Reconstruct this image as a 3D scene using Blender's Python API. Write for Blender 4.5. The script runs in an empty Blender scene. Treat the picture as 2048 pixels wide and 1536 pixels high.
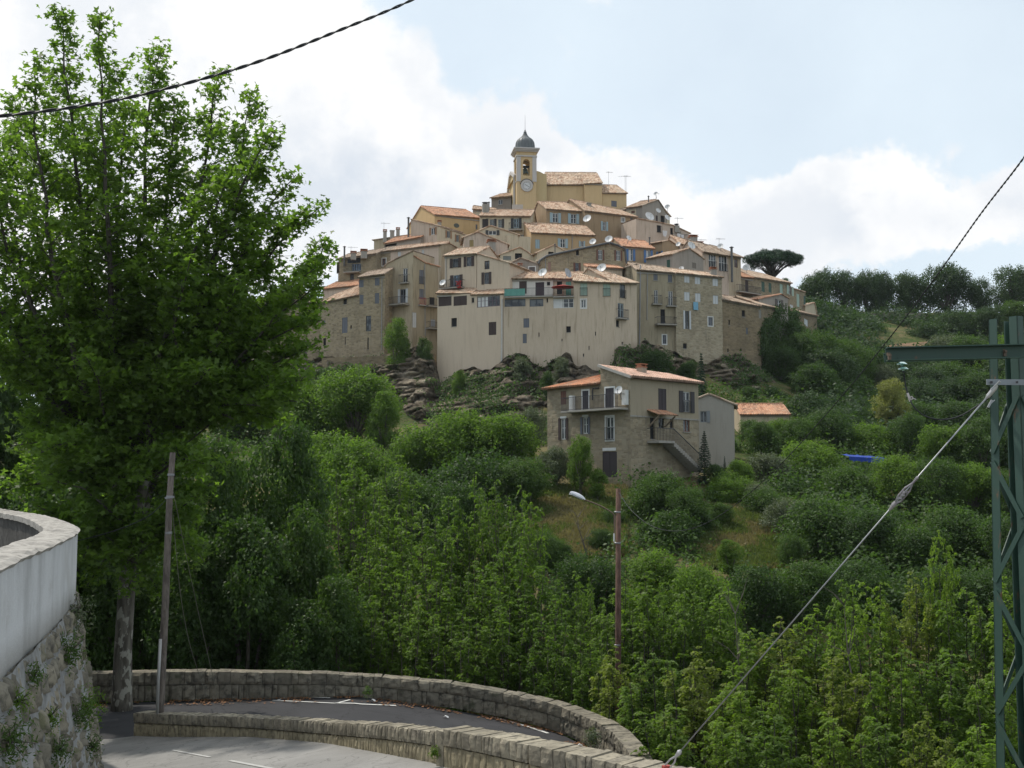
import bpy, math, random
import numpy as np
from mathutils import Vector, Matrix, noise
R = math.radians
random.seed(7); rng = np.random.default_rng(7)
SC = bpy.context.scene
COL = SC.collection
# ------------------------------------------------------------------ camera
F = 2275.0; PITCH = math.atan(192 / F)
cam_d = bpy.data.cameras.new('camera'); cam = bpy.data.objects.new('camera', cam_d); COL.objects.link(cam)
cam_d.sensor_width = 36; cam_d.lens = 36 * F / 2048; cam_d.clip_start = 0.1; cam_d.clip_end = 20000
cam.location = (0, 0, 0); cam.rotation_euler = (R(90) + PITCH, 0, 0); SC.camera = cam
SC.view_settings.view_transform = 'Standard'; SC.view_settings.look = 'None'
SC.view_settings.exposure = 0.08; SC.view_settings.gamma = 1.0
SC.cycles.max_bounces = 4; SC.cycles.diffuse_bounces = 3; SC.cycles.transmission_bounces = 3; SC.cycles.transparent_max_bounces = 4
# ------------------------------------------------------------------ sun and sky
SUN_EL, SUN_ROT = R(56), R(-52)           # rotation clockwise from +Y: the sun stands behind the village, to the left
sun_d = bpy.data.lights.new('sun', 'SUN'); sun_d.energy = 3.4; sun_d.angle = R(1.0); sun_d.color = (1.0, 0.94, 0.84)
sun = bpy.data.objects.new('sun', sun_d); COL.objects.link(sun)
sdir = Vector((math.sin(SUN_ROT) * math.cos(SUN_EL), math.cos(SUN_ROT) * math.cos(SUN_EL), math.sin(SUN_EL)))
sun.rotation_euler = sdir.to_track_quat('Z', 'Y').to_euler()
W = bpy.data.worlds.new('World'); SC.world = W; W.use_nodes = True
nt = W.node_tree; nt.nodes.clear()
class NG:                                  # small node helper
    def __init__(s, tree): s.t = tree
    def n(s, typ, **kw):
        nd = s.t.nodes.new(typ)
        for k, v in kw.items(): setattr(nd, k, v)
        return nd
    def put(s, sock, val):
        if val is None: return
        if hasattr(val, 'is_output'): s.t.links.new(val, sock)
        elif isinstance(val, (tuple, list)) and len(val) == 3 and sock.type == 'RGBA': sock.default_value = (*val, 1)
        else: sock.default_value = val
    def m(s, op, a, b=None, c=None, clamp=False):
        nd = s.n('ShaderNodeMath', operation=op, use_clamp=clamp)
        for i, v in enumerate((a, b, c)): s.put(nd.inputs[i], v)
        return nd.outputs[0]
    def mix(s, f, a, b, blend='MIX'):
        nd = s.n('ShaderNodeMix', data_type='RGBA', blend_type=blend)
        s.put(nd.inputs[0], f); s.put(nd.inputs[6], a); s.put(nd.inputs[7], b); return nd.outputs[2]
    def noise(s, vec, scale, detail=4, rough=.55, dist=0):
        nd = s.n('ShaderNodeTexNoise'); s.put(nd.inputs['Vector'], vec); nd.inputs['Scale'].default_value = scale
        nd.inputs['Detail'].default_value = detail; nd.inputs['Roughness'].default_value = rough; nd.inputs['Distortion'].default_value = dist
        return nd.outputs['Fac']
    def ramp(s, fac, stops):
        nd = s.n('ShaderNodeValToRGB'); el = nd.color_ramp.elements
        while len(el) < len(stops): el.new(.5)
        for e, (p, c) in zip(el, stops): e.position = p; e.color = (*c, 1) if len(c) == 3 else c
        s.put(nd.inputs[0], fac); return nd.outputs[0]
    def sstep(s, v, a, b):
        nd = s.n('ShaderNodeMapRange', interpolation_type='SMOOTHSTEP')
        s.put(nd.inputs[0], v); nd.inputs[1].default_value = a; nd.inputs[2].default_value = b; return nd.outputs[0]
    def mapv(s, vec, scale=(1, 1, 1), loc=(0, 0, 0)):
        nd = s.n('ShaderNodeMapping'); s.put(nd.inputs[0], vec); nd.inputs['Scale'].default_value = scale; nd.inputs['Location'].default_value = loc
        return nd.outputs[0]
g = NG(nt)
sky = g.n('ShaderNodeTexSky', sky_type='NISHITA'); sky.sun_disc = False; sky.sun_elevation = SUN_EL; sky.sun_rotation = SUN_ROT % (2 * math.pi)
sky.altitude = 300; sky.air_density = 1.0; sky.dust_density = 2.2; sky.ozone_density = 1.0
tc = g.n('ShaderNodeTexCoord').outputs['Generated']
sep = g.n('ShaderNodeSeparateXYZ'); g.put(sep.inputs[0], tc)
az = g.m('ARCTAN2', sep.outputs[0], sep.outputs[1]); el_ = g.m('ARCSINE', sep.outputs[2])
warp = g.noise(tc, 9.0, 6, .62); warp2 = g.noise(g.mapv(tc, loc=(5, 3, 1)), 9.0, 6, .62)
azw = g.m('ADD', az, g.m('MULTIPLY', g.m('SUBTRACT', warp, .5), .16)); elw = g.m('ADD', el_, g.m('MULTIPLY', g.m('SUBTRACT', warp2, .5), .13))
# cumulus banks: direction (in px of azimuth / elevation seen from the road), radii, weight
CL = [(250, 250, 430, 420, 1.2), (820, 300, 250, 160, 1.0), (560, 60, 240, 130, .8), (1010, 330, 130, 120, 1.0), (980, 480, 260, 130, .7), (1270, 400, 80, 100, .9),
      (1300, 520, 160, 80, 1.), (1480, 430, 120, 80, .9), (1700, 400, 150, 105, 1.1), (1900, 480, 250, 90, 1.), (1560, 520, 330, 85, .9), (1120, 310, 70, 80, .5),
      (1830, 180, 70, 50, .35), (1250, 10, 200, 30, .2), (1800, 0, 250, 40, .25), (620, 420, 200, 160, .5), (-500, 300, 500, 500, 1.), (2600, 300, 420, 330, 1.)]
acc = None
for (u, v, ru, rv, w) in CL:
    dx = g.m('DIVIDE', g.m('SUBTRACT', azw, (u - 1024) / F), ru / F); dy = g.m('DIVIDE', g.m('SUBTRACT', elw, (960 - v) / F), rv / F)
    r2 = g.m('ADD', g.m('MULTIPLY', dx, dx), g.m('MULTIPLY', dy, dy))
    b = g.m('MULTIPLY', g.m('EXPONENT', g.m('MULTIPLY', r2, -1.1)), w)
    acc = b if acc is None else g.m('ADD', acc, b)
n_a = g.noise(tc, 5.0, 9, .6)
n_b = g.noise(g.mapv(tc, (1, 1, 1.6), (7, 1, 3)), 2.6, 6, .55)
dens = g.m('ADD', g.m('MULTIPLY', acc, .8), g.m('ADD', g.m('MULTIPLY', g.m('SUBTRACT', n_a, .5), 1.5), g.m('MULTIPLY', g.m('SUBTRACT', n_b, .5), .9)))
hi = g.m('MULTIPLY', g.sstep(el_, .5, 1.0), .5)
dens = g.m('ADD', dens, hi)
cov = g.sstep(dens, .28, .54)
gb = lambda u, v, ru, rv: g.m('EXPONENT', g.m('MULTIPLY', g.m('ADD', g.m('POWER', g.m('ABSOLUTE', g.m('DIVIDE', g.m('SUBTRACT', azw, (u - 1024) / F), ru / F)), 2), g.m('POWER', g.m('ABSOLUTE', g.m('DIVIDE', g.m('SUBTRACT', elw, (960 - v) / F), rv / F)), 2)), -1))
sh = g.m('ADD', g.m('MULTIPLY', g.sstep(g.noise(g.mapv(tc, loc=(2.3, .7, 4.1)), 7.5, 8, .62), .40, .60), .62), g.m('ADD', g.m('MULTIPLY', gb(720, 440, 190, 110), .7), g.m('MULTIPLY', gb(1850, 480, 150, 60), .35)), clamp=True)
low = g.sstep(dens, .5, 1.3)
cl_col = g.mix(g.m('MULTIPLY', sh, g.m('ADD', .60, g.m('MULTIPLY', low, .3))), (10.0, 10.0, 10.0), (6.6, 7.25, 8.1))
thin = g.m('ADD', .58, g.m('MULTIPLY', g.noise(tc, 3.0, 7, .6), .45))
blue = g.mix(thin, g.mix(1.0, sky.outputs[0], (1.0, 1.0, 1.0), 'MULTIPLY'), (8.3, 9.4, 10.2))
col = g.mix(cov, blue, cl_col)
bg = g.n('ShaderNodeBackground'); g.put(bg.inputs[0], col); bg.inputs[1].default_value = 0.1
out = g.n('ShaderNodeOutputWorld'); nt.links.new(bg.outputs[0], out.inputs[0])

# ------------------------------------------------------------------ picture <-> place
ca, sa = math.cos(PITCH), math.sin(PITCH)
def ray(u, v):
    x = (u - 1024) / F; t = (768 - v) / F
    return Vector((x, ca - t * sa, sa + t * ca))
def P(u, v, D):
    r = ray(u, v); return r * (D / r.y)
# ------------------------------------------------------------------ things
def tag(o, label=None, cat=None, group=None, kind=None):
    if label: o['label'] = label
    if cat: o['category'] = cat
    if group: o['group'] = group
    if kind: o['kind'] = kind
    return o
def thing(name, label, cat, loc, group=None):
    o = bpy.data.objects.new(name, None); COL.objects.link(o); o.location = loc; o.empty_display_size = .5
    return tag(o, label, cat, group)
def root_loc(o):
    while o.parent: o = o.parent
    return Vector(o.location) if o.type == 'EMPTY' else Vector((0, 0, 0))
class MB:
    def __init__(s): s.v = []; s.f = []; s.uv = []
    def face(s, pts, uvs=None):
        i = len(s.v); s.v += [tuple(p) for p in pts]; s.f.append(tuple(range(i, i + len(pts))))
        if uvs is None:
            p0 = Vector(pts[0]); e = Vector(pts[1]) - p0
            if e.length < 1e-6: e = Vector((1, 0, 0))
            e.normalize(); nn = e.cross(Vector(pts[-1]) - p0)
            nn = nn.normalized() if nn.length > 1e-9 else Vector((0, 0, 1)); e2 = nn.cross(e)
            uvs = [((Vector(p) - p0).dot(e) + p0.x + p0.y, (Vector(p) - p0).dot(e2) + p0.z) for p in pts]
        s.uv += uvs
    def hexa(s, c):   # 8 corners: bottom 4 ccw, top 4
        for q in ((3, 2, 1, 0), (4, 5, 6, 7), (0, 1, 5, 4), (1, 2, 6, 5), (2, 3, 7, 6), (3, 0, 4, 7)): s.face([c[i] for i in q])
    def box(s, c, sx, sy, sz, rz=0):
        ct, st = math.cos(rz), math.sin(rz); q = []
        for z in (-.5, .5):
            for (x, y) in ((-.5, -.5), (.5, -.5), (.5, .5), (-.5, .5)):
                X, Y = x * sx, y * sy; q.append(Vector((c[0] + X * ct - Y * st, c[1] + X * st + Y * ct, c[2] + z * sz)))
        s.hexa(q)
    def bar(s, a, b, w, h=None, up=(0, 0, 1)):
        a, b = Vector(a), Vector(b); h = h or w; d = (b - a)
        if d.length < 1e-6: return
        d.normalize(); upv = Vector(up)
        if abs(d.dot(upv)) > .98: upv = Vector((0, 1, 0))
        x = d.cross(upv).normalized(); y = x.cross(d)
        c = []
        for p in (a, b):
            for (i, j) in ((-.5, -.5), (.5, -.5), (.5, .5), (-.5, .5)): c.append(p + x * (i * w) + y * (j * h))
        s.hexa(c)
    def tube(s, pts, rad, n=6, cap=True):
        pts = [Vector(p) for p in pts]; k = len(pts)
        rads = [rad] * k if not hasattr(rad, '__len__') else rad
        base = len(s.v); pr = None
        for i, p in enumerate(pts):
            d = (pts[min(i + 1, k - 1)] - pts[max(i - 1, 0)])
            d = d.normalized() if d.length > 1e-9 else Vector((0, 0, 1))
            if pr is None:
                a = Vector((1, 0, 0)) if abs(d.x) < .8 else Vector((0, 1, 0)); pr = (a - d * a.dot(d)).normalized()
            else:
                pr = (pr - d * pr.dot(d)); pr = pr.normalized() if pr.length > 1e-6 else Vector((1, 0, 0))
            q = d.cross(pr)
            for j in range(n):
                t = 2 * math.pi * j / n; s.v.append(tuple(p + (pr * math.cos(t) + q * math.sin(t)) * rads[i]))
        L = 0
        for i in range(k - 1):
            L2 = L + (pts[i + 1] - pts[i]).length
            for j in range(n):
                j2 = (j + 1) % n
                s.f.append((base + i * n + j, base + i * n + j2, base + (i + 1) * n + j2, base + (i + 1) * n + j))
                c = 2 * math.pi * rads[i]; s.uv += [(c * j / n, L), (c * (j + 1) / n, L), (c * (j + 1) / n, L2), (c * j / n, L2)]
            L = L2
        if cap:
            for b0, rev in ((base, True), (base + (k - 1) * n, False)):
                idx = list(range(b0, b0 + n)); idx = idx[::-1] if rev else idx
                s.f.append(tuple(idx)); s.uv += [(0, 0)] * n
    def lathe(s, c, prof, n=24):
        c = Vector(c)
        for (r0, z0), (r1, z1) in zip(prof, prof[1:]):
            for j in range(n):
                a, b = 2 * math.pi * j / n, 2 * math.pi * (j + 1) / n
                q = [c + Vector((r0 * math.cos(a), r0 * math.sin(a), z0)), c + Vector((r0 * math.cos(b), r0 * math.sin(b), z0)),
                     c + Vector((r1 * math.cos(b), r1 * math.sin(b), z1)), c + Vector((r1 * math.cos(a), r1 * math.sin(a), z1))]
                if r1 < 1e-5: q = q[:3]
                elif r0 < 1e-5: q = [q[0], q[2], q[3]]
                s.face(q)
    def weld(s, nd=4):
        key = {}; mp = []; nv = []
        for p in s.v:
            k = (round(p[0], nd), round(p[1], nd), round(p[2], nd)); i = key.get(k)
            if i is None: i = key[k] = len(nv); nv.append(p)
            mp.append(i)
        nf = []; nuv = []; c = 0; hasuv = len(s.uv) == sum(len(f) for f in s.f)
        for f in s.f:
            g_ = tuple(mp[i] for i in f)
            if len(set(g_)) == len(g_):
                nf.append(g_)
                if hasuv: nuv += s.uv[c:c + len(f)]
            c += len(f)
        s.v, s.f, s.uv = nv, nf, nuv
    def build(s, name, mat, parent=None, smooth=False, label=None, loc=None, weld=False):
        if smooth or weld: s.weld()
        me = bpy.data.meshes.new(name)
        if parent is not None: o0 = root_loc(parent)
        elif loc is not None: o0 = Vector(loc)
        else: o0 = Vector((0, 0, 0))
        me.from_pydata([(v[0] - o0.x, v[1] - o0.y, v[2] - o0.z) for v in s.v], [], s.f)
        if len(s.uv) == sum(len(f) for f in s.f):
            uvl = me.uv_layers.new(name='UVMap'); uvl.data.foreach_set('uv', np.array(s.uv, dtype=np.float32).ravel())
        if smooth: me.polygons.foreach_set('use_smooth', [True] * len(me.polygons))
        me.materials.append(mat); me.update()
        o = bpy.data.objects.new(name, me); COL.objects.link(o)
        if parent is not None: o.parent = parent
        elif loc is not None: o.location = loc
        if label: o['label'] = label
        return o
def np_mesh(name, V, Fc, mat, smooth=False):
    V = np.asarray(V, np.float32); Fc = np.asarray(Fc, np.int32); k = Fc.shape[1]
    me = bpy.data.meshes.new(name); me.vertices.add(len(V)); me.vertices.foreach_set('co', V.ravel())
    me.loops.add(Fc.size); me.loops.foreach_set('vertex_index', Fc.ravel())
    me.polygons.add(len(Fc)); me.polygons.foreach_set('loop_start', np.arange(0, Fc.size, k, dtype=np.int32))
    me.polygons.foreach_set('loop_total', np.full(len(Fc), k, np.int32))
    if smooth: me.polygons.foreach_set('use_smooth', np.ones(len(Fc), bool))
    me.materials.append(mat); me.update(calc_edges=True); me.validate(); return me
def obj(name, me, parent=None, loc=(0, 0, 0)):
    o = bpy.data.objects.new(name, me); COL.objects.link(o); o.parent = parent; o.location = loc; return o

# ------------------------------------------------------------------ materials
MATS = {}
def mat_new(name):
    m = bpy.data.materials.new(name); m.use_nodes = True; t = m.node_tree; t.nodes.clear(); q = NG(t)
    b = q.n('ShaderNodeBsdfPrincipled'); o = q.n('ShaderNodeOutputMaterial'); t.links.new(b.outputs[0], o.inputs[0])
    return m, q, b, o
def bump(q, b, h, strength=.4, dist=.02):
    nd = q.n('ShaderNodeBump'); nd.inputs['Strength'].default_value = strength; nd.inputs['Distance'].default_value = dist
    q.put(nd.inputs['Height'], h); q.put(b.inputs['Normal'], nd.outputs[0])
def hsv(q, c, k): return tuple(min(1, x * k) for x in c)
def simple(col, rough=.7, metal=0, spec=.3):
    key = ('s', col, rough, metal)
    if key in MATS: return MATS[key]
    m, q, b, o = mat_new('paint_%d' % len(MATS)); pos = q.n('ShaderNodeNewGeometry').outputs['Position']
    f = q.noise(pos, 3.1, 4); b.inputs['Roughness'].default_value = rough; b.inputs['Metallic'].default_value = metal
    b.inputs['Specular IOR Level'].default_value = spec
    q.put(b.inputs['Base Color'], q.mix(f, hsv(q, col, .8), hsv(q, col, 1.15))); MATS[key] = m; return m
def plaster(col, stain=(.45, .42, .38), amt=.5, grain=1.0):
    key = ('p', col, stain, amt)
    if key in MATS: return MATS[key]
    m, q, b, o = mat_new('plaster_%d' % len(MATS)); pos = q.n('ShaderNodeNewGeometry').outputs['Position']
    f1 = q.noise(q.mapv(pos, (1.2, 1.2, .35)), .6, 6, .65, .4); f2 = q.noise(pos, 4.5, 5, .7); f3 = q.noise(q.mapv(pos, (3, 3, .25)), 1.3, 5, .6)
    dark = tuple(c * s_ for c, s_ in zip(col, stain)); 
    c = q.mix(q.m('MULTIPLY', q.sstep(f1, .42, .72), amt), col, tuple(c_ * (.55 + .5 * s_) for c_, s_ in zip(col, stain)))
    c = q.mix(q.m('MULTIPLY', q.sstep(f3, .50, .74), amt * .9), c, dark)
    c = q.mix(q.m('MULTIPLY', f2, .35 * grain), c, hsv(q, col, .7))
    q.put(b.inputs['Base Color'], c); b.inputs['Roughness'].default_value = .93; b.inputs['Specular IOR Level'].default_value = .15
    bump(q, b, f2, .35, .03); MATS[key] = m; return m
def stone(col, col2, mortar, sc=1.0, sx=.42, sy=.22):
    key = ('st', col, col2, sc, sx)
    if key in MATS: return MATS[key]
    m, q, b, o = mat_new('masonry_%d' % len(MATS)); uv = q.n('ShaderNodeTexCoord').outputs['UV']; pos = q.n('ShaderNodeNewGeometry').outputs['Position']
    w = q.n('ShaderNodeTexNoise'); q.put(w.inputs['Vector'], uv); w.inputs['Scale'].default_value = 1.7; w.inputs['Detail'].default_value = 3
    wv = q.n('ShaderNodeVectorMath', operation='MULTIPLY_ADD'); q.put(wv.inputs[0], w.outputs['Color']); wv.inputs[1].default_value = (.22, .16, 0); q.put(wv.inputs[2], uv)
    vo = q.n('ShaderNodeTexVoronoi'); vo.distance = 'CHEBYCHEV'; q.put(vo.inputs['Vector'], q.mapv(wv.outputs[0], (sc / sx, sc / sy, 1))); vo.inputs['Scale'].default_value = 1; vo.inputs['Randomness'].default_value = .75
    wn = q.n('ShaderNodeTexWhiteNoise', noise_dimensions='3D'); q.put(wn.inputs['Vector'], vo.outputs['Position'])
    edge = q.sstep(vo.outputs['Distance'], .38, .52)
    c = q.mix(wn.outputs['Value'], col, col2)
    c = q.mix(edge, c, mortar)
    f1 = q.noise(pos, .35, 5, .6, .5); f3 = q.noise(q.mapv(pos, (2.5, 2.5, .3)), 1.1, 5, .65); f2 = q.noise(pos, 7, 4, .7)
    c = q.mix(q.m('MULTIPLY', q.sstep(f1, .42, .68), .45), c, tuple(a * .62 for a in col2))
    c = q.mix(q.m('MULTIPLY', q.sstep(f3, .55, .75), .5), c, (.09, .085, .07))
    c = q.mix(q.m('MULTIPLY', f2, .4), c, tuple(a * .6 for a in col))
    q.put(b.inputs['Base Color'], c); b.inputs['Roughness'].default_value = .95; b.inputs['Specular IOR Level'].default_value = .15
    bump(q, b, q.m('SUBTRACT', q.m('MULTIPLY', f2, .5), edge), .6, .05); MATS[key] = m; return m
def tiles(c1, c2, c3, key=None):
    key = ('t', c1, c2, c3)
    if key in MATS: return MATS[key]
    m, q, b, o = mat_new('roof_tiles_%d' % len(MATS)); uv = q.n('ShaderNodeTexCoord').outputs['UV']; pos = q.n('ShaderNodeNewGeometry').outputs['Position']
    fl = q.n('ShaderNodeVectorMath', operation='FLOOR'); q.put(fl.inputs[0], q.mapv(uv, (1 / .24, 1 / .38, 1)))
    wn = q.n('ShaderNodeTexWhiteNoise', noise_dimensions='3D'); q.put(wn.inputs['Vector'], fl.outputs[0])
    c = q.ramp(wn.outputs['Value'], [(0, c1), (.45, c2), (.8, c3), (1.0, tuple(x * .55 for x in c1))])
    big = q.noise(pos, .8, 5, .65); c = q.mix(q.m('MULTIPLY', q.sstep(big, .4, .7), .55), c, (.17, .14, .11))
    c = q.mix(q.m('MULTIPLY', q.sstep(q.noise(pos, 3.3, 4), .55, .7), .4), c, (.5, .42, .33))
    su = q.n('ShaderNodeSeparateXYZ'); q.put(su.inputs[0], uv)
    gro = q.m('ABSOLUTE', q.m('SUBTRACT', q.m('FRACT', q.m('DIVIDE', su.outputs[1], .38)), .5))
    c = q.mix(q.m('MULTIPLY', q.sstep(gro, .42, .5), .6), c, (.06, .045, .035))
    q.put(b.inputs['Base Color'], c); b.inputs['Roughness'].default_value = .9; b.inputs['Specular IOR Level'].default_value = .2; MATS[key] = m; return m
def shutter_mat(col):
    key = ('sh', col)
    if key in MATS: return MATS[key]
    m, q, b, o = mat_new('shutter_%d' % len(MATS)); pos = q.n('ShaderNodeNewGeometry').outputs['Position']
    su = q.n('ShaderNodeSeparateXYZ'); q.put(su.inputs[0], pos); s_ = q.m('FRACT', q.m('DIVIDE', su.outputs[2], .09))
    c = q.mix(q.m('MULTIPLY', q.sstep(s_, .55, .9), .35), col, hsv(q, col, .45)); c = q.mix(q.noise(pos, 2.0, 4), c, hsv(q, col, .8))
    q.put(b.inputs['Base Color'], c); b.inputs['Roughness'].default_value = .75; MATS[key] = m; return m
def glass_mat():
    if 'gl' in MATS: return MATS['gl']
    m, q, b, o = mat_new('window_glass'); pos = q.n('ShaderNodeNewGeometry').outputs['Position']
    q.put(b.inputs['Base Color'], q.mix(q.sstep(q.noise(pos, .9, 3), .45, .62), (.018, .022, .028), (.12, .13, .14)))
    b.inputs['Roughness'].default_value = .12; b.inputs['Specular IOR Level'].default_value = .5; MATS['gl'] = m; return m
def leaf_mat(name, col, col2, trans=.45, rough=.55, spec=.25):
    m, q, b, o = mat_new(name); ge = q.n('ShaderNodeNewGeometry'); oi = q.n('ShaderNodeObjectInfo')
    f = q.m('ADD', q.m('MULTIPLY', ge.outputs['Random Per Island'], .65), q.m('MULTIPLY', oi.outputs['Random'], .35))
    c = q.mix(f, col, col2); c = q.mix(q.m('MULTIPLY', q.sstep(q.noise(ge.outputs['Position'], .7, 3), .35, .65), .35), c, tuple(x * .6 for x in col))
    q.put(b.inputs['Base Color'], c); b.inputs['Roughness'].default_value = rough; b.inputs['Specular IOR Level'].default_value = spec
    tr = q.n('ShaderNodeBsdfTranslucent'); q.put(tr.inputs[0], q.mix(1.0, c, (1.6, 1.8, .8), 'MULTIPLY'))
    mx = q.n('ShaderNodeMixShader'); mx.inputs[0].default_value = trans
    q.t.links.new(b.outputs[0], mx.inputs[1]); q.t.links.new(tr.outputs[0], mx.inputs[2]); q.t.links.new(mx.outputs[0], o.inputs[0]); return m
def bark_mat(name, c1, c2, sc=3.0, patch=None):
    m, q, b, o = mat_new(name); pos = q.n('ShaderNodeNewGeometry').outputs['Position']
    f = q.noise(q.mapv(pos, (2, 2, .5)), sc, 6, .65, .3); c = q.mix(q.sstep(f, .38, .62), c1, c2)
    if patch: c = q.mix(q.sstep(q.noise(q.mapv(pos, (1, 1, .55)), 5.5, 3, .5), .53, .58), c, patch)
    q.put(b.inputs['Base Color'], c); b.inputs['Roughness'].default_value = .95; bump(q, b, f, .6, .03); return m
# ------------------------------------------------------------------ terrain
GP = [(u, v, d) for (u, v, d) in [
 (-900, 1500, 45), (-400, 1560, 45), (100, 1560, 42), (400, 1560, 42), (700, 1580, 42), (1000, 1590, 42), (1300, 1640, 40), (1700, 1700, 36), (2200, 1700, 32), (2700, 1700, 30),
 (300, 1520, 50), (700, 1500, 52), (1100, 1480, 52), (1500, 1480, 50), (2000, 1500, 48), (2500, 1450, 50),
 (200, 1300, 62), (700, 1230, 66), (1050, 1150, 66), (1400, 1180, 64), (1800, 1220, 62), (2300, 1200, 62),
 (1150, 1100, 70), (1150, 1035, 76), (1160, 985, 82), (1480, 1140, 69), (1480, 1050, 77), (1480, 1000, 83), (1080, 975, 82),
 (1095, 955, 89), (1265, 966, 83), (1399, 950, 89), (1470, 938, 97), (1300, 925, 100), (1700, 980, 92), (1900, 1010, 92), (2200, 1010, 92), (2600, 990, 92),
 (1550, 885, 112), (1750, 890, 114), (1950, 885, 120), (2300, 870, 125), (700, 960, 90), (500, 960, 88), (200, 950, 85), (-200, 950, 85), (-700, 950, 85),
 (600, 880, 105), (850, 905, 104), (1000, 900, 104), (1250, 885, 106), (400, 870, 108), (0, 880, 110), (-500, 900, 115),
 (620, 770, 134), (760, 800, 128), (500, 760, 134), (300, 800, 150), (870, 862, 119), (1000, 860, 117), (1120, 852, 116), (1240, 840, 116), (1400, 820, 119), (1530, 800, 127),
 (880, 780, 137), (1000, 750, 134), (1228, 720, 132), (1290, 700, 138), (1440, 710, 140), (1530, 735, 145), (640, 720, 150), (760, 715, 146),
 (1600, 800, 150), (1700, 795, 158), (1900, 810, 150), (2100, 800, 150), (1820, 712, 174), (1820, 672, 184), (1820, 655, 197), (2000, 660, 200), (2200, 655, 200), (1620, 650, 178), (1700, 640, 200),
 (1050, 600, 160), (900, 640, 155), (1200, 600, 160), (1400, 620, 162), (1520, 650, 165), (700, 660, 165), (500, 720, 160),
 (1050, 510, 178), (1200, 510, 178), (900, 560, 170), (1350, 560, 172), (1050, 480, 186), (1180, 480, 186),
 (1500, 590, 190), (1560, 610, 195), (1640, 622, 205), (1750, 625, 215), (1900, 625, 215), (2050, 625, 215), (2300, 620, 220), (2800, 640, 220),
 (1750, 640, 240), (2100, 640, 240), (1400, 600, 225), (1000, 560, 215), (700, 680, 205), (400, 790, 200), (100, 830, 200), (-400, 850, 200),
 (1500, 760, 320), (600, 820, 320), (2200, 740, 320), (0, 860, 300)]]
_g = np.array([tuple(P(*p)) for p in GP] + [(-40, 0, -10), (-15, 5, -9), (0, 0, -9), (12, 0, -11), (30, 0, -13), (60, 0, -15), (-60, 20, -12), (-12, 38, -10), (-25, 36, -10),
   (-200, 300, 0), (200, 300, 22), (-300, 100, -8), (300, 100, 0), (-150, 150, 3), (220, 180, 20)], float)
_xy, _z = _g[:, :2], _g[:, 2]
_n = len(_g); _d = np.linalg.norm(_xy[:, None] - _xy[None], axis=2)
_A = np.zeros((_n + 3, _n + 3)); _A[:_n, :_n] = _d - np.eye(_n) * 1.5; _A[:_n, _n] = 1; _A[:_n, n_ := _n + 1] = _xy[:, 0]; _A[:_n, _n + 2] = _xy[:, 1]
_A[_n:, :_n] = _A[:_n, _n:].T
_w = np.linalg.solve(_A, np.concatenate([_z, np.zeros(3)]))
def gz_np(X, Y):
    X = np.atleast_1d(np.asarray(X, float)); Y = np.atleast_1d(np.asarray(Y, float))
    out = np.zeros(X.shape); fx = X.ravel(); fy = Y.ravel(); res = np.zeros(fx.shape)
    for i in range(0, len(fx), 20000):
        x, y = fx[i:i + 20000], fy[i:i + 20000]
        dd = np.hypot(x[:, None] - _xy[None, :, 0], y[:, None] - _xy[None, :, 1])
        res[i:i + 20000] = dd @ _w[:_n] + _w[_n] + _w[_n + 1] * x + _w[_n + 2] * y
    out = res.reshape(X.shape)
    r = np.hypot(X, Y - 120); far = np.clip((r - 230) / 500, 0, 1); far = far * far * (3 - 2 * far)
    out = out * (1 - far) + far * (-35 - (r - 400) * .01)
    # under the roads and the terrace the sheet stays low
    near = np.clip((36 - Y) / 4, 0, 1); return np.where(near > 0, np.minimum(out, out * (1 - near) + near * -9.5), out)
def gz(x, y): return float(gz_np(x, y)[0])
def axis(a, b, step, far, k=1.25):
    c = list(np.arange(a, b + .01, step)); s = step
    while c[-1] < far: s *= k; c.append(c[-1] + s)
    s = step
    while c[0] > -far: s *= k; c.insert(0, c[0] - s)
    return np.array(c)
gx = axis(-70, 130, 1.6, 5000); gy = axis(-6, 245, 1.6, 5000)
GX, GY = np.meshgrid(gx, gy); GZ = gz_np(GX, GY)
nz = np.array([[noise.noise(Vector((x * .22, y * .22, 0))) * .35 + noise.noise(Vector((x * .9, y * .9, 3))) * .12 for x in gx] for y in gy])
GZ = GZ + nz * (GY > 40)
V = np.stack([GX, GY, GZ], -1).reshape(-1, 3); nx_, ny_ = len(gx), len(gy)
ii = (np.arange(ny_ - 1)[:, None] * nx_ + np.arange(nx_ - 1)[None]).ravel()
m, q, b, o_ = mat_new('hillside_grass'); pos = q.n('ShaderNodeNewGeometry').outputs['Position']
n1 = q.noise(pos, .16, 6, .65, .4); n2 = q.noise(pos, 1.6, 6, .7); n3 = q.noise(pos, .5, 4)
c = q.mix(q.sstep(q.m('ADD', n1, q.m('MULTIPLY', n2, .35)), .56, .78), (.045, .075, .02), (.145, .12, .06))
c = q.mix(q.sstep(n2, .5, .75), c, (.09, .11, .035)); c = q.mix(q.m('MULTIPLY', q.sstep(n3, .5, .7), .5), c, (.03, .05, .015))
q.put(b.inputs['Base Color'], c); b.inputs['Roughness'].default_value = 1; b.inputs['Specular IOR Level'].default_value = .1; bump(q, b, n2, .9, .25)
GRASS = m
ground = obj('ground', np_mesh('ground', V, np.stack([ii, ii + 1, ii + nx_ + 1, ii + nx_], 1), m, True)); tag(ground, kind='structure')

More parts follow.
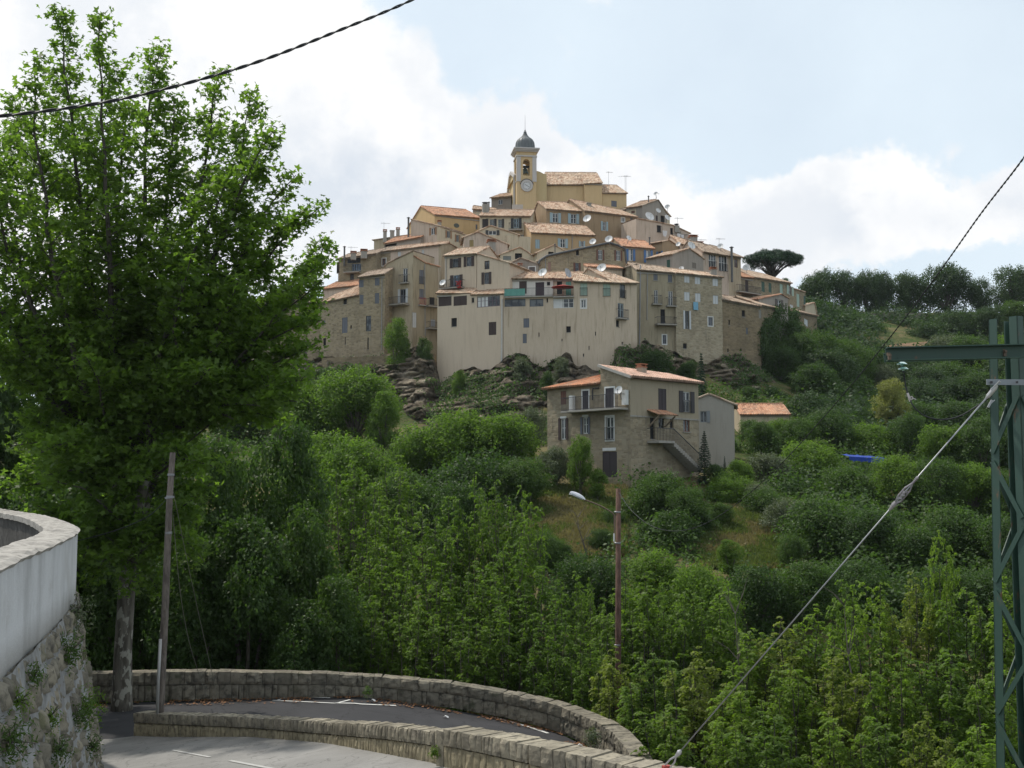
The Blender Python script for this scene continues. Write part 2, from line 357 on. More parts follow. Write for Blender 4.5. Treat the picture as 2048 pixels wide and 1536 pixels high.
# ------------------------------------------------------------------ roads
def zn(x, y): return max(-3.92 + .1457 * x - .0485 * y, -7.1)
def zl(x): return -7.1 if x < -5 else (-8.0 if x > 2 else -7.1 - .9 * (x + 5) / 7)
NW = []   # low wall between the two roads: (x, y, z_base, z_top)
for (u, D, vb, vt) in [(268, 31.8, 1461, 1421), (330, 30.6, 1464, 1424.5), (500, 28.3, 1473, 1430), (650, 25.6, 1487.5, 1438.5), (780, 22.9, 1502, 1446), (888, 21.0, 1518, 1458)]:
    a_, b_ = P(u, vb, D), P(u, vt, D); NW.append((a_.x, a_.y, a_.z, b_.z - .05))
NW2 = [];
for (u, D, vb, vt) in [(889, 20.8, 1521, 1456.5), (970, 19.7, 1538, 1471), (1058, 18.6, 1562, 1487)]:
    a_, b_ = P(u, vb, D), P(u, vt, D); NW2.append((a_.x, a_.y, a_.z, b_.z))
NW3 = []
for (u, D, vb, vt) in [(1060, 18.4, 1564, 1488.5), (1150, 17.6, 1584, 1506), (1249, 16.9, 1606, 1526)]:
    a_, b_ = P(u, vb, D), P(u, vt, D); NW3.append((a_.x, a_.y, a_.z, b_.z))
NW4 = []
for (u, D, vb, vt) in [(1250, 16.8, 1608, 1527.5), (1420, 15.6, 1660, 1565), (1700, 14.0, 1750, 1640)]:
    a_, b_ = P(u, vb, D), P(u, vt, D); NW4.append((a_.x, a_.y, a_.z, b_.z))
FW = []
for (u, D, vb, h) in [(-420, 36.2, 1402, .74), (-100, 36.4, 1400, .75), (60, 36.7, 1398, .78), (180, 37.0, 1395, .84), (420, 37.6, 1391, .86), (650, 38.0, 1389, .76), (760, 38.2, 1394, .74), (906, 38.0, 1407, .72), (1012, 37.5, 1427, .73), (1090, 36.9, 1446, .75), (1126, 36.4, 1458, .76), (1170, 35.2, 1479, .78), (1200, 33.9, 1496, .8), (1228, 32.4, 1518, .82), (1258, 29.8, 1560, .84), (1290, 26, 1640, .85), (1330, 22, 1750, .85)]:
    p = P(u, vb, D); FW.append((p.x, p.y, p.z, p.z + h * .9))
def resample(pts, n):
    a = np.array(pts, float); d = np.r_[0, np.cumsum(np.linalg.norm(np.diff(a[:, :2], axis=0), axis=1))]; t = np.linspace(0, d[-1], n)
    return np.stack([np.interp(t, d, a[:, i]) for i in range(a.shape[1])], 1)
def asphalt(name, col, dirt=.35):
    m, q, b, o = mat_new(name); pos = q.n('ShaderNodeNewGeometry').outputs['Position']
    f = q.noise(pos, 38, 4, .7); f2 = q.noise(pos, .5, 6, .65, .6); f3 = q.noise(q.mapv(pos, (.5, 1.6, 1)), 1.1, 5, .6)
    c = q.mix(f, hsv(q, col, .65), hsv(q, col, 1.35)); c = q.mix(q.m('MULTIPLY', q.sstep(f2, .42, .68), dirt), c, hsv(q, col, 1.7)); c = q.mix(q.m('MULTIPLY', q.sstep(f3, .5, .7), dirt), c, hsv(q, col, .6))
    vo = q.n('ShaderNodeTexVoronoi', feature='DISTANCE_TO_EDGE'); vo.inputs['Scale'].default_value = .7
    wv = q.n('ShaderNodeVectorMath', operation='ADD'); nz = q.n('ShaderNodeTexNoise'); nz.inputs['Scale'].default_value = 2.5; q.put(nz.inputs['Vector'], pos); q.put(wv.inputs[0], pos); q.put(wv.inputs[1], nz.outputs['Color']); q.put(vo.inputs['Vector'], wv.outputs[0])
    c = q.mix(q.m('MULTIPLY', q.m('SUBTRACT', 1, q.sstep(vo.outputs['Distance'], .004, .02)), .5), c, hsv(q, col, .4))
    q.put(b.inputs['Base Color'], c); b.inputs['Roughness'].default_value = .9; b.inputs['Specular IOR Level'].default_value = .15; bump(q, b, f, .3, .01); return m
def strip(name, A, B, zf, mat, nA=60, nB=8, kind='structure'):
    A = resample(A, nA); B = resample(B, nA); mb = MB()
    pts = [[Vector((A[i, 0] * (1 - t) + B[i, 0] * t, A[i, 1] * (1 - t) + B[i, 1] * t, 0)) for t in np.linspace(0, 1, nB)] for i in range(nA)]
    for r_ in pts:
        for p in r_: p.z = zf(p.x, p.y)
    for i in range(nA - 1):
        for j in range(nB - 1):
            mb.face([pts[i][j], pts[i + 1][j], pts[i + 1][j + 1], pts[i][j + 1]])
    o = mb.build(name, mat, smooth=True); tag(o, kind=kind); return o
nwall = [p[:2] for p in NW + NW2 + NW3 + NW4]
RET = [(-4.1, 5.0), (-4.85, 10.6), (-5.4, 12.5), (-6.08, 15.1), (-6.76, 17.5), (-7.24, 19.1), (-7.84, 20.7), (-8.78, 22.7), (-9.95, 25.1), (-11.3, 27.7), (-14.0, 32.0), (-17, 37)]
A_ = [(-11.8, 31.9)] + nwall; B_ = [(-22, 31.5), (-14.5, 29), (-10, 23.2), (-8, 19.4), (-6.6, 15), (-5.4, 10.6), (-4.2, 4), (-3, -2)]
strip('upper_road', [(-26, 32)] + A_ + [(8, 4)], [(-26, 27)] + B_ , zn, asphalt('asphalt_pale', (.22, .217, .21), .28), 70, 12)
Lf = [(p[0], p[1]) for p in FW]
LWALL = [(-30, 28.5), (-16, 31.6), (-11.6, 31.95)] + [(p[0] + .4, p[1] + .35) for p in NW[0:]] + [(p[0] + .4, p[1] + .3) for p in NW2 + NW3 + NW4]
def resA(pts, n): return pts
lower_mat = asphalt('asphalt_dark_tree_shaded', (.042, .042, .045), .3)  # dark asphalt; the tree shade over the lower road is put into its colour
strip('lower_road', [(x, y - .02) for x, y in Lf], LWALL, lambda x, y: zl(x) - .004, lower_mat, 80, 14)
# painted lines
white = simple((.62, .62, .6), .8)
def ribbon(name, pts, w, zoff, mat, label=None, kind='structure'):
    a = resample(pts, 24); mb = MB(); L = []; 
    for i in range(len(a)):
        d = a[min(i + 1, len(a) - 1)] - a[max(i - 1, 0)]; nrm = np.array([-d[1], d[0]]) / max(np.hypot(d[0], d[1]), 1e-6)
        L.append((a[i, :2] + nrm * w / 2, a[i, :2] - nrm * w / 2))
    for i in range(len(L) - 1):
        q = [L[i][0], L[i][1], L[i + 1][1], L[i + 1][0]]; mb.face([(p[0], p[1], zoff(p[0], p[1])) for p in q])
    o = mb.build(name, mat); tag(o, kind=kind); return o
def on_low(u, v, z=None):
    D = 36
    for _ in range(30):
        p = P(u, v, D); zz = zl(p.x); D *= (zz / p.z)
    return (P(u, v, D).x, P(u, v, D).y)
def on_up(u, v):
    D = 28
    for _ in range(60):
        p = P(u, v, D); D *= 1 + .6 * (zn(p.x, p.y) / p.z - 1)
    return (P(u, v, D).x, P(u, v, D).y)
lo = lambda x, y: zl(x) + .012
ribbon('edge_line', [on_low(u, v) for u, v in ((985, 1434), (1030, 1446), (1060, 1455), (1096, 1467))], .13, lo, white)
ribbon('edge_line', [on_low(u, v) for u, v in ((675, 1406.5), (720, 1408.5), (792, 1411.5))], .10, lo, white)
ribbon('edge_line', [on_low(u, v) for u, v in ((150, 1402), (205, 1398), (270, 1397.5), (362, 1399))], .10, lo, white)
ribbon('parking_line', [on_low(u, v) for u, v in ((555, 1401), (575, 1394), (660, 1396))], .08, lo, white)
ribbon('parking_line', [on_low(u, v) for u, v in ((545, 1401), (610, 1404), (672, 1407), (700, 1400))], .08, lo, white)
up = lambda x, y: zn(x, y) + .012
pale = simple((.4, .4, .39), .9)
ribbon('centre_line', [on_up(u, v) for u, v in ((345, 1501), (420, 1515))], .07, up, pale)
ribbon('centre_line', [on_up(u, v) for u, v in ((460, 1522), (560, 1541))], .09, up, pale)
# verge of dry leaves along the far wall (uncountable)
lm = simple((.17, .085, .04), .9)
N = 2600; V = []; Fc = []
fw = resample(FW, 400)
for i in range(N):
    k = random.randrange(5, 330); p = fw[k]; dd = random.random() ** 2.2 * (.9 if k < 200 else .5); 
    t = fw[k + 1] - fw[k]; nn = np.array([t[1], -t[0]]) / np.hypot(t[0], t[1]); x, y = p[0] + nn[0] * (dd + .05), p[1] + nn[1] * (dd + .05)
    if noise.noise(Vector((x * .9, y * .9, 0))) < -.12: continue
    z = zl(x) + .02; s = random.uniform(.03, .06); a = random.random() * 6.28; b0 = len(V)
    for j in range(4): V.append((x + s * math.cos(a + j * 1.57), y + s * math.sin(a + j * 1.57), z + random.uniform(0, .03)))
    Fc.append((b0, b0 + 1, b0 + 2, b0 + 3))
o = obj('dry_leaves', np_mesh('dry_leaves', V, Fc, lm)); tag(o, 'scattered brown dry leaves along the foot of the far stone wall', 'dry leaves', kind='stuff')

# ------------------------------------------------------------------ stone walls built stone by stone
def rough_block(mb, o, t, n, up, L, T, H, seed, amp, nn=4, gap=.007):
    """block spanning 0..L along t, 0..T along n (outward from front face = -n), 0..H up, with a bulging rough front"""
    r3 = random.Random(seed)
    def fr(s, h):
        bul = (math.sin(math.pi * min(max(s / L, 0), 1)) * math.sin(math.pi * min(max(h / H, 0), 1))) ** .4
        return amp * (.55 * bul + .75 * noise.noise(Vector((s * 6 + seed * 3.1, h * 6, seed * 1.7))))
    g_ = [[None] * (nn + 1) for _ in range(nn + 1)]
    for i in range(nn + 1):
        for j in range(nn + 1):
            s, h = L * i / nn, H * j / nn; e = gap if i in (0, nn) else 0
            s2 = s + (e if i == 0 else -e if i == nn else 0); h2 = h + (.01 if j == 0 else (-.012 + .02 * noise.noise(Vector((s * 5 + seed, 1, 1))) if j == nn else 0))
            g_[i][j] = o + t * s2 + up * h2 - n * fr(s, h)
    for i in range(nn):
        for j in range(nn): mb.face([g_[i][j], g_[i + 1][j], g_[i + 1][j + 1], g_[i][j + 1]])
    bt = [o + t * (L * i / nn) + n * T + up * (H + .012 * noise.noise(Vector((i, seed, 5)))) for i in range(nn + 1)]
    for i in range(nn): mb.face([g_[i][nn], g_[i + 1][nn], bt[i + 1], bt[i]])
    mb.face([g_[0][j] for j in range(nn, -1, -1)] + [o + n * T, o + n * T + up * H]); mb.face([g_[nn][j] for j in range(nn + 1)] + [o + t * L + n * T + up * H, o + t * L + n * T])
    mb.face([o + n * T + t * L, o + n * T, o + n * T + up * H, o + n * T + up * H + t * L])
def stone_wall(name, pts, T, sw, split, mat, label, amp=.035, deep=0, seed=1, cat='wall', jit=.5):
    """pts rows (x, y, z_base, z_top); two courses; T thickness to the far side"""
    a = np.array(pts); d = np.r_[0, np.cumsum(np.linalg.norm(np.diff(a[:, :2], axis=0), axis=1))]; L = d[-1]
    def at(s): return Vector([np.interp(s, d, a[:, 0]), np.interp(s, d, a[:, 1]), 0]), np.interp(s, d, a[:, 2]), np.interp(s, d, a[:, 3])
    mid = at(L / 2)[0]; root = thing(name, label, cat, (mid.x, mid.y, at(L / 2)[1])); rr = random.Random(seed)
    for course in (0, 1):
        mb = MB(); s = 0
        while s < L - .01:
            w = min(sw[course] * rr.uniform(1 - jit, 1 + jit), L - s)
            if L - s - w < sw[course] * .35: w = L - s
            p0, b0, t0 = at(s); p1, b1, t1 = at(s + w); tt = (p1 - p0); LL = tt.length
            if LL < 1e-3: break
            tt.normalize(); nn_ = Vector((-tt.y, tt.x, 0))
            h0, h1 = (t0 - b0), (t1 - b1); zb = (b0 + b1) / 2; zt = (t0 + t1) / 2; zs = zb + (zt - zb) * split
            slope = Vector((tt.x, tt.y, ((b1 - b0) if course == 0 else (t1 - t0)) / LL))
            if course == 0: o = Vector((p0.x, p0.y, b0 - .15)); H = (t0 - b0) * split + .15
            else: o = Vector((p0.x, p0.y, b0 + (t0 - b0) * split)) - nn_ * .03; H = (t0 - b0) * (1 - split) + rr.uniform(-.012, .02)
            rough_block(mb, o, slope, nn_, Vector((0, 0, 1)), LL, T + (.06 if course else 0), H, rr.random() * 100, amp * rr.uniform(.5, 1.4)); s += w
        mb.build('lower_course' if course == 0 else 'coping_course', mat if not isinstance(mat, tuple) else mat[course], root, weld=True)
    if deep:
        mb = MB(); rs = resample(pts, 30)
        for i in range(29):
            p, p2 = Vector(rs[i][:3]), Vector(rs[i + 1][:3]); tt = (p2 - p).normalized(); nn_ = Vector((-tt.y, tt.x, 0))
            q = [p + nn_ * .06, p2 + nn_ * .06, p2 + nn_ * (T - .03), p + nn_ * (T - .03)]
            mb.hexa([Vector((c.x, c.y, -9.6)) for c in q] + [Vector((c.x, c.y, c.z - .02)) for c in q])
        mb.build('footing', MORT, root)
    return root
def rockmat(name, c1, c2, c3, sc=2.0, moss=None):
    m, q, b, o = mat_new(name); ge = q.n('ShaderNodeNewGeometry'); pos = ge.outputs['Position']
    f = q.noise(pos, sc * 3, 7, .7); f2 = q.noise(pos, sc * .5, 4, .6)
    c = q.mix(ge.outputs['Random Per Island'], c1, c2); c = q.mix(q.sstep(f, .42, .68), c, c3); c = q.mix(q.m('MULTIPLY', q.sstep(f2, .45, .65), .6), c, tuple(x * .5 for x in c1))
    if moss: c = q.mix(q.m('MULTIPLY', q.sstep(q.noise(pos, sc * 1.3, 4), .58, .7), .6), c, moss)
    q.put(b.inputs['Base Color'], c); b.inputs['Roughness'].default_value = .97; b.inputs['Specular IOR Level'].default_value = .12; bump(q, b, f, .8, .03); return m
MORT = rockmat('wall_core', (.16, .15, .13), (.2, .18, .15), (.1, .095, .085))
R_LOW = rockmat('yellowish_stone', (.46, .40, .27), (.34, .30, .21), (.2, .175, .13), 2)
R_CAP = rockmat('weathered_stone', (.36, .325, .25), (.26, .235, .19), (.13, .12, .1), 2)
R_FAR = rockmat('dark_weathered_stone', (.25, .225, .175), (.17, .155, .125), (.075, .07, .06), 1.6, (.04, .05, .025))
stone_wall('low_stone_wall', NW, .30, (.13, .14), .44, (R_LOW, R_CAP), 'longest section of the low rubble wall, running back beside the leaning wooden pole', .03, 1, 3)
stone_wall('low_stone_wall', NW2, .42, (.17, .19), .46, (R_LOW, R_CAP), 'short section of the low rubble wall between the two steps in its top', .035, 1, 4)
stone_wall('low_stone_wall', NW3, .42, (.19, .2), .46, (R_LOW, R_CAP), 'low rubble wall section above the hidden end of the curved far parapet', .035, 1, 5)
stone_wall('low_stone_wall', NW4, .42, (.2, .22), .46, (R_LOW, R_CAP), 'nearest low rubble wall section where the steel guy wire comes down', .035, 1, 6)
mb = MB(); p = P(888, 1490, 20.9); mb.box((p.x + .05, p.y + .12, -4.87), .22, .32, .74, -.9); 
bt = mb.build('wall_buttress', R_CAP, bpy.data.objects['low_stone_wall'])
stone_wall('curved_stone_parapet', FW, .45, (.34, .4), .47, R_FAR, 'long dark stone parapet curving round the lower road in front of the woods', .075, 0, 7, jit=.6)
# far side of the parapet: drop to the slope
# ------------------------------------------------------------------ white-faced retaining wall
rt = thing('retaining_wall', 'curved retaining wall with whitewashed parapet band above rough stone at the left', 'wall', (-7, 17, -7))
TOP, WB = -.85, -2.02
def chaikin(p, k=3):
    for _ in range(k):
        q = [p[0]]
        for a, b in zip(p, p[1:]): q += [(a[0] * .75 + b[0] * .25, a[1] * .75 + b[1] * .25), (a[0] * .25 + b[0] * .75, a[1] * .25 + b[1] * .75)]
        p = q + [p[-1]]
    return p
RP = resample(chaikin([(-3.0, 1.0)] + RET), 120)
def ret_frame(i):
    d = RP[min(i + 1, 119)] - RP[max(i - 1, 0)]; d = d / np.hypot(*d); return Vector((RP[i][0], RP[i][1], 0)), Vector((d[0], d[1], 0)), Vector((d[1], -d[0], 0))
m, q, b, o_ = mat_new('whitewash_render'); pos = q.n('ShaderNodeNewGeometry').outputs['Position']
f = q.noise(q.mapv(pos, (1, 1, .3)), 1.1, 6, .65); f2 = q.noise(pos, 14, 5, .7); f3 = q.noise(pos, 1.1, 5, .6)
c = q.mix(q.sstep(f, .4, .7), (.56, .57, .585), (.36, .365, .37)); c = q.mix(q.m('MULTIPLY', f2, .35), c, (.33, .33, .33)); c = q.mix(q.m('MULTIPLY', q.sstep(f3, .55, .72), .4), c, (.33, .32, .3))
su = q.n('ShaderNodeSeparateXYZ'); q.put(su.inputs[0], pos)
q.put(b.inputs['Base Color'], c); b.inputs['Roughness'].default_value = .95; bump(q, b, f2, .5, .02); WHITE_R = m
mb = MB(); INN = MB()
for i in range(119):
    (a, t0, n0), (c_, t1, n1) = ret_frame(i), ret_frame(i + 1)
    zs = [WB + .0, WB + .4, WB + .8, TOP - .035]
    for z0, z1 in zip(zs, zs[1:]): mb.face([a + Vector((0, 0, z0)), c_ + Vector((0, 0, z0)), c_ + Vector((0, 0, z1)), a + Vector((0, 0, z1))])
    INN.face([c_ - n1 * .5 + Vector((0, 0, -2.2)), a - n0 * .5 + Vector((0, 0, -2.2)), a - n0 * .5 + Vector((0, 0, TOP - .04)), c_ - n1 * .5 + Vector((0, 0, TOP - .04))])
    mb.face([a + Vector((0, 0, WB)), a - n0 * .3 + Vector((0, 0, WB)), c_ - n1 * .3 + Vector((0, 0, WB)), c_ + Vector((0, 0, WB))])
mb.build('white_band', WHITE_R, rt, smooth=True); INN.build('inner_face', rockmat('inner_wall_stone', (.11, .105, .1), (.08, .077, .072), (.05, .048, .045)), rt)
# coping: rough stones set on edge
COPM = rockmat('pale_coping_stone', (.44, .42, .39), (.34, .325, .3), (.2, .19, .175), 2.5)
mb = MB(); NC = 119
rows = []
for i in range(0, 120):
    a, t, n0 = ret_frame(i); r_ = []
    for j in range(9):
        o2 = (-.56 + .6 * j / 8); zz = TOP + .012 + .022 * noise.noise(Vector((i * .9, j * 1.3, 0))) + .018 * noise.noise(Vector((a.x * 9, a.y * 9, j)))
        if j in (0, 8): zz -= .03
        r_.append(a + n0 * (o2 + .015 * noise.noise(Vector((i * .7, j, 7)))) + Vector((0, 0, zz)))
    r_ = [r_[0] + Vector((0, 0, -.12))] + r_ + [r_[-1] + Vector((0, 0, -.045)) - n0 * .035]; rows.append(r_)
for i in range(119):
    for j in range(len(rows[0]) - 1): mb.face([rows[i][j], rows[i][j + 1], rows[i + 1][j + 1], rows[i + 1][j]])
mb.build('coping', COPM, rt, weld=True)
# battered rubble base with wide pale joints
mb = MB(); MJ = MB()
BAT = .16
def ret_pt(s, z, out):   # s along path in metres
    d = ret_d; x = np.interp(s, d, RP[:, 0]); y = np.interp(s, d, RP[:, 1]); x2 = np.interp(s + .05, d, RP[:, 0]); y2 = np.interp(s + .05, d, RP[:, 1])
    t = Vector((x2 - x, y2 - y, 0)); t = t.normalized() if t.length > 1e-6 else Vector((0, 1, 0)); n0 = Vector((t.y, -t.x, 0)); off = (WB - z) * BAT + out
    return Vector((x, y, z)) + n0 * off
ret_d = np.r_[0, np.cumsum(np.linalg.norm(np.diff(RP, axis=0), axis=1))]; LR = ret_d[-1] - .1
zc = WB + .04; k = 0; rr = random.Random(5)
while zc > -8.2:
    H = rr.uniform(.24, .38); s = rr.uniform(0, .3)
    while s < LR - .5:
        w = rr.uniform(.2, .6); sd = rr.random() * 99; n_ = 5; pr = rr.uniform(.05, .14); tilt = rr.uniform(-.05, .05)
        G = [[None] * (n_ + 1) for _ in range(n_ + 1)]
        for i in range(n_ + 1):
            for j in range(n_ + 1):
                a, c_ = i / n_, j / n_; e = min(a, 1 - a, c_, 1 - c_) * 2
                rx = (a - .5) * (1 - .10 * abs(c_ - .5) * 2); bul = min(1, e * 3.2) ** .6
                G[i][j] = ret_pt(s + w * (.5 + rx * 1.06), zc - H * (c_ * 1.0) + tilt * (a - .5) - .04 * rr.random() * (e > .1), -.05 + pr * bul + .07 * noise.noise(Vector((s + a * 3, zc + c_ * 3, sd))) * bul)
        for i in range(n_):
            for j in range(n_): mb.face([G[i][j], G[i][j + 1], G[i + 1][j + 1], G[i + 1][j]])
        s += w + rr.uniform(.0, .05)
    zc -= H + rr.uniform(.0, .04)
nz_ = 34
for i in range(160):
    for j in range(nz_):
        s0, s1 = LR * i / 160, LR * (i + 1) / 160; z0, z1 = WB - 6.4 * j / nz_, WB - 6.4 * (j + 1) / nz_
        f = lambda s, z: ret_pt(s, z, .02 + .035 * noise.noise(Vector((s * 2.2, z * 2.2, 9))))
        MJ.face([f(s0, z0), f(s0, z1), f(s1, z1), f(s1, z0)])
mb.build('rubble_stones', rockmat('rubble_stone', (.27, .245, .19), (.16, .15, .125), (.07, .067, .058), 1.6, (.07, .08, .03)), rt, smooth=True)
MJ.build('mortar', rockmat('pale_mortar', (.30, .305, .31), (.25, .255, .25), (.17, .17, .165), 2), rt, smooth=True)
# terrace behind it (seen only as a dark hollow)
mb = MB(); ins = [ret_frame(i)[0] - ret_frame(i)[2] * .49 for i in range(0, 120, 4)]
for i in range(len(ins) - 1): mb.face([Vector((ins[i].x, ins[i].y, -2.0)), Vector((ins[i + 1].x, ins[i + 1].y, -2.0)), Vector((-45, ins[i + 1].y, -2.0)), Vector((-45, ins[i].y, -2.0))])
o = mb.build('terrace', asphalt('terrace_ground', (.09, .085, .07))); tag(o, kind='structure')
mb = MB(); mb.face([(-3, -14, -1.7), (9, -14, -1.7), (9, 2.2, -1.7), (-3, 2.2, -1.7)]); o = mb.build('path', lower_mat); tag(o, kind='structure')

# ------------------------------------------------------------------ the cliff under the village
TOPL = [(560, 728), (640, 716), (700, 716), (760, 712), (815, 700), (845, 690), (868, 716), (880, 770), (905, 752), (925, 738), (945, 733), (965, 742), (985, 738), (1003, 722), (1020, 708), (1050, 705), (1065, 726), (1085, 736), (1110, 715), (1140, 706), (1150, 728),
        (1200, 740), (1228, 728), (1236, 690), (1275, 692), (1290, 684), (1310, 688), (1340, 700), (1380, 718), (1410, 728), (1440, 715), (1470, 708), (1500, 722), (1528, 742), (1560, 770), (1600, 790)]
TD = [(560, 139), (700, 138), (760, 138), (845, 135.5), (870, 133), (1000, 129), (1140, 127.3), (1228, 126.5), (1290, 129.5), (1350, 131.5), (1440, 133.5), (1530, 137), (1600, 140)]
tu, tv = np.array(TOPL).T; du, dd_ = np.array(TD).T
NU, NVV = 420, 90; V = np.zeros((NVV, NU, 3))
for i in range(NU):
    u = 560 + 1040 * i / (NU - 1); vt = np.interp(u, tu, tv); Dt = np.interp(u, du, dd_)
    for j in range(NVV):
        h = j / (NVV - 1)       # 0 top, 1 bottom
        p = P(u, vt, Dt); zt = p.z; zb = P(u, 885, 112).z; z = zt + (zb - zt) * h
        x0 = p.x
        strata = noise.noise(Vector((x0 * .05, z * .9 + x0 * -.12, 0))) * 1.5 + abs(noise.noise(Vector((x0 * .16, z * 1.7 - x0 * .2, 3)))) * 1.5
        big = noise.noise(Vector((x0 * .14, z * .1, 7))) * 3.0 + noise.noise(Vector((x0 * .5, z * .35, 2))) * 1.2
        vd = noise.voronoi(Vector((x0 * .55, z * 1.1 - x0 * .12, 2)))[0]; crk = min(1, (vd[1] - vd[0]) * 4)
        fine = noise.noise(Vector((x0 * 1.6, z * 2.2, 4))) * .45 + noise.noise(Vector((x0 * 4, z * 5, 4))) * .22 + (crk - .6) * .9
        y = Dt - 15 * h ** 1.3 - min(1, h * 6) * (big + strata + .6) - fine
        V[j, i] = (x0 + .8 * noise.noise(Vector((z * .3, x0 * .3, 9))) * min(1, h * 5), y, z + .45 * noise.noise(Vector((x0 * .9, 3, z * .3))) * (1 if h < .1 else 0))
back = V[0].copy(); back[:, 1] += 9; back[:, 2] += .1; VV = np.concatenate([back[None], V]); NR = NVV + 1
ii = (np.arange(NR - 1)[:, None] * NU + np.arange(NU - 1)[None]).ravel()
m, q, b, o_ = mat_new('cliff_rock'); pos = q.n('ShaderNodeNewGeometry').outputs['Position']; rm = q.mapv(pos, (.35, .35, 1.6))
f = q.noise(rm, .9, 8, .7, .6); f2 = q.noise(pos, 2.2, 7, .75); f3 = q.noise(pos, .3, 5, .6); f4 = q.noise(q.mapv(pos, loc=(9, 2, 4)), .42, 6, .7)
c = q.ramp(f, [(.33, (.045, .04, .034)), (.46, (.15, .12, .085)), (.55, (.27, .225, .165)), (.66, (.43, .385, .30))])
c = q.mix(q.m('MULTIPLY', q.sstep(f3, .45, .62), .6), c, (.10, .085, .07)); c = q.mix(q.m('MULTIPLY', q.sstep(f2, .48, .62), .55), c, (.05, .042, .035))
c = q.mix(q.m('MULTIPLY', q.sstep(f4, .57, .63), .75), c, (.045, .06, .022))
q.put(b.inputs['Base Color'], c); b.inputs['Roughness'].default_value = 1; b.inputs['Specular IOR Level'].default_value = .1; bump(q, b, q.m('ADD', f, f2), 1.0, .4)
CLIFF = m
o = obj('cliff', np_mesh('cliff', VV.reshape(-1, 3), np.stack([ii, ii + NU, ii + NU + 1, ii + 1], 1), m, False)); tag(o, kind='structure')
CLV = V
# ------------------------------------------------------------------ houses
class Face:
    """a vertical wall plane: origin O, tangent t (left to right seen from outside), outward normal n"""
    def __init__(s, A, B):
        s.O = Vector((A.x, A.y, 0)); B2 = Vector((B.x, B.y, 0)); s.L = (B2 - s.O).length; s.t = (B2 - s.O).normalized(); s.n = Vector((s.t.y, -s.t.x, 0))
    def W(s, a, z, o=0): return s.O + s.t * a + s.n * o + Vector((0, 0, z))
    def hit(s, u, v, o=0):
        r = ray(u, v); k = (s.O + s.n * o).dot(s.n) / (r.dot(s.n)); p = r * k; return (p - s.O).dot(s.t), p.z
    def box(s, mb, a0, a1, z0, z1, o0, o1):
        mb.hexa([s.W(a0, z0, o1), s.W(a1, z0, o1), s.W(a1, z0, o0), s.W(a0, z0, o0), s.W(a0, z1, o1), s.W(a1, z1, o1), s.W(a1, z1, o0), s.W(a0, z1, o0)])
def wall_with_holes(mb, fc, prof, zb, holes, rev=.16):
    ss = sorted({round(x, 4) for x in [p[0] for p in prof] + [h[0] for h in holes] + [h[1] for h in holes]}); ss = [s for s in ss if prof[0][0] - 3e-4 <= s <= prof[-1][0] + 3e-4]
    px = [p[0] for p in prof]; pz = [p[1] for p in prof]
    for s0, s1 in zip(ss, ss[1:]):
        if s1 - s0 < 1e-4: continue
        t0, t1 = np.interp(s0 + 1e-5, px, pz), np.interp(s1 - 1e-5, px, pz); mz = min(t0, t1); sm = (s0 + s1) / 2
        hs = [h for h in holes if h[0] - 1e-4 <= sm <= h[1] + 1e-4]; zs = sorted({zb} | {h[2] for h in hs} | {h[3] for h in hs}); zs = [z for z in zs if zb <= z < mz - .02]
        for k, z0 in enumerate(zs):
            last = k == len(zs) - 1; z1 = None if last else zs[k + 1]; zm = (z0 + (mz if last else z1)) / 2
            if any(h[2] - 1e-4 <= zm <= h[3] + 1e-4 for h in hs): continue
            q = [(s0, z0), (s1, z0), (s1, t1 if last else z1), (s0, t0 if last else z1)]
            mb.face([fc.W(a, z) for a, z in q], [(a, z) for a, z in q])
    for (a0, a1, z0, z1) in holes:
        for q in (((a0, z0), (a0, z1)), ((a1, z1), (a1, z0)), ((a0, z1), (a1, z1)), ((a1, z0), (a0, z0))):
            (p0, p1) = q; mb.face([fc.W(*p0), fc.W(*p1), fc.W(*p1, -rev), fc.W(*p0, -rev)], [(p0[0], p0[1]), (p1[0], p1[1]), (p1[0] + .1, p1[1] + .1), (p0[0] + .1, p0[1] + .1)])
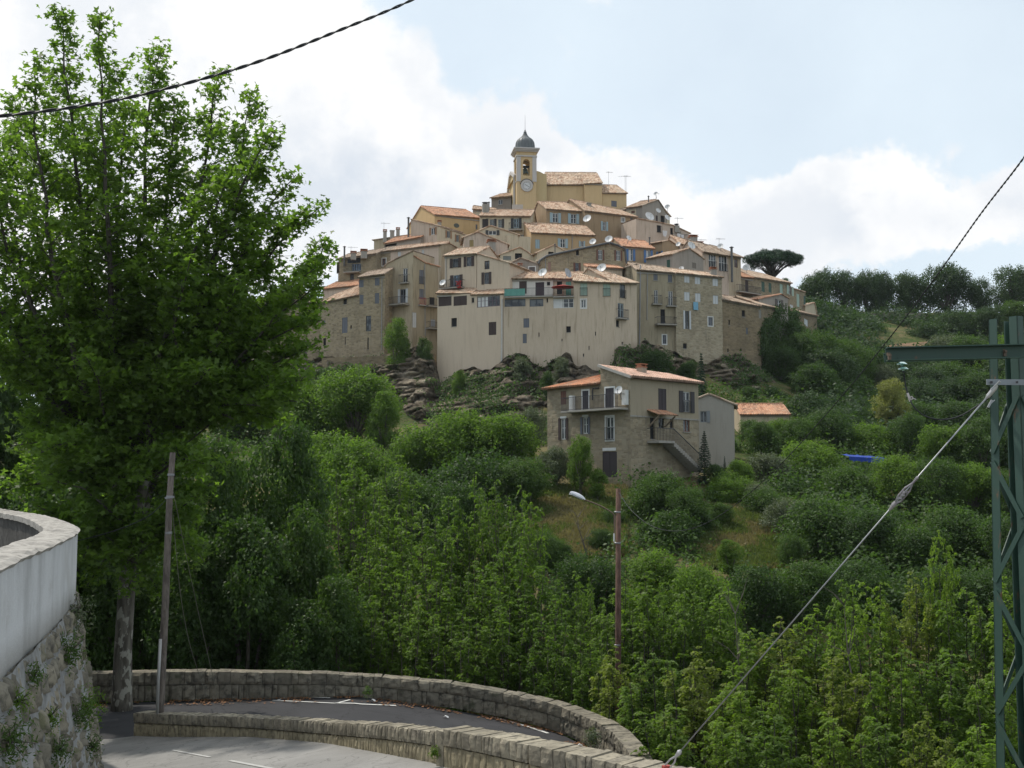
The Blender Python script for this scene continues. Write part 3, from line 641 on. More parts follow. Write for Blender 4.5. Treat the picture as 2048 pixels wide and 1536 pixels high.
# roof slab whose cover tiles run from eave (E0-E1) up to ridge (R0-R1)
def roof_plane(mb, E0, E1, R0, R1, th=.13, pitch=.24, amp=.055, seed=0):
    L = (E1 - E0).length; n = max(2, int(L / pitch)); rr = random.Random(seed)
    up = (E1 - E0).cross(R0 - E0); up = up.normalized() if up.length > 1e-6 else Vector((0, 0, 1))
    if up.z < 0: up = -up
    SL = ((R0 - E0).length + (R1 - E1).length) / 2; rows = max(1, int(SL / .8)); rows = min(rows, 10)
    prof = [0, .75, 1, .75]
    grid = []
    cols = n * 4
    for j in range(rows + 1):
        f = j / rows; r_ = []
        for i in range(cols + 1):
            a = i / cols; h = prof[i % 4] * amp; p = (E0.lerp(E1, a)).lerp(R0.lerp(R1, a), f)
            if j == 0: p = p + (E0 - R0).normalized() * (.05 * rr.random() if i % 4 else 0)
            r_.append((p + up * (th + h + .012 * rr.uniform(-1, 1)), (a * L, f * SL)))
        grid.append(r_)
    for j in range(rows):
        for i in range(cols):
            q = [grid[j][i], grid[j][i + 1], grid[j + 1][i + 1], grid[j + 1][i]]; mb.face([x[0] for x in q], [x[1] for x in q])
    for i in range(cols):    # eave edge
        a, b = grid[0][i], grid[0][i + 1]; c0, c1 = E0.lerp(E1, i / cols), E0.lerp(E1, (i + 1) / cols); mb.face([c0, c1, b[0], a[0]], [(a[1][0], 0), (b[1][0], 0), (b[1][0], .02), (a[1][0], .02)])
    for (c, gcol, uu) in ((E0, 0, 0), (E1, cols, L)):
        R_ = R0 if gcol == 0 else R1
        for j in range(rows): mb.face([c.lerp(R_, j / rows), c.lerp(R_, (j + 1) / rows), grid[j + 1][gcol][0], grid[j][gcol][0]], [(uu, j), (uu, j + 1), (uu, j + 1), (uu, j)])
    mb.face([E0, E1, R1, R0], [(0, 0), (L, 0), (L, SL), (0, SL)])
MG = glass_mat(); WHITEP = simple((.62, .62, .61), .6); METAL = simple((.25, .25, .26), .45, .6); IRON = simple((.05, .05, .055), .6); ZINC = simple((.30, .30, .30), .5, .3)
CONC = plaster((.34, .32, .29)); WOODF = simple((.25, .2, .15), .7)
BROWN = (.055, .035, .032); DKGREEN = (.04, .10, .075); PALEBLUE = (.34, .45, .50); BLUE = (.09, .19, .40); WHITE = (.60, .62, .64); GREY = (.14, .15, .18); REDBR = (.15, .065, .045); TURQ = (.16, .42, .36); PALEGR = (.38, .50, .42); DARK = (.02, .02, .022)
TAN = (.30, .17, .09); PURP = (.13, .10, .12)
def window(root, fc, sp, holes_only=False):
    """sp = dict(u,v,w,h,k) ; kinds: o open shutters, c closed leaf, d dark hole, g framed glass, b french window with railing"""
    u, v, w, h, k = sp[:5]; col = sp[5] if len(sp) > 5 else BROWN; fcol = sp[6] if len(sp) > 6 else WHITE; nb = sp[7] if len(sp) > 7 else 2
    a0, zt = fc.hit(u - w / 2, v - h / 2); a1, zb = fc.hit(u + w / 2, v + h / 2); _, zt2 = fc.hit(u + w / 2, v - h / 2); _, zb2 = fc.hit(u - w / 2, v + h / 2)
    zt = (zt + zt2) / 2; zb = (zb + zb2) / 2
    if a1 < a0: a0, a1 = a1, a0
    if holes_only: return (a0, a1, zb, zt)
    R_ = .16; nm = 'door' if (h > 1.9 * w and h / F * fc.O.length > 1.7 and 'D' in k) else 'window'; W_ = a1 - a0; H_ = zt - zb
    fr = MB(); e = min(.07, W_ * .12)
    if 'c' in k:
        mb = MB(); fc.box(mb, a0, a1, zb, zt, -.06, -.02)
        win = mb.build(nm, shutter_mat(col), root); mb = MB(); fc.box(mb, (a0 + a1) / 2 - .012, (a0 + a1) / 2 + .012, zb, zt, -.02, -.005); fc.box(mb, a0, a0 + .04, zb, zt, -.02, 0); fc.box(mb, a1 - .04, a1, zb, zt, -.02, 0); fc.box(mb, a0, a1, zt - .04, zt, -.021, -.002)
        mb.build('frame', shutter_mat(tuple(c * .6 for c in col)), win)
    elif 'd' in k:
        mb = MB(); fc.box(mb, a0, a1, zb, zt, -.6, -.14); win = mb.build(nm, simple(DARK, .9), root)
        mb = MB(); fc.box(mb, a0, a1, zb - .06, zb, -.16, .05); mb.build('sill', CONC, win)
    else:
        fc.box(fr, a0, a0 + e, zb, zt, -.13, -.07); fc.box(fr, a1 - e, a1, zb, zt, -.13, -.07); fc.box(fr, a0 + e, a1 - e, zt - e, zt, -.13, -.07); fc.box(fr, a0 + e, a1 - e, zb, zb + e, -.13, -.07)
        for i in range(1, nb): x = a0 + W_ * i / nb; fc.box(fr, x - e * .6, x + e * .6, zb + e, zt - e, -.128, -.072)
        if H_ > 1.0: fc.box(fr, a0 + e, a1 - e, zb + H_ * .55 - .02, zb + H_ * .55 + .02, -.126, -.09)
        win = fr.build(nm, simple(fcol, .6) if fcol != WHITE else WHITEP, root)
        mb = MB(); fc.box(mb, a0 + e * .5, a1 - e * .5, zb + e * .5, zt - e * .5, -.16, -.105); mb.build('pane', MG, win)
        if 'q' in k:    # curtain
            mb = MB(); fc.box(mb, a0 + e, a0 + W_ * .46, zb + e, zt - e, -.104, -.10); mb.build('curtain', simple((.6, .6, .6), .9), win)
    if 'o' in k or 'L' in k or 'R' in k:
        sw = W_ * .5 if 'n' not in k else W_ * .36
        sides = ([0, 1] if 'o' in k else ([0] if 'L' in k else []) + ([1] if 'R' in k else []))
        for sd in sides:
            mb = MB(); x0, x1 = (a0 - sw - .01, a0 - .01) if sd == 0 else (a1 + .01, a1 + sw + .01); fc.box(mb, x0, x1, zb - .03, zt + .03, .025, .065); mb.build('shutter', shutter_mat(col), win)
    if 'f' in k:        # painted surround
        mb = MB(); s_ = .12; fc.box(mb, a0 - s_, a0, zb - s_, zt + s_, -.01, .012); fc.box(mb, a1, a1 + s_, zb - s_, zt + s_, -.01, .012); fc.box(mb, a0, a1, zt, zt + s_, -.01, .012); fc.box(mb, a0, a1, zb - s_, zb, -.01, .03); mb.build('surround', WHITEP, win)
    if 's' in k: mb = MB(); fc.box(mb, a0 - .1, a1 + .1, zb - .07, zb, -.05, .09); mb.build('sill', CONC, win)
    if 'b' in k: balcony(root, fc, a0 - .35, a1 + .35, zb - .02, .55, 1.0)
    if 'j' in k: railing(root, fc, a0 - .05, a1 + .05, zb - .05, .12, .95)
def railing(root, fc, a0, a1, z, out, h, mat=None, name='railing', step=.14):
    mb = MB(); w = .022 if step < .2 else .03
    for zz in (z + .06, z + h): fc.box(mb, a0, a1, zz - .018, zz + .018, out - .036, out); fc.box(mb, a0, a0 + .03, zz - .018, zz + .018, .01, out); fc.box(mb, a1 - .03, a1, zz - .018, zz + .018, .01, out)
    n = max(2, int((a1 - a0) / step))
    for i in range(n + 1): x = a0 + (a1 - a0) * i / n; fc.box(mb, x - w / 2, x + w / 2, z + .03, z + h, out - .03, out - .008)
    return mb.build(name, mat or IRON, root)
def balcony(root, fc, a0, a1, z, depth, h=1.0, mat=None):
    mb = MB(); fc.box(mb, a0, a1, z - .14, z, .02, depth); bal = mb.build('balcony', CONC, root)
    r_ = railing(root, fc, a0 + .03, a1 - .03, z, depth - .04, h, mat); r_.parent = bal; return bal
def px_balcony(root, fc, u0, u1, v, depth, hpx, mat=None, panel=None):
    a0, z = fc.hit(u0, v); a1, z1 = fc.hit(u1, v); _, zt = fc.hit((u0 + u1) / 2, v - hpx); z = (z + z1) / 2
    b = balcony(root, fc, a0, a1, z, depth, zt - z, mat)
    if panel: mb = MB(); fc.box(mb, a0 + .05, a0 + (a1 - a0) * panel[1], z + .05, zt - .04, depth - .09, depth - .07); mb.build('privacy_screen', simple(panel[0], .8), b)
    return b
def chimney(root, u, v, D, w=.55, h=1.4, style=0, mat=None):
    """(u, v) = top centre"""
    p = P(u, v, D); mb = MB(); mb.box((p.x, p.y, p.z - h / 2 - .25), w, w * .8, h, .2)
    c = mb.build('chimney', mat or CONC, root); mb = MB()
    if style == 0:
        mb.box((p.x, p.y, p.z - .22), w * 1.25, w * 1.05, .07, .2)
        for sx in (-1, 1): mb.box((p.x + sx * w * .4, p.y, p.z - .11), .08, w * .8, .16, .2)
        mb.box((p.x, p.y, p.z), w * 1.2, w, .06, .2); mb.build('cap', TERRA, c)
    elif style == 1:
        mb.lathe((p.x, p.y, p.z - .26), [(w * .3, 0), (w * .3, .2), (w * .6, .22), (w * .05, .34)], 12); mb.build('cowl', IRON, c)
    else: mb.box((p.x, p.y, p.z - .2), w * 1.2, w, .1, .2); mb.build('cap', CONC, c)
    return c
TERRA = simple((.33, .15, .09), .9)
def pipe(root, fc, u0, v0, u1, v1, r=.05, mat=None, out=.07):
    a, z = fc.hit(u0, v0, out); b, z2 = fc.hit(u1, v1, out); mb = MB(); mb.tube([fc.W(a, z, out), fc.W(b, z2, out)], r, 6); mb.build('drainpipe', mat or ZINC, root)
def flue(root, u, v, D, h, r=.09):
    p = P(u, v, D); mb = MB(); mb.tube([p - Vector((0, 0, h)), p], r, 7); f = mb.build('flue_pipe', simple((.12, .12, .12), .6), root); mb = MB(); mb.lathe(p, [(r * 1.9, 0), (r * 1.9, .03), (.01, .16)], 10); mb.build('rain_cap', IRON, f)
def antenna(root, u, v, D, h=2.2, w=1.3, ang=.4):
    p = P(u, v, D); mb = MB(); mb.tube([p - Vector((0, 0, h)), p], .02, 5); d = Vector((math.cos(ang), math.sin(ang), .06)); c = p - Vector((0, 0, .12))
    mb.bar(c - d * w * .3, c + d * w * .7, .02); x = Vector((-d.y, d.x, 0))
    for i in range(7): q = c + d * w * (-.3 + i / 6); l = .32 - .03 * i; mb.bar(q - x * l + Vector((0, 0, -.0)), q + x * l, .014); mb.bar(q - Vector((0, 0, l * .5)), q + Vector((0, 0, l * .5)), .012)
    mb.build('television_antenna', METAL, root)
def dish(root, u, v, D, r, yaw=-.6, tilt=.45, col=None):
    p = P(u, v, D); mb = MB(); prof = [(0.001, 0), (r * .5, r * .06), (r * .85, r * .2), (r, r * .3), (r * .98, r * .33), (r * .83, r * .24), (.002, r * .05)]
    q = MB(); q.lathe((0, 0, 0), prof, 18); ax = Vector((math.sin(yaw) * math.cos(tilt), -math.cos(yaw) * math.cos(tilt), math.sin(tilt)))
    M = ax.to_track_quat('Z', 'Y').to_matrix(); q.v = [tuple(M @ Vector(x) + p) for x in q.v]
    d = q.build('satellite_dish', col or simple((.62, .62, .62), .5), root); mb = MB(); mb.bar(p - M @ Vector((0, r * .9, -r * .25)), p + ax * r * .75, .03); mb.box(p + ax * r * .75, .09, .09, .09); mb.bar(p - ax * .03, p - ax * .25 - Vector((0, 0, .55)), .05); mb.build('receiver_arm', METAL, d)
def zground(*pts): return min(gz(p.x, p.y) for p in pts)
def block(root, A, B, prof, kind, wm, rm, dep=None, ridge=None, wins=(), lwins=(), rwins=(), zb=None, oh=.3, shed=False, seed=None, roof=True, flat=False, band=None):
    """A=(u,D) B=(u,D): ends of the front wall; prof=[(u,v)..] its top edge; kind 'E' eave faces us (ridge=[(u,v),(u,v)], dep = distance to ridge), 'G' profile runs straight back by dep, 'F' flat top."""
    seed = seed if seed is not None else int(A[0] * 7 + A[1]); pa, pb = P(A[0], 960, A[1]), P(B[0], 960, B[1]); fc = Face(pa, pb); nb = -fc.n
    pr = [fc.hit(u, v) for u, v in prof]; pr[0] = (0, pr[0][1]); pr[-1] = (fc.L, pr[-1][1]); L = fc.L
    D_ = dep * (1 if (kind != 'E' or shed) else 2); back = [fc.W(0, 0) + nb * D_, fc.W(L, 0) + nb * D_]
    if zb is None: zb = min(zground(fc.W(0, 0), fc.W(L, 0)) - 1.5, min(p[1] for p in pr) - 2.8)
    holes = [window(root, fc, w, True) for w in wins]
    mb = MB(); wall_with_holes(mb, fc, pr, zb, holes)
    fl = Face(back[0], fc.W(0, 0)); frr = Face(fc.W(L, 0), back[1]); fb = Face(back[1], back[0])
    if kind == 'E':
        z0, z1 = pr[0][1], pr[-1][1]; fr_ = Face(fc.W(0, 0) + nb * dep, fc.W(L, 0) + nb * dep); q0, q1 = fr_.hit(*ridge[0]), fr_.hit(*ridge[1])
        def rz(s): return q0[1] + (q1[1] - q0[1]) * (s - q0[0]) / max(q1[0] - q0[0], .1)
        ra, rb = max(rz(0), z0 + .2), max(rz(L), z1 + .2)
        if shed: lp = [(0, ra), (dep, z0)]; rp = [(0, z1), (dep, rb)]; bp = [(0, rb), (L, ra)]
        else: lp = [(0, z0), (dep, ra), (D_, z0)]; rp = [(0, z1), (dep, rb), (D_, z1)]; bp = [(0, z1), (L, z0)]
    elif kind == 'G': lp = [(0, pr[0][1]), (D_, pr[0][1])]; rp = [(0, pr[-1][1]), (D_, pr[-1][1])]; bp = [(L - s, z) for s, z in reversed(pr)]
    else: lp = [(0, pr[0][1]), (D_, pr[0][1])]; rp = [(0, pr[-1][1]), (D_, pr[-1][1])]; bp = [(L - s, z) for s, z in reversed(pr)]
    wall_with_holes(mb, fl, lp, zb, [window(root, fl, w, True) for w in lwins]); wall_with_holes(mb, frr, rp, zb, [window(root, frr, w, True) for w in rwins]); wall_with_holes(mb, fb, bp, zb, [])
    if kind == 'F' or not roof:
        for (s0, za), (s1, zz) in zip(pr, pr[1:]): mb.face([fc.W(s0, za), fc.W(s1, zz), fc.W(s1, zz) + nb * D_, fc.W(s0, za) + nb * D_])
    mb.build('wall', wm, root)
    if roof and kind == 'E':
        mb = MB(); so = .12; up = Vector((0, 0, 1)); e0 = fc.W(0, z0); e1 = fc.W(L, z1); r0 = fc.W(0, ra) + nb * dep; r1 = fc.W(L, rb) + nb * dep
        d0 = (e0 - r0).normalized() * oh; d1 = (e1 - r1).normalized() * oh; tt = (e1 - e0).normalized() * so
        roof_plane(mb, e0 + d0 - tt, e1 + d1 + tt, r0 - tt, r1 + tt, seed=seed)
        if not shed:
            e0b, e1b = fc.W(0, z0) + nb * D_, fc.W(L, z1) + nb * D_; d0 = (e0b - r0).normalized() * oh; d1 = (e1b - r1).normalized() * oh
            roof_plane(mb, e1b + d1 + tt, e0b + d0 - tt, r1 + tt, r0 - tt, seed=seed + 1)
        for i in range(max(1, int(L / .4))):
            a, b2 = r0.lerp(r1, i / max(1, int(L / .4))), r0.lerp(r1, (i + .95) / max(1, int(L / .4))); mb.tube([a + up * .15, b2 + up * .17], .11, 5)
        rf = mb.build('roof', rm, root); mb = MB(); k0 = e0 + d0 * 0 ; f_ = fc
        f_.box(mb, 0, L, min(z0, z1) - .2, min(z0, z1) - .03, .003, .1) if abs(z0 - z1) < .3 else mb.bar(e0 + fc.n * .06 - up * .12, e1 + fc.n * .06 - up * .12, .1, .14)
        mb.build('cornice', CONC, root)
    elif roof and kind == 'G':
        mb = MB(); nf = fc.n * .14
        for i, ((s0, za), (s1, zz)) in enumerate(zip(pr, pr[1:])):
            if abs(s1 - s0) < .05: continue
            p0, p1 = fc.W(s0, za), fc.W(s1, zz); o_ = .28
            if za < zz:
                d = (p0 - p1).normalized() * (o_ if i == 0 else 0); roof_plane(mb, p0 + d - nf * -1, p0 + d + nb * D_, p1 + nf, p1 + nb * D_, th=.1, seed=seed + i)
            else:
                d = (p1 - p0).normalized() * (o_ if i == len(pr) - 2 else 0); roof_plane(mb, p1 + d + nf, p1 + d + nb * D_, p0 + nf, p0 + nb * D_, th=.1, seed=seed + i)
        mb.build('roof', rm, root)
        # mortar verge that closes the tile edge
    for w in wins: window(root, fc, w)
    for w in lwins: window(root, fl, w)
    for w in rwins: window(root, frr, w)
    return fc, fl, frr
def house(name, label, u, v, D, cat='house', group='houses of the hilltop village'):
    p = P(u, v, D); return thing(name, label, cat, p, group)
# materials
T1 = tiles((.40, .25, .17), (.55, .42, .31), (.33, .19, .12)); T2 = tiles((.44, .21, .12), (.54, .30, .19), (.34, .17, .10)); T3 = tiles((.31, .22, .16), (.44, .35, .27), (.22, .16, .12))
T4 = tiles((.58, .36, .27), (.63, .42, .33), (.50, .30, .22)); T5 = tiles((.46, .31, .21), (.62, .50, .38), (.36, .21, .14))
CREAM = plaster((.60, .495, .385), stain=(.45, .4, .35), amt=.3); CREAM2 = plaster((.56, .465, .36), stain=(.42, .38, .33), amt=.7); CREAM3 = plaster((.54, .47, .35), amt=.45); OCHRE = plaster((.47, .34, .20), amt=.35); CHURCH = plaster((.60, .45, .26), amt=.3)
ORANGE = plaster((.55, .39, .21), amt=.3); GREYP = plaster((.34, .305, .27), amt=.6); BROWNP = plaster((.36, .265, .17), amt=.6); PINK = plaster((.55, .45, .37), stain=(.4, .37, .33), amt=.7); BEIGE = plaster((.46, .385, .28), stain=(.36, .33, .28), amt=.85)
WHITEW = plaster((.60, .58, .55), amt=.25); GREYB = plaster((.25, .225, .2), amt=.5); DIRTY = plaster((.37, .32, .23), amt=1.0)
ST1 = stone((.40, .33, .22), (.24, .195, .135), (.36, .30, .215)); ST2 = stone((.44, .375, .27), (.27, .23, .16), (.40, .35, .26)); ST3 = stone((.31, .245, .155), (.18, .145, .10), (.27, .215, .145)); ST4 = stone((.37, .305, .205), (.21, .175, .12), (.33, .275, .19))
# ================================================================== the village, front row first
# --- tall cream house on the cliff, left
h = house('tall_house', 'tall smooth cream house at the cliff edge with brown shutters and a flowered balcony', 940, 700, 134)
block(h, (873, 134), (1006, 130), [(873, 589), (940, 588), (1006, 590)], 'F', CREAM, T1, dep=9, zb=6,
      wins=[(890, 602.5, 26, 19, 'c', BROWN), (920.5, 601.5, 26.5, 19, 'c', BROWN), (945.7, 600, 5, 10, 'd'), (977, 602, 46, 23, 'gq', BROWN, PURP, 6), (908, 644.5, 11, 17, 'd'), (985, 657, 15, 26, 'c', BROWN)])
f2, _, _ = block(h, (887, 135.6), (952, 133.6), [(887, 512.5), (952, 507.5)], 'E', CREAM, T5, dep=3.2, ridge=[(903, 501), (986, 494)], zb=19,
      wins=[(911, 526, 11, 18, 'oj', BROWN, GREY), (938, 523, 10, 19, 'o', BROWN, GREY), (913, 562.5, 12, 24, 'ob', BROWN, (.2, .3, .42))])
f3, _, _ = block(h, (953, 133.4), (1019, 131.6), [(953, 508.5), (1019, 526.5)], 'G', CREAM, T5, dep=7, zb=19, wins=[(974, 530, 10, 17, 'g', BROWN, BROWN), (973, 556.5, 9.5, 23, 'o', BROWN, (.1, .1, .12))])
block(h, (872, 133.9), (943, 132.3), [(872, 587), (943, 587)], 'E', CREAM, T1, dep=1.5, ridge=[(887, 579.5), (943, 579)], zb=P(905, 592, 133).z, shed=True)
block(h, (943, 132.0), (1007, 130.2), [(943, 590), (1007, 588)], 'E', CREAM, T1, dep=1.6, ridge=[(950, 583), (1007, 581)], zb=P(975, 591, 131).z, shed=True)
px_balcony(h, f2, 887, 930, 577, 1.0, 15); pipe(h, f2, 892, 514, 892, 576); dish(h, 886, 566, 134.2, .42, -.5)
a, z = f2.hit(927, 571); fl_ = MB()
for i in range(60): p_ = f2.W(a + random.uniform(-.35, .2), z + random.uniform(-.5, .4), 1.0 + random.uniform(-.1, .2)); fl_.box(p_, .11, .09, .08, random.random() * 3)
fl_.build('flower_box', simple((.35, .04, .04), .8), h)
mb = MB(); a_, b_ = P(1004, 598, 130), P(1003, 742, 130); mb.tube([a_, b_], .1, 8); mb.build('drainpipe', simple((.5, .48, .45), .7), h)
chimney(h, 983, 480, 137.5, .9, 1.2, 0)
# --- long cream house with terraces
h = house('terraced_house', 'wide cream cliff edge house with stacked terraces, glazed loggias and a turquoise screen', 1120, 690, 129)
block(h, (1007, 130), (1149, 128.7), [(1007, 594), (1149, 593)], 'F', CREAM2, T1, dep=9, zb=8,
      wins=[(1030, 605.6, 42, 15, 'g', BROWN, IRON and (.05, .06, .08), 3), (1073, 605.5, 27.5, 15, 'g', BROWN, (.05, .06, .08), 2), (1094.5, 600.5, 3, 8, 'd'), (1127, 606.5, 41, 19, 'gq', BROWN, WHITE, 4), (1052.7, 646, 11.5, 18.5, 'c', GREY), (1049.5, 677, 8, 19, 'c', GREY), (1137, 658.5, 9, 12, 'd'), (1078, 669, 2, 8, 'd'), (1124, 679.6, 2, 4.5, 'd')])
fw_, _, _ = block(h, (1018, 132.4), (1107, 131.5), [(1018, 557.5), (1107, 557.5)], 'E', WHITEW, T1, dep=3.0, ridge=[(1045, 547.5), (1110, 547.5)], zb=P(1050, 600, 131).z,
      wins=[(1046, 575, 15, 25, 'c', BROWN), (1079.7, 578, 17.5, 27, 'c', (.045, .03, .04)), (1097, 567, 6.5, 7, 'd')])
fx, _, _ = block(h, (1107, 131.8), (1149, 131.3), [(1107, 557.5), (1149, 558.5)], 'E', CREAM2, T1, dep=3.0, ridge=[(1107, 546), (1150, 547)], zb=P(1120, 600, 131).z, wins=[(1137, 577, 11, 28, 'c', TURQ), (1119, 575, 11, 26, 'd')])
ft = Face(P(1007, 960, 130), P(1149, 960, 128.7))
px_balcony(h, ft, 1009, 1106, 593, .35, 16, None, (TURQ, .43)); px_balcony(h, ft, 1107, 1148, 593, .35, 15)
mb = MB(); p = P(1126, 575, 130); mb.lathe(p, [(1.4, 0), (1.35, .04), (.02, .35)], 12); mb.tube([p + Vector((0, 0, .3)), p - Vector((0, 0, 1.3))], .03, 5)
o = mb.build('parasol', simple((.30, .04, .035), .8), None, loc=p); tag(o, 'red parasol open on the middle terrace of the wide cream house', 'parasol')
block(h, (1149, 128.7), (1230, 128), [(1149, 562), (1230, 565.5)], 'E', CREAM2, T5, dep=4.0, ridge=[(1150, 545.5), (1238, 552)], zb=8, oh=.4,
      wins=[(1167.5, 579, 14, 25, 'cj', PALEGR), (1213.5, 580, 14, 25, 'cj', PALEGR), (1167, 607.5, 10, 16.5, 'gf', BROWN), (1191, 667, 2, 7.5, 'd'), (1178, 695.5, 2, 8, 'd'), (1167, 710, 2.5, 6, 'd')])
block(h, (1230, 128), (1277, 130.6), [(1230, 565.5), (1277, 566.5)], 'E', CREAM2, T5, dep=4.0, ridge=[(1230, 551), (1270, 560)], zb=10, oh=.4,
      wins=[(1245, 582.5, 11, 27, 'gj', BROWN, (.07, .09, .1)), (1241.5, 621.5, 12, 30, 'gb', BROWN, (.35, .42, .45)), (1235.5, 647, 7, 13, 'd'), (1245, 686, 3.5, 4.5, 'd')])
dish(h, 1086, 546, 130, .55, -.5); dish(h, 1134, 547, 130, .6, .9, .3, simple((.36, .37, .4), .5)); mb = MB()
# --- stone houses to the right
h = house('stone_house', 'stained stone house with three iron balconies, right of the wide cream house', 1315, 620, 134)
block(h, (1257, 135.0), (1292, 135.5), [(1257, 535), (1272, 529), (1292, 538.5)], 'G', ST2, T3, dep=6, zb=16)
f, _, _ = block(h, (1277, 133), (1356, 134), [(1277, 540), (1292, 541), (1356, 547)], 'E', DIRTY, T3, dep=3.2, ridge=[(1286, 531), (1360, 540)], zb=11,
      wins=[(1311, 552.5, 8.5, 16, 'cs', GREY), (1340, 557, 8.5, 15, 'cs', GREY), (1312, 594, 8, 28, 'gb', BROWN, WHITE), (1341, 597, 9, 30, 'gb', BROWN, WHITE), (1325.7, 633.5, 9.5, 30, 'd'), (1329, 679, 7.5, 18, 'gf', BROWN, GREY)])
px_balcony(h, f, 1309, 1348, 650, 1.1, 14); pipe(h, f, 1295, 545, 1294, 640); pipe(h, f, 1281, 530, 1279, 690, .07, simple((.3, .3, .31), .8))
h = house('stone_house', 'tall light stone house with seven white shuttered windows and a blue towel', 1402, 620, 135)
f, _, _ = block(h, (1356, 133.6), (1450, 136.5), [(1356, 547), (1450, 556)], 'E', ST2, T5, dep=3.0, ridge=[(1356, 541), (1450, 551)], zb=10,
      wins=[(1373.7, 556.5, 11, 17, 'c', WHITE), (1395, 559.5, 11, 17, 'c', WHITE), (1430.5, 563.5, 11, 17, 'c', WHITE), (1373.7, 592.5, 11, 17, 'c', WHITE), (1395.6, 595, 11, 17, 'c', WHITE), (1431, 599.5, 10.5, 17, 'c', WHITE), (1374, 640, 9, 36, 'on', WHITE, (.1, .1, .09)), (1421, 643, 9, 17, 'gf', BROWN, GREY), (1370, 692, 8, 10.5, 'd')])
a, z = f.hit(1390, 604.5); mb = MB(); f.box(mb, a - .33, a + .33, z - .95, z, .12, .17); o = mb.build('towel', simple((.20, .40, .55), .9), None, loc=f.W(a, z)); tag(o, 'light blue towel hanging below a white shuttered window of the stone house', 'towel')
chimney(h, 1426, 535, 137, .7, 1.0, 0)
h = house('stone_house', 'long brown stone house with few small openings, right end of the front row', 1490, 680, 138)
block(h, (1450, 136.8), (1526, 139), [(1450, 600), (1488, 606), (1526, 614)], 'E', ST3, T3, dep=3.2, ridge=[(1450, 593), (1526, 607)], zb=8,
      wins=[(1487, 627, 7, 13, 'd'), (1458.6, 645, 3.5, 10, 'd'), (1493.8, 662, 4, 13, 'c', GREY), (1520, 628, 5, 17, 'c', (.3, .3, .28)), (1456, 701, 3, 7, 'd'), (1482, 700, 3, 6, 'd')])
block(h, (1526, 139), (1641, 172), [(1526, 614), (1574, 624), (1641, 637)], 'E', ST3, T5, dep=3, ridge=[(1526, 606), (1640, 630)], zb=14, wins=[(1559, 638, 8, 17, 'g', BROWN, (.45, .47, .45)), (1612, 645, 7, 13, 'c', WHITE)])
# --- second row right
h = house('row_house', 'ochre stone row house with two dark doors over a long grey balcony', 1488, 570, 150)
f, _, _ = block(h, (1464, 149), (1512, 152), [(1464, 552.5), (1512, 557)], 'E', ST4, T2, dep=3.2, ridge=[(1470, 539.5), (1514, 548)], zb=20, wins=[(1471, 570, 5.5, 27, 'c', BROWN), (1493.5, 573, 6.5, 26, 'c', BROWN), (1484, 597, 18, 10, 'c', GREY)])
px_balcony(h, f, 1466, 1510, 587, 1.1, 13); flue(h, 1463, 495, 147.5, 4.6, .16); dish(h, 1493, 536, 149, .5, -.4)
h = house('row_house', 'ochre stone row house with green shuttered windows stepping down to the right', 1550, 580, 158)
block(h, (1512, 152.2), (1589, 165), [(1512, 557), (1545, 562), (1589, 570)], 'E', ST4, T5, dep=3.5, ridge=[(1512, 547), (1589, 564)], zb=22,
      wins=[(1526, 573.5, 6.5, 20, 'c', DKGREEN), (1540, 575.5, 6, 19, 'c', DKGREEN), (1562.5, 578, 6, 20, 'c', PALEGR), (1580, 581, 7, 17, 'o', PALEGR, WHITE), (1518, 602, 7, 9, 'g', BROWN, (.3, .42, .42)), (1583, 617, 6, 15, 'c', WHITE)])
h = house('row_house', 'last brown row house with two tall pale green shutters before the dark trees', 1602, 600, 170)
block(h, (1589, 168), (1619, 173), [(1589, 579), (1619, 588)], 'G', ST4, T1, dep=5, zb=24, wins=[(1596, 600.5, 6, 26, 'c', PALEGR), (1609.5, 605, 5, 26, 'c', DKGREEN)])
h = house('small_house', 'small grey gabled house with one white window below the green shuttered row', 1553, 605, 146)
block(h, (1524, 145), (1583, 150), [(1524, 600), (1562, 589), (1583, 598)], 'G', GREYP, T2, dep=4, zb=18, wins=[(1558, 607.5, 8, 16, 'o', (.12, .1, .09), WHITE)])
h = house('small_house', 'tiny cream gabled house at the far right end of the village', 1628, 615, 172)
block(h, (1618, 172), (1640, 174), [(1618, 613), (1628.5, 606), (1640, 627)], 'G', CREAM3, T5, dep=5, zb=25)
h = house('village_house', 'house with two big white framed glass doors near the right end of the skyline', 1450, 520, 148)
f, _, _ = block(h, (1411, 146), (1464, 148), [(1411, 503), (1464, 512)], 'E', PINK, T3, dep=3, ridge=[(1435, 497), (1464, 504)], zb=20, oh=.5, wins=[(1424.7, 522.5, 15, 29, 'gj', BROWN, WHITE, 3), (1446, 527, 17, 31, 'gj', BROWN, WHITE, 3)])
block(h, (1464, 148), (1489, 150), [(1464, 512), (1489, 516)], 'E', BEIGE, T3, dep=3, ridge=[(1464, 504), (1489, 510.5)], zb=20, oh=.5, wins=[(1472, 526.5, 7, 17, 'g', BROWN, REDBR)])
dish(h, 1441, 493, 147, .4, -.4); antenna(h, 1438, 476, 149)
h = house('village_house', 'grey gabled house with a green shutter on its cream side, below the white glass doors', 1378, 520, 143)
block(h, (1350, 141), (1413, 145.5), [(1350, 510), (1378, 497.5), (1413, 519)], 'G', GREYP, T1, dep=4.2, zb=20, wins=[(1388, 531, 8, 11, 'c', (.2, .17, .14))], lwins=[(1337, 528, 7, 17, 'c', DKGREEN)])
dish(h, 1382, 492, 142, .55, .5); dish(h, 1363, 538, 139, .35)
h = house('village_house', 'stained brown gabled house beside the blue shuttered house', 1345, 500, 151)
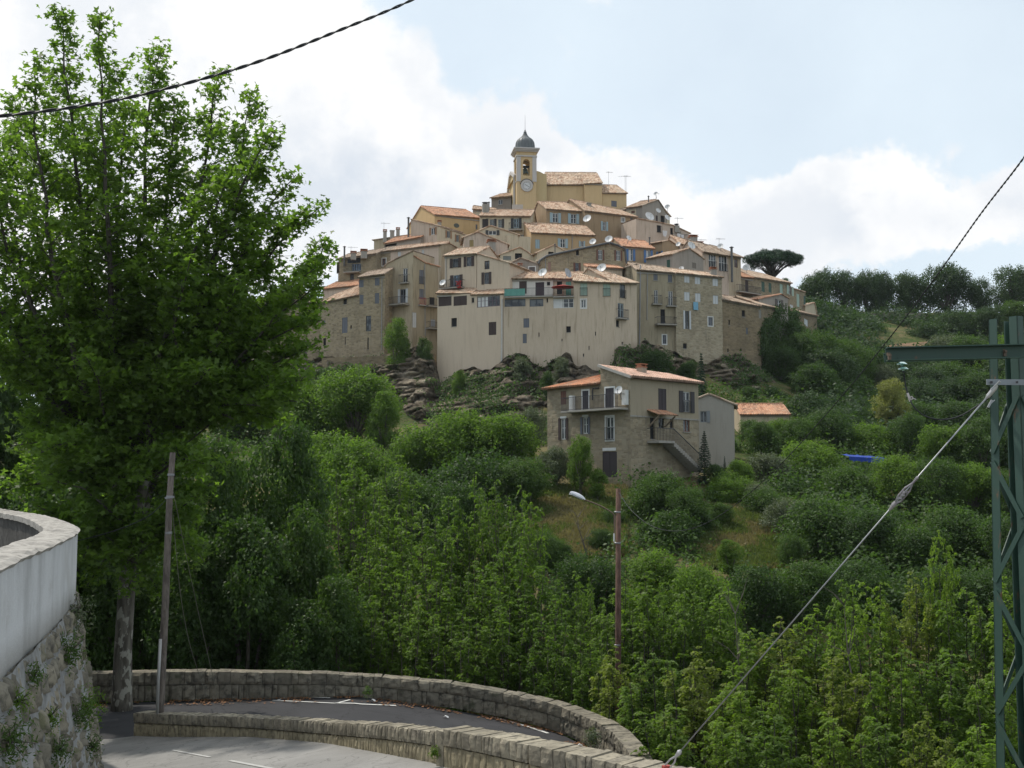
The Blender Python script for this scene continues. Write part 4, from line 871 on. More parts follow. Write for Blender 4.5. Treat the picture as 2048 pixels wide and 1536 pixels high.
block(h, (1330, 150), (1367, 153), [(1330, 485.5), (1338, 481), (1367, 498)], 'G', BROWNP, T1, dep=5, zb=22, lwins=[(1319.5, 514, 6.5, 22, 'o', BLUE, GREY)])
dish(h, 1357, 489, 149, .35)
h = house('village_house', 'house with bright blue shutters under a smooth orange roof', 1280, 510, 145)
block(h, (1249, 145), (1313, 146), [(1249, 493), (1313, 498)], 'E', BROWNP, T2, dep=3.4, ridge=[(1238, 479), (1297, 485)], zb=20, wins=[(1261.4, 509.5, 9, 24, 'oq', BLUE, WHITE), (1296.5, 513, 9, 24, 'oq', BLUE, WHITE)])
dish(h, 1257, 477, 146, .4, .6); flue(h, 1299, 476, 147, 2.2)
h = house('village_house', 'rough stone house with a long pipe edged gable and red brown shutters', 1165, 520, 140)
f, _, _ = block(h, (1079, 138), (1250, 141), [(1079, 522), (1091, 514), (1218, 487.5), (1250, 500)], 'G', ST1, T3, dep=6, zb=20,
      wins=[(1154, 536, 7, 20, 'o', REDBR, GREY), (1200.5, 510, 9, 20, 'on', REDBR, WHITE), (1236.5, 511, 9, 20, 'on', REDBR, WHITE), (1155, 505.8, 6, 9.5, 'd'), (1099, 534, 6, 20, 'c', (.35, .22, .17))])
mb = MB(); pts = [f.W(*f.hit(u, v), .2) for u, v in ((1076, 528), (1079, 521), (1092, 512.5), (1150, 500), (1218, 486), (1234, 491), (1249, 498), (1251, 520), (1255, 536))]; mb.tube(pts, .14, 7); mb.build('gutter', simple((.09, .095, .1), .6), h)
pipe(h, f, 1091, 516, 1091, 546); dish(h, 1218, 479, 139, .5, -.4); dish(h, 1186, 484, 141, .45, -.4); dish(h, 1204, 537, 132, .6, -.5)
block(h, (1178, 134.5), (1248, 135.5), [(1178, 534), (1248, 538)], 'E', CREAM2, T2, dep=1.6, ridge=[(1180, 531), (1248, 535)], zb=21, shed=True, wins=[(1196, 542, 14, 12, 'd')])
# --- upper rows
h = house('village_house', 'brown rendered house with pale blue shutters directly below the church nave', 1180, 440, 161)
block(h, (1094, 159.5), (1172, 161), [(1094, 418), (1172, 423.5)], 'E', BROWNP, T1, dep=4.2, ridge=[(1073, 405), (1176, 407.5)], zb=26, oh=.35, wins=[(1110.6, 435.6, 11, 19, 'o', PALEBLUE), (1147, 437.5, 11, 19, 'o', PALEBLUE)])
block(h, (1172, 160), (1278, 164), [(1172, 421.5), (1225, 427), (1278, 435)], 'E', BROWNP, T1, dep=4.2, ridge=[(1184, 409.5), (1268, 428)], zb=25, oh=.35, wins=[(1208.7, 452.5, 7, 18, 'o', PALEBLUE), (1246, 439.6, 6, 8, 'gf', BROWN, WHITE), (1263, 440, 5, 9, 'c', GREY)])
dish(h, 1175, 438, 158, .62, -.5); chimney(h, 1178, 404, 163, .6, 1.0, 2)
h = house('village_house', 'ochre house with three pairs of pale blue shutters in the middle of the village', 1125, 480, 154)
f, _, _ = block(h, (1063, 153), (1192, 155), [(1063, 465), (1125, 466.5), (1192, 471)], 'E', OCHRE, T1, dep=4.2, ridge=[(1070, 448), (1165, 453.5)], zb=24, oh=.35, wins=[(1075, 488, 9, 18, 'c', PALEBLUE), (1125.5, 486.5, 10, 18, 'o', PALEBLUE), (1164, 488, 6, 11, 'o', PALEBLUE)])
pipe(h, f, 1145, 468, 1144, 498)
h = house('village_house', 'cream house with black shutters and a small black balcony, left below the bell tower', 1010, 455, 158)
f, _, _ = block(h, (958, 158), (1062, 157), [(958, 432), (1062, 433)], 'E', CREAM3, T1, dep=4, ridge=[(966, 421.5), (1064, 421.5)], zb=25, oh=.35, wins=[(968.6, 447.5, 8, 19, 'cR', (.035, .03, .03)), (984, 447, 9, 17, 'R', (.035, .03, .03), (.3, .32, .3)), (1000, 447, 8, 17, 'R', (.035, .03, .03), (.3, .32, .3)), (1032.5, 446.5, 10.5, 19, 'o', (.035, .04, .045), (.3, .4, .45)), (1044.6, 475, 8, 11, 'gR', BROWN, (.35, .35, .33))])
px_balcony(h, f, 1019, 1045, 461, 1.0, 13); chimney(h, 971, 405, 160, .9, 1.6, 1); flue(h, 978, 405, 161, 2)
h = house('village_hall', 'long orange rendered building with an oval window at the left of the skyline', 905, 440, 165)
block(h, (866, 162.5), (960, 166), [(866, 429), (960, 436.5)], 'E', ORANGE, T2, dep=5, ridge=[(851, 414.5), (966, 424)], zb=24, oh=.3, wins=[(953, 454, 3.5, 10, 'c', GREY)], lwins=[])
fo = Face(P(866, 960, 162.5), P(960, 960, 166)); a, z = fo.hit(913, 451); mb = MB(); c = fo.W(a, z)
for i in range(24):
    t0, t1 = 2 * math.pi * i / 24, 2 * math.pi * (i + 1) / 24; mb.face([fo.W(a, z, .03), fo.W(a + .42 * math.cos(t0), z + .3 * math.sin(t0), .03), fo.W(a + .42 * math.cos(t1), z + .3 * math.sin(t1), .03)])
    mb.face([fo.W(a + .42 * math.cos(t0), z + .3 * math.sin(t0), .03), fo.W(a + .42 * math.cos(t1), z + .3 * math.sin(t1), .03), fo.W(a + .46 * math.cos(t1), z + .33 * math.sin(t1), .002), fo.W(a + .46 * math.cos(t0), z + .33 * math.sin(t0), .002)])
mb.build('oval_window', simple((.09, .1, .09), .4), h)
h = house('village_house', 'grey rendered house with brown shutters stepping down in front of the orange building', 870, 470, 156)
block(h, (818, 158), (877, 155), [(818, 440), (877, 453)], 'G', PINK, T1, dep=5, zb=22, wins=[(866, 462.5, 8, 14, 'on', TAN, WHITE)])
block(h, (877, 154.8), (934, 158), [(877, 453), (934, 472)], 'G', CREAM3, T3, dep=5, zb=22, wins=[(897, 469, 7, 14, 'on', TAN, (.35, .35, .33)), (915, 477, 6, 14, 'on', TAN, (.35, .35, .33))])
flue(h, 817, 436, 158, 3.2, .14); chimney(h, 879, 441, 158, .5, .9, 0)
h = house('village_house', 'low house with three chimneys at the left end of the skyline', 780, 480, 163)
block(h, (743, 165), (820, 163), [(743, 481), (820, 470)], 'G', BEIGE, T3, dep=6, zb=20)
chimney(h, 770, 459.5, 164, .5, 1.6, 0); chimney(h, 784.5, 459, 164, .6, 1.6, 2); chimney(h, 796, 455.5, 164, .5, 1.6, 0); antenna(h, 768, 445, 165)
h = house('village_house', 'small house with a dark open loggia under an orange roof strip at the left', 800, 485, 157)
block(h, (766, 158), (838, 156), [(766, 488), (838, 475)], 'E', GREYP, T2, dep=2.6, ridge=[(785, 478), (838, 469.5)], zb=20, wins=[(781, 494, 24, 14, 'd')])
h = house('village_house', 'long grey house under a slanting tile roof on the left side of the village', 830, 510, 151)
block(h, (777, 152), (880, 150), [(777, 502), (880, 490)], 'E', PINK, T1, dep=3, ridge=[(800, 494), (900, 484)], zb=19, wins=[(798.7, 508, 6, 9, 'c', WHITE), (846, 506, 4, 13, 'c', WHITE)])
block(h, (880, 149.8), (922, 153), [(880, 489), (898, 487), (922, 502)], 'G', BEIGE, T1, dep=4, zb=19)
block(h, (748, 152.8), (777, 152), [(748, 506), (777, 502)], 'E', ST1, T3, dep=3, ridge=[(748, 500), (800, 494)], zb=19, wins=[(768, 524, 7, 14, 'gf', BROWN, REDBR), (746 + 6, 527, 3, 14, 'c', WHITE)])
h = house('village_house', 'beige stone house with a black timber balcony box near the left end', 712, 540, 151)
f, _, _ = block(h, (671, 152.5), (749, 151), [(671, 519), (749, 508)], 'E', ST4, T3, dep=3, ridge=[(680, 513), (749, 502)], zb=16, wins=[(708, 519.5, 26, 13, 'c', (.02, .025, .035)), (713, 534.5, 18, 14, 'g', BROWN, (.2, .28, .4), 4), (704, 553.5, 7, 12, 'c', (.05, .05, .06)), (676, 535, 5, 22, 'd')])
px_balcony(h, f, 692, 722, 545, .9, 14); chimney(h, 707, 503, 151, .7, .9, 0); chimney(h, 728, 499, 151, .8, 1.0, 0); flue(h, 689, 494, 152, 2.6, .12); antenna(h, 702, 493, 153)
h = house('village_house', 'stained beige house with a pointed gable, tall white shutters and small iron balconies', 822, 580, 142)
f, _, _ = block(h, (767, 143), (823, 141), [(767, 532), (775, 527), (823, 503)], 'G', BEIGE, T3, dep=5, zb=12, wins=[(810.6, 551, 9, 29, 'gb', BROWN, WHITE), (806, 592, 11, 27, 'on', WHITE, GREY)])
px_balcony(h, f, 768, 819, 611, 1.3, 14, None, None)
f, _, _ = block(h, (823, 141), (874, 143), [(823, 512), (852, 527), (874, 533)], 'G', DIRTY, T2, dep=4, zb=12, wins=[(843, 554, 8.5, 28, 'cj', GREY), (843, 588, 8.5, 20, 'c', GREY), (823.5 + 5, 640, 8, 30, 'c', WHITE), (864, 602, 10, 15, 'd'), (866, 646, 9, 14, 'c', (.35, .38, .42))])
px_balcony(h, f, 836, 849, 610, .5, 13, simple((.35, .03, .04), .7)); px_balcony(h, f, 851, 873, 613, .8, 14); px_balcony(h, f, 852, 873, 657, .8, 12); pipe(h, f, 849.5, 528, 850.5, 672)
h = house('stone_tower_house', 'narrow rough stone tower house with slit openings at the left of the front row', 740, 620, 141)
f, _, _ = block(h, (714, 141), (766, 140), [(714, 555), (766, 548)], 'E', ST1, T3, dep=2.5, ridge=[(725, 548), (766, 541)], zb=13, oh=.45,
      wins=[(722.5, 567, 9, 15, 'c', GREY), (754.5, 563, 9, 16, 'c', GREY), (723, 599, 7.5, 19, 'c', GREY), (754, 596.6, 8, 21, 'c', GREY), (737, 647, 10, 31, 'g', BROWN, (.04, .05, .06)), (736, 687, 2.5, 24, 'd')])
pipe(h, f, 764, 556, 763, 700)
h = house('stone_house', 'low rough stone house with tall blocked openings left of the stone tower house', 690, 640, 143)
block(h, (636, 145), (714, 141.4), [(636, 607), (668, 601), (714, 590)], 'E', ST1, T1, dep=3, ridge=[(668, 592), (714, 575)], zb=13, wins=[(690, 602.5, 7, 12, 'd'), (689.6, 650.5, 10.5, 31, 'c', GREY), (690.5, 681.5, 2, 15, 'd'), (702, 654, 3, 7, 'd'), (649, 683.5, 5.5, 14, 'd'), (648, 645, 5, 8, 'c', GREY)])
h = house('village_house', 'low house with a long orange roof half hidden by the plane tree', 680, 575, 149)
block(h, (640, 150), (714, 148), [(640, 579), (714, 571)], 'E', PINK, T2, dep=3.4, ridge=[(668, 567), (712, 560.5)], zb=15)
h = house('stone_house', 'broad stone building seen only through the leaves of the plane tree', 520, 660, 150)
block(h, (425, 152), (560, 148), [(425, 640), (560, 598)], 'E', ST1, T3, dep=4, ridge=[(440, 628), (560, 588)], zb=12, wins=[(540, 640, 9, 22, 'c', GREY), (500, 660, 9, 20, 'd')])
block(h, (560, 148), (637, 146), [(560, 596), (637, 610)], 'E', ST4, T3, dep=4, ridge=[(560, 586), (637, 600)], zb=12, wins=[(600, 640, 8, 18, 'd')])
# --- inner cluster
h = house('village_house', 'cream gabled house with a wide dark shuttered window at the heart of the village', 985, 470, 151)
block(h, (955, 151), (1036, 151), [(955, 463), (981, 452), (1036, 470)], 'G', CREAM3, T1, dep=6, zb=22, wins=[(985, 465.5, 16, 9, 'on', (.05, .05, .05), WHITE)])
block(h, (1014, 150.6), (1062, 152), [(1014, 470), (1036, 472), (1062, 474)], 'F', CREAM3, T1, dep=4, zb=22, wins=[])
h = house('village_house', 'pale pinkish gabled house with one ochre shutter in front of the cream gabled house', 970, 490, 148)
block(h, (926, 148), (1015, 148.5), [(926, 475), (956, 465), (1015, 489)], 'G', PINK, T1, dep=5, zb=21, wins=[(943, 487, 8, 14, 'c', (.32, .24, .1))])
chimney(h, 982, 481, 146, .9, 1.3, 0)
h = house('village_house', 'low cream gabled house with a dark open terrace door above the grey gable', 1035, 510, 146)
block(h, (1000, 145.5), (1071, 146), [(1000, 510), (1040, 495.5), (1071, 515)], 'G', CREAM3, T1, dep=4, zb=20, wins=[(1037, 512.5, 14, 12, 'd'), (1014, 516, 16, 8, 'c', (.18, .2, .19))])
h = house('village_house', 'small blue grey gabled house with a white framed door behind the orange terrace roof', 1050, 530, 138)
block(h, (1022, 138.5), (1078, 138), [(1022, 526), (1042, 517), (1078, 529)], 'G', GREYP, T3, dep=4, zb=19, wins=[(1064, 541, 12, 14, 'cf', (.12, .1, .1))])
chimney(h, 1040, 527, 137.3, .5, .7, 0)
h = house('village_house', 'tiny whitish gabled house right of the blue shuttered ochre wall', 1100, 500, 145)
block(h, (1075, 144.5), (1131, 145.5), [(1075, 506), (1108, 491), (1131, 502)], 'G', CREAM3, T1, dep=4, zb=20, wins=[(1102, 507, 11, 7, 'd')])
flue(h, 1110, 489, 144.5, 2.6, .07)
h = house('village_house', 'grey gabled house with several satellite dishes on the right of the church', 1318, 420, 170)
block(h, (1290, 168), (1340, 172), [(1290, 413), (1316, 400.5), (1340, 429)], 'G', GREYP, T3, dep=6, zb=28, wins=[(1325.5, 439, 8.5, 15, 'd'), (1313.5, 437, 4, 12, 'c', BROWN)])
block(h, (1257, 170), (1290, 168.2), [(1257, 415), (1290, 412)], 'E', CREAM3, T1, dep=4, ridge=[(1257, 407), (1310, 401)], zb=28, wins=[(1266, 424, 7, 5, 'c', REDBR)])
dish(h, 1298, 434, 166, .75, .5); dish(h, 1316, 422, 166.5, .42, .5); dish(h, 1334, 436, 168, .5, .6); dish(h, 1335, 414, 170, .4, -.3); dish(h, 1312, 388, 171, .35, -.4); flue(h, 1297, 393, 170, 1.8); antenna(h, 1312, 386, 172, 1.6, .8)
h = house('village_house', 'long pinkish house with white laundry on its railings below the grey gable', 1330, 455, 160)
f, _, _ = block(h, (1277, 158), (1385, 162), [(1277, 438), (1310, 444), (1345, 451), (1385, 467)], 'G', PINK, T1, dep=4, zb=25, wins=[(1318, 457.5, 8, 14, 'dj'), (1343.5, 467, 6, 22, 'd'), (1360, 470, 4, 14, 'c', (.3, .28, .25))])
px_balcony(h, f, 1343, 1369, 482, .9, 12)
for (u0, v0, w_, hh, nm) in ((1322, 464, .8, .9, 'white cloth drying below the left window of the long pinkish house'), (1350, 470, .6, .8, 'white laundry on the balcony of the long pinkish house, left piece'), (1357, 472, .5, .7, 'greyish laundry on the balcony of the long pinkish house, right piece')):
    a, z = f.hit(u0, v0); mb = MB(); ps = [(a - w_ / 2, z), (a + w_ / 2, z), (a + w_ * .4, z - hh * .6), (a + w_ * .1, z - hh), (a - w_ * .4, z - hh * .8)]
    mb.face([f.W(x, y, .98) for x, y in ps]); mb.face([f.W(x, y, 1.0) for x, y in ps[::-1]]); o = mb.build('laundry', simple((.6, .6, .62), .9), None, loc=f.W(a, z)); tag(o, nm, 'laundry')
chimney(h, 1353, 448, 161, .7, 1.0, 1); antenna(h, 1355, 435, 161)
h = house('village_house', 'low house with two stub chimneys between the long pinkish house and the glass doors', 1390, 490, 153)
block(h, (1366, 152.5), (1412, 153.5), [(1366, 488), (1412, 500)], 'E', PINK, T1, dep=3, ridge=[(1360, 478), (1400, 490)], zb=22); chimney(h, 1386, 471, 155, 1.0, 1.6, 0); chimney(h, 1398, 484, 154, .9, 1.0, 0); antenna(h, 1402, 478, 154)
h = house('village_house', 'small grey house under a hipped roof just left of the bell tower', 1000, 405, 175)
block(h, (982, 176), (1022, 174.5), [(982, 396), (1022, 392)], 'E', GREYB, T1, dep=2.6, ridge=[(1005, 389.5), (1022, 387)], zb=30, oh=.5, wins=[(1001, 404, 8.5, 10, 'gs', BROWN, (.4, .42, .45))])
h = house('village_house', 'strip of tiled roof showing behind the chimney of the black shuttered house', 965, 415, 170)
block(h, (944, 168), (990, 168), [(944, 419), (990, 421)], 'E', CREAM3, T1, dep=3, ridge=[(950, 413.5), (985, 418)], zb=28)
# white screen wall in front of church
mb = MB(); fs = Face(P(1023, 960, 164), P(1047, 960, 164)); 
for (x0, x1, y0, y1) in ((1024, 1046, 432, 409),): a0, z0 = fs.hit(x0, y0); a1, z1 = fs.hit(x1, y1); fs.box(mb, a0, a1, z0 - 3, z1, -3, 0)
o = mb.build('rooftop_shelter', plaster((.5, .46, .42)), None, loc=fs.W(0, 27)); tag(o, 'pale box shaped rooftop shelter at the foot of the bell tower', 'shelter')

# ================================================================== church
c = house('church', 'yellow ochre church with a domed bell tower and clock on top of the village', 1120, 400, 172, 'church', None); del_ = c.pop('group', None) if 'group' in c else None
nv, _, _ = block(c, (1094, 172), (1172, 172), [(1094, 369), (1172, 369)], 'E', CHURCH, T5, dep=5, ridge=[(1093, 346.5), (1203, 347.5)], zb=30, oh=.35)
block(c, (1172, 171.2), (1208, 171.4), [(1172, 367.5), (1208, 366)], 'E', CHURCH, T5, dep=5.6, ridge=[(1172, 347), (1203, 347.5)], zb=30, oh=.3)
block(c, (1208.5, 172.2), (1258, 174), [(1208.5, 386), (1258, 387)], 'E', CHURCH, T5, dep=3, ridge=[(1208, 371.5), (1251, 373)], zb=30, oh=.3, wins=[(1228, 407.6, 11, 12, 'c', GREY)])
antenna(c, 1217, 343, 172, 3, 1.0); antenna(c, 1252, 351, 174, 2.6, 1.2); antenna(c, 1250, 351, 175, 2.6, 1.6, 2.8)
# tower: slightly turned so its lit side shows
TD_ = 169.5; pA, pB = P(1034, 960, TD_ - .15), P(1073.5, 960, TD_ + .25); tf = Face(pA, pB); TW = tf.L; TDp = 3.0
def zat(v): return P(1053, v, TD_).z
def prism(mb, fc, a0, a1, d0, d1, z0, z1):
    mb.hexa([fc.W(a0, z0, -d0), fc.W(a1, z0, -d0), fc.W(a1, z0, -d1), fc.W(a0, z0, -d1), fc.W(a0, z1, -d0), fc.W(a1, z1, -d0), fc.W(a1, z1, -d1), fc.W(a0, z1, -d1)])
tw = MB(); prism(tw, tf, 0, TW, 0, TDp, 28, zat(357))
# belfry stage with four arched openings: corner piers + arch spandrels
zo0, zo1, zsp, ztop = zat(351), zat(318), zat(325), zat(309); ow = TW * .36; x0, x1 = (TW - ow) / 2, (TW + ow) / 2
prism(tw, tf, 0, TW, 0, TDp, zat(357) + .004, zo0)
for (a0, a1) in ((0, x0), (x1, TW)):
    for (d0, d1) in ((0, TDp * .3), (TDp * .7, TDp)): prism(tw, tf, a0, a1, d0, d1, zo0 + .002, ztop)
for fcx, dep0, Lw in ((tf, 0, TW), (Face(tf.W(TW, 0), tf.W(TW, 0, -TDp)), 0, TDp), (Face(tf.W(TW, 0, -TDp), tf.W(0, 0, -TDp)), 0, TW), (Face(tf.W(0, 0, -TDp), tf.W(0, 0)), 0, TDp)):
    cx, r_ = Lw / 2, Lw * .18; ya = zsp; n_ = 10; ww = .55
    xs = [cx - Lw * .5 * .36 * 1.0 * math.cos(math.pi * i / n_) for i in range(n_ + 1)]; hh = [ya + (zo1 - ya) * math.sin(math.pi * i / n_) for i in range(n_ + 1)]
    for i in range(n_):
        q = [(xs[i], hh[i]), (xs[i + 1], hh[i + 1]), (xs[i + 1], ztop), (xs[i], ztop)]
        tw.face([fcx.W(a, z, -.01) for a, z in q]); tw.face([fcx.W(a, z, -ww) for a, z in q[::-1]]); tw.face([fcx.W(xs[i], hh[i], -.01), fcx.W(xs[i + 1], hh[i + 1], -.01), fcx.W(xs[i + 1], hh[i + 1], -ww), fcx.W(xs[i], hh[i], -ww)])
prism(tw, tf, 0, TW, 0, TDp, ztop, zat(299))
tower = tw.build('bell_tower', CHURCH, c)
STONEW = plaster((.52, .50, .49), amt=.15); mb = MB()
for (a0, a1) in ((-.05, x0 * .62), (TW - x0 * .62, TW + .05)): prism(mb, tf, a0, a1, -.08, .25, zat(363), zat(313.5)); prism(mb, tf, a0 - .06, a1 + .06, -.12, .3, zat(313.4), zat(311)); prism(mb, tf, a0, a1, TDp - .3, TDp + .08, zat(363), zat(311))
prism(mb, tf, -.08, .2, .2, 2.8, zat(363), zat(361)); mb.build('pilaster', STONEW, tower)
mb = MB(); e = 0
for (va, vb, ex) in ((313.4, 310.5, .14), (303.5, 301.5, .22), (301.3, 299.0, .36), (298.8, 296.2, .5)): prism(mb, tf, -ex, TW + ex, -ex, TDp + ex, zat(va), zat(vb))
mb.build('cornice', STONEW, tower)
ctr = tf.W(TW / 2, 0, -TDp / 2); rD = TW * .49
prof = [(rD, zat(296)), (rD * 1.0, zat(290)), (rD * .99, zat(285)), (rD * .95, zat(280)), (rD * .86, zat(276)), (rD * .68, zat(272.5)), (rD * .48, zat(270)), (rD * .33, zat(267)), (rD * .22, zat(264)), (rD * .14, zat(260.5)), (rD * .11, zat(257.5)), (.001, zat(257.2))]
m, q, b, o_ = mat_new('dome_slates'); pos = q.n('ShaderNodeNewGeometry').outputs['Position']; f_ = q.noise(q.mapv(pos, (4, 4, .5)), 1.5, 5, .6)
q.put(b.inputs['Base Color'], q.mix(f_, (.07, .078, .085), (.15, .165, .175))); b.inputs['Roughness'].default_value = .55; mb = MB(); mb.lathe(ctr, prof, 32); dome = mb.build('dome', m, tower, smooth=True)
mb = MB()
for i in range(16):
    t0 = 2 * math.pi * i / 16; mb.tube([ctr + Vector(((r0 + .02) * math.cos(t0), (r0 + .02) * math.sin(t0), z0)) for r0, z0 in prof[:-1]], .035, 4)
mb.build('dome_ribs', m, dome); mb = MB(); mb.lathe(ctr, [(.0, zat(257)), (.13, zat(256)), (.15, zat(255)), (.05, zat(253.5)), (.03, zat(250)), (.015, zat(224)), (0, zat(223.5))], 8); mb.build('finial', METAL, tower)
# bell and yoke
mb = MB(); bc = ctr + Vector((0, 0, 0)); zb_ = zat(343); mb.lathe(bc, [(.62, zb_), (.58, zb_ + .12), (.42, zb_ + .4), (.34, zb_ + .75), (.2, zb_ + .95), (0, zb_ + 1.0)], 18); mb.lathe(bc, [(.56, zb_ + .02), (.3, zb_ + .6), (0, zb_ + .8)], 18)
bell = mb.build('bell', simple((.09, .12, .11), .4, .6), tower, smooth=True); mb = MB(); mb.bar(tf.W(x0 - .1, zb_ + 1.15, -1.5), tf.W(x1 + .1, zb_ + 1.15, -1.5), .3, .34); mb.bar(tf.W(x0 - .1, zb_ - .5, -1.2), tf.W(x1 + .1, zb_ - .5, -1.2), .2, .25); mb.build('yoke', IRON, bell)
# clock
def disc(mb, fc, a, z, r, o, n=32, r2=0, o2=None):
    for i in range(n):
        t0, t1 = 2 * math.pi * i / n, 2 * math.pi * (i + 1) / n; f0 = lambda rr, t: fc.W(a + rr * math.cos(t), z + rr * math.sin(t), o)
        mb.face([f0(r2, t0), f0(r, t0), f0(r, t1), f0(r2, t1)] if r2 else [fc.W(a, z, o), f0(r, t0), f0(r, t1)])
        if o2 is not None: mb.face([f0(r, t0), f0(r, t1), fc.W(a + r * math.cos(t1), z + r * math.sin(t1), o2), fc.W(a + r * math.cos(t0), z + r * math.sin(t0), o2)])
a, z = tf.hit(1053.5, 371.5); mb = MB(); disc(mb, tf, a, z, .92, .16, 36, .58, 0); ck = mb.build('clock', STONEW, tower); mb = MB(); disc(mb, tf, a, z, .6, .12, 36); mb.build('clock_face', simple((.62, .63, .64), .5), ck)
mb = MB()
for i in range(12):
    t0 = math.pi * i / 6; mb.bar(tf.W(a + .44 * math.cos(t0), z + .44 * math.sin(t0), .135), tf.W(a + .54 * math.cos(t0), z + .54 * math.sin(t0), .135), .07, .01)
for t0, l, w in ((math.radians(-28), .48, .08), (math.radians(142), .38, .10)): mb.bar(tf.W(a - .06 * math.cos(t0), z - .06 * math.sin(t0), .15), tf.W(a + l * math.cos(t0), z + l * math.sin(t0), .15), w, .012)
disc(mb, tf, a, z, .57, .128, 32, .545); mb.build('clock_hands', IRON, ck)
mb = MB(); n_ = 14
pts = [tf.W(a + 1.02 * math.cos(math.pi * (1 - i / n_)), z + 1.02 * math.sin(math.pi * (1 - i / n_)), .12) for i in range(1, n_)]; mb.tube(pts, .07, 5); mb.build('hood_moulding', simple((.16, .15, .14), .7), ck)
# body behind the tower: curved shoulder down to the nave, and the lit facade slab at the left
fcb = Face(P(1030, 960, 170.4), P(1095, 960, 171.2))
mb = MB(); pr = [(fcb.hit(1031, 352)), fcb.hit(1073, 341.5), fcb.hit(1080, 343.5), fcb.hit(1087, 347.5), fcb.hit(1095, 348.5)]; pr[0] = (0, pr[0][1]); pr[-1] = (fcb.L, pr[-1][1]); wall_with_holes(mb, fcb, pr, 30, [])
fl2 = Face(P(1015.5, 960, 181), P(1031, 960, 170.4)); q_ = [fl2.hit(1016, 399), fl2.hit(1018, 375), fl2.hit(1021, 352), fl2.hit(1024, 346), fl2.hit(1031, 352)]; q_[0] = (0, q_[0][1]); q_[-1] = (fl2.L, q_[-1][1]); wall_with_holes(mb, fl2, q_, 30, [])
for (s0, z0), (s1, z1) in zip(pr, pr[1:]): mb.face([fcb.W(s0, z0), fcb.W(s1, z1), fcb.W(s1, z1, -8), fcb.W(s0, z0, -8)])
mb.build('facade', plaster((.56, .45, .26), amt=.15), c)
mb = MB()
for (s0, z0), (s1, z1) in zip(q_, q_[1:]): mb.bar(fl2.W(s0, z0, .1), fl2.W(s1, z1, .1), .35, .5)
mb.bar(fl2.W(0.2, 32, .06), fl2.W(.2, q_[0][1], .06), .5, .3); mb.bar(fl2.W(fl2.L - .3, 32, .06), fl2.W(fl2.L - .3, q_[-1][1], .06), .5, .3); mb.build('facade_moulding', STONEW, c)

# ================================================================== the lone house on the slope
h = house('farmhouse', 'large stone and plaster house with orange roof and outside stairs below the cliff', 1262, 900, 85, 'house', None)
if 'group' in h: del h['group']
K = P(1262, 960, 83); LE = P(1095, 960, 90); RE = P(1399, 960, 89)
ST5 = stone((.36, .30, .21), (.24, .20, .145), (.33, .285, .21), 1, .5, .24); PL5 = plaster((.35, .30, .225), amt=.35)
FLf, FRf = Face(LE, K), Face(K, RE); sR, _ = FLf.hit(1201, 760)
holesL = [(1127, 795.6, 11, 27, 'c', REDBR), (1171, 801, 12.5, 39, 'cf', (.04, .035, .045)), (1219.5, 796, 17, 40, 'cf', (.04, .035, .045)), (1127, 858, 11, 42, 'on', BROWN, WHITE), (1171, 851, 11, 33, 'on', GREY, WHITE), (1219.5, 856.5, 15.5, 46, 'gfj', BROWN, WHITE), (1219.6, 929, 29, 51, 'c', (.05, .04, .045))]
def hz(fc, u, v): return fc.hit(u, v)[1]
zE = (hz(FLf, 1096, 779) + hz(FLf, 1200, 768)) / 2; zA = hz(FLf, 1202, 734); zK = hz(FLf, 1262, 756); zR = hz(FRf, 1399, 769); LL = FLf.L; zb = -2.2
LL_l = sR
mb = MB(); hl = [window(h, FLf, w, True) for w in holesL]
wall_with_holes(mb, FLf, [(0, zE), (sR - .001, zE), (sR, zA), (LL, zK)], zb, hl)
bk = -FLf.n     # direction into the house from the left face
bkR = -FRf.n    # direction into the house from the right face
dR = (LL - sR)
back_l, back_m = FLf.W(0, 0, -6.5), FLf.W(sR, 0, -FRf.L)
f1 = Face(back_l, FLf.W(0, 0)); wall_with_holes(mb, f1, [(0, zE), (6.5, zE)], zb, [])
mb.build('wall', ST5, h)
mb = MB(); hr = [(1324.6, 799, 16.5, 43, 'c', (.045, .035, .04)), (1373, 804, 15.5, 41, 'oj', (.045, .04, .045), WHITE)]
zband = (hz(FRf, 1262, 829) + hz(FRf, 1399, 841)) / 2
wall_with_holes(mb, FRf, [(0, zK), (FRf.L, zR)], zband, [window(h, FRf, w, True) for w in hr])
ff = Face(RE, RE + bkR * dR); wall_with_holes(mb, ff, [(0, zR), (dR, zA - .1), ], zband, [])
fbk = Face(RE + bkR * dR, FLf.W(sR, 0)); wall_with_holes(mb, fbk, [(0, zA - .15), (fbk.L, zA)], zb, []); mb.build('upper_wall', PL5, h)
mb = MB(); hr2 = [(1305, 856.5, 10, 43, 'd'), (1322.6, 845.5, 11, 22, 'g', BROWN, (.08, .08, .08)), (1343.5, 846, 7, 20, 'd'), (1373, 851.5, 13, 24, 'gs', BROWN, REDBR)]
FR2 = Face(K, RE)
wall_with_holes(mb, FR2, [(0, zband - .002), (FR2.L, zband - .002)], zb, [window(h, FR2, w, True) for w in hr2]); wall_with_holes(mb, ff, [(0, zband - .002), (dR, zband - .002)], zb, []); mb.build('lower_wall', ST5, h)
for w in holesL: window(h, FLf, w)
for w in hr + hr2: window(h, FRf, w)
mb = MB(); FRf.box(mb, -.02, FRf.L + .02, zband - .09, zband + .03, -.02, .05); mb.build('string_course', CONC, h)
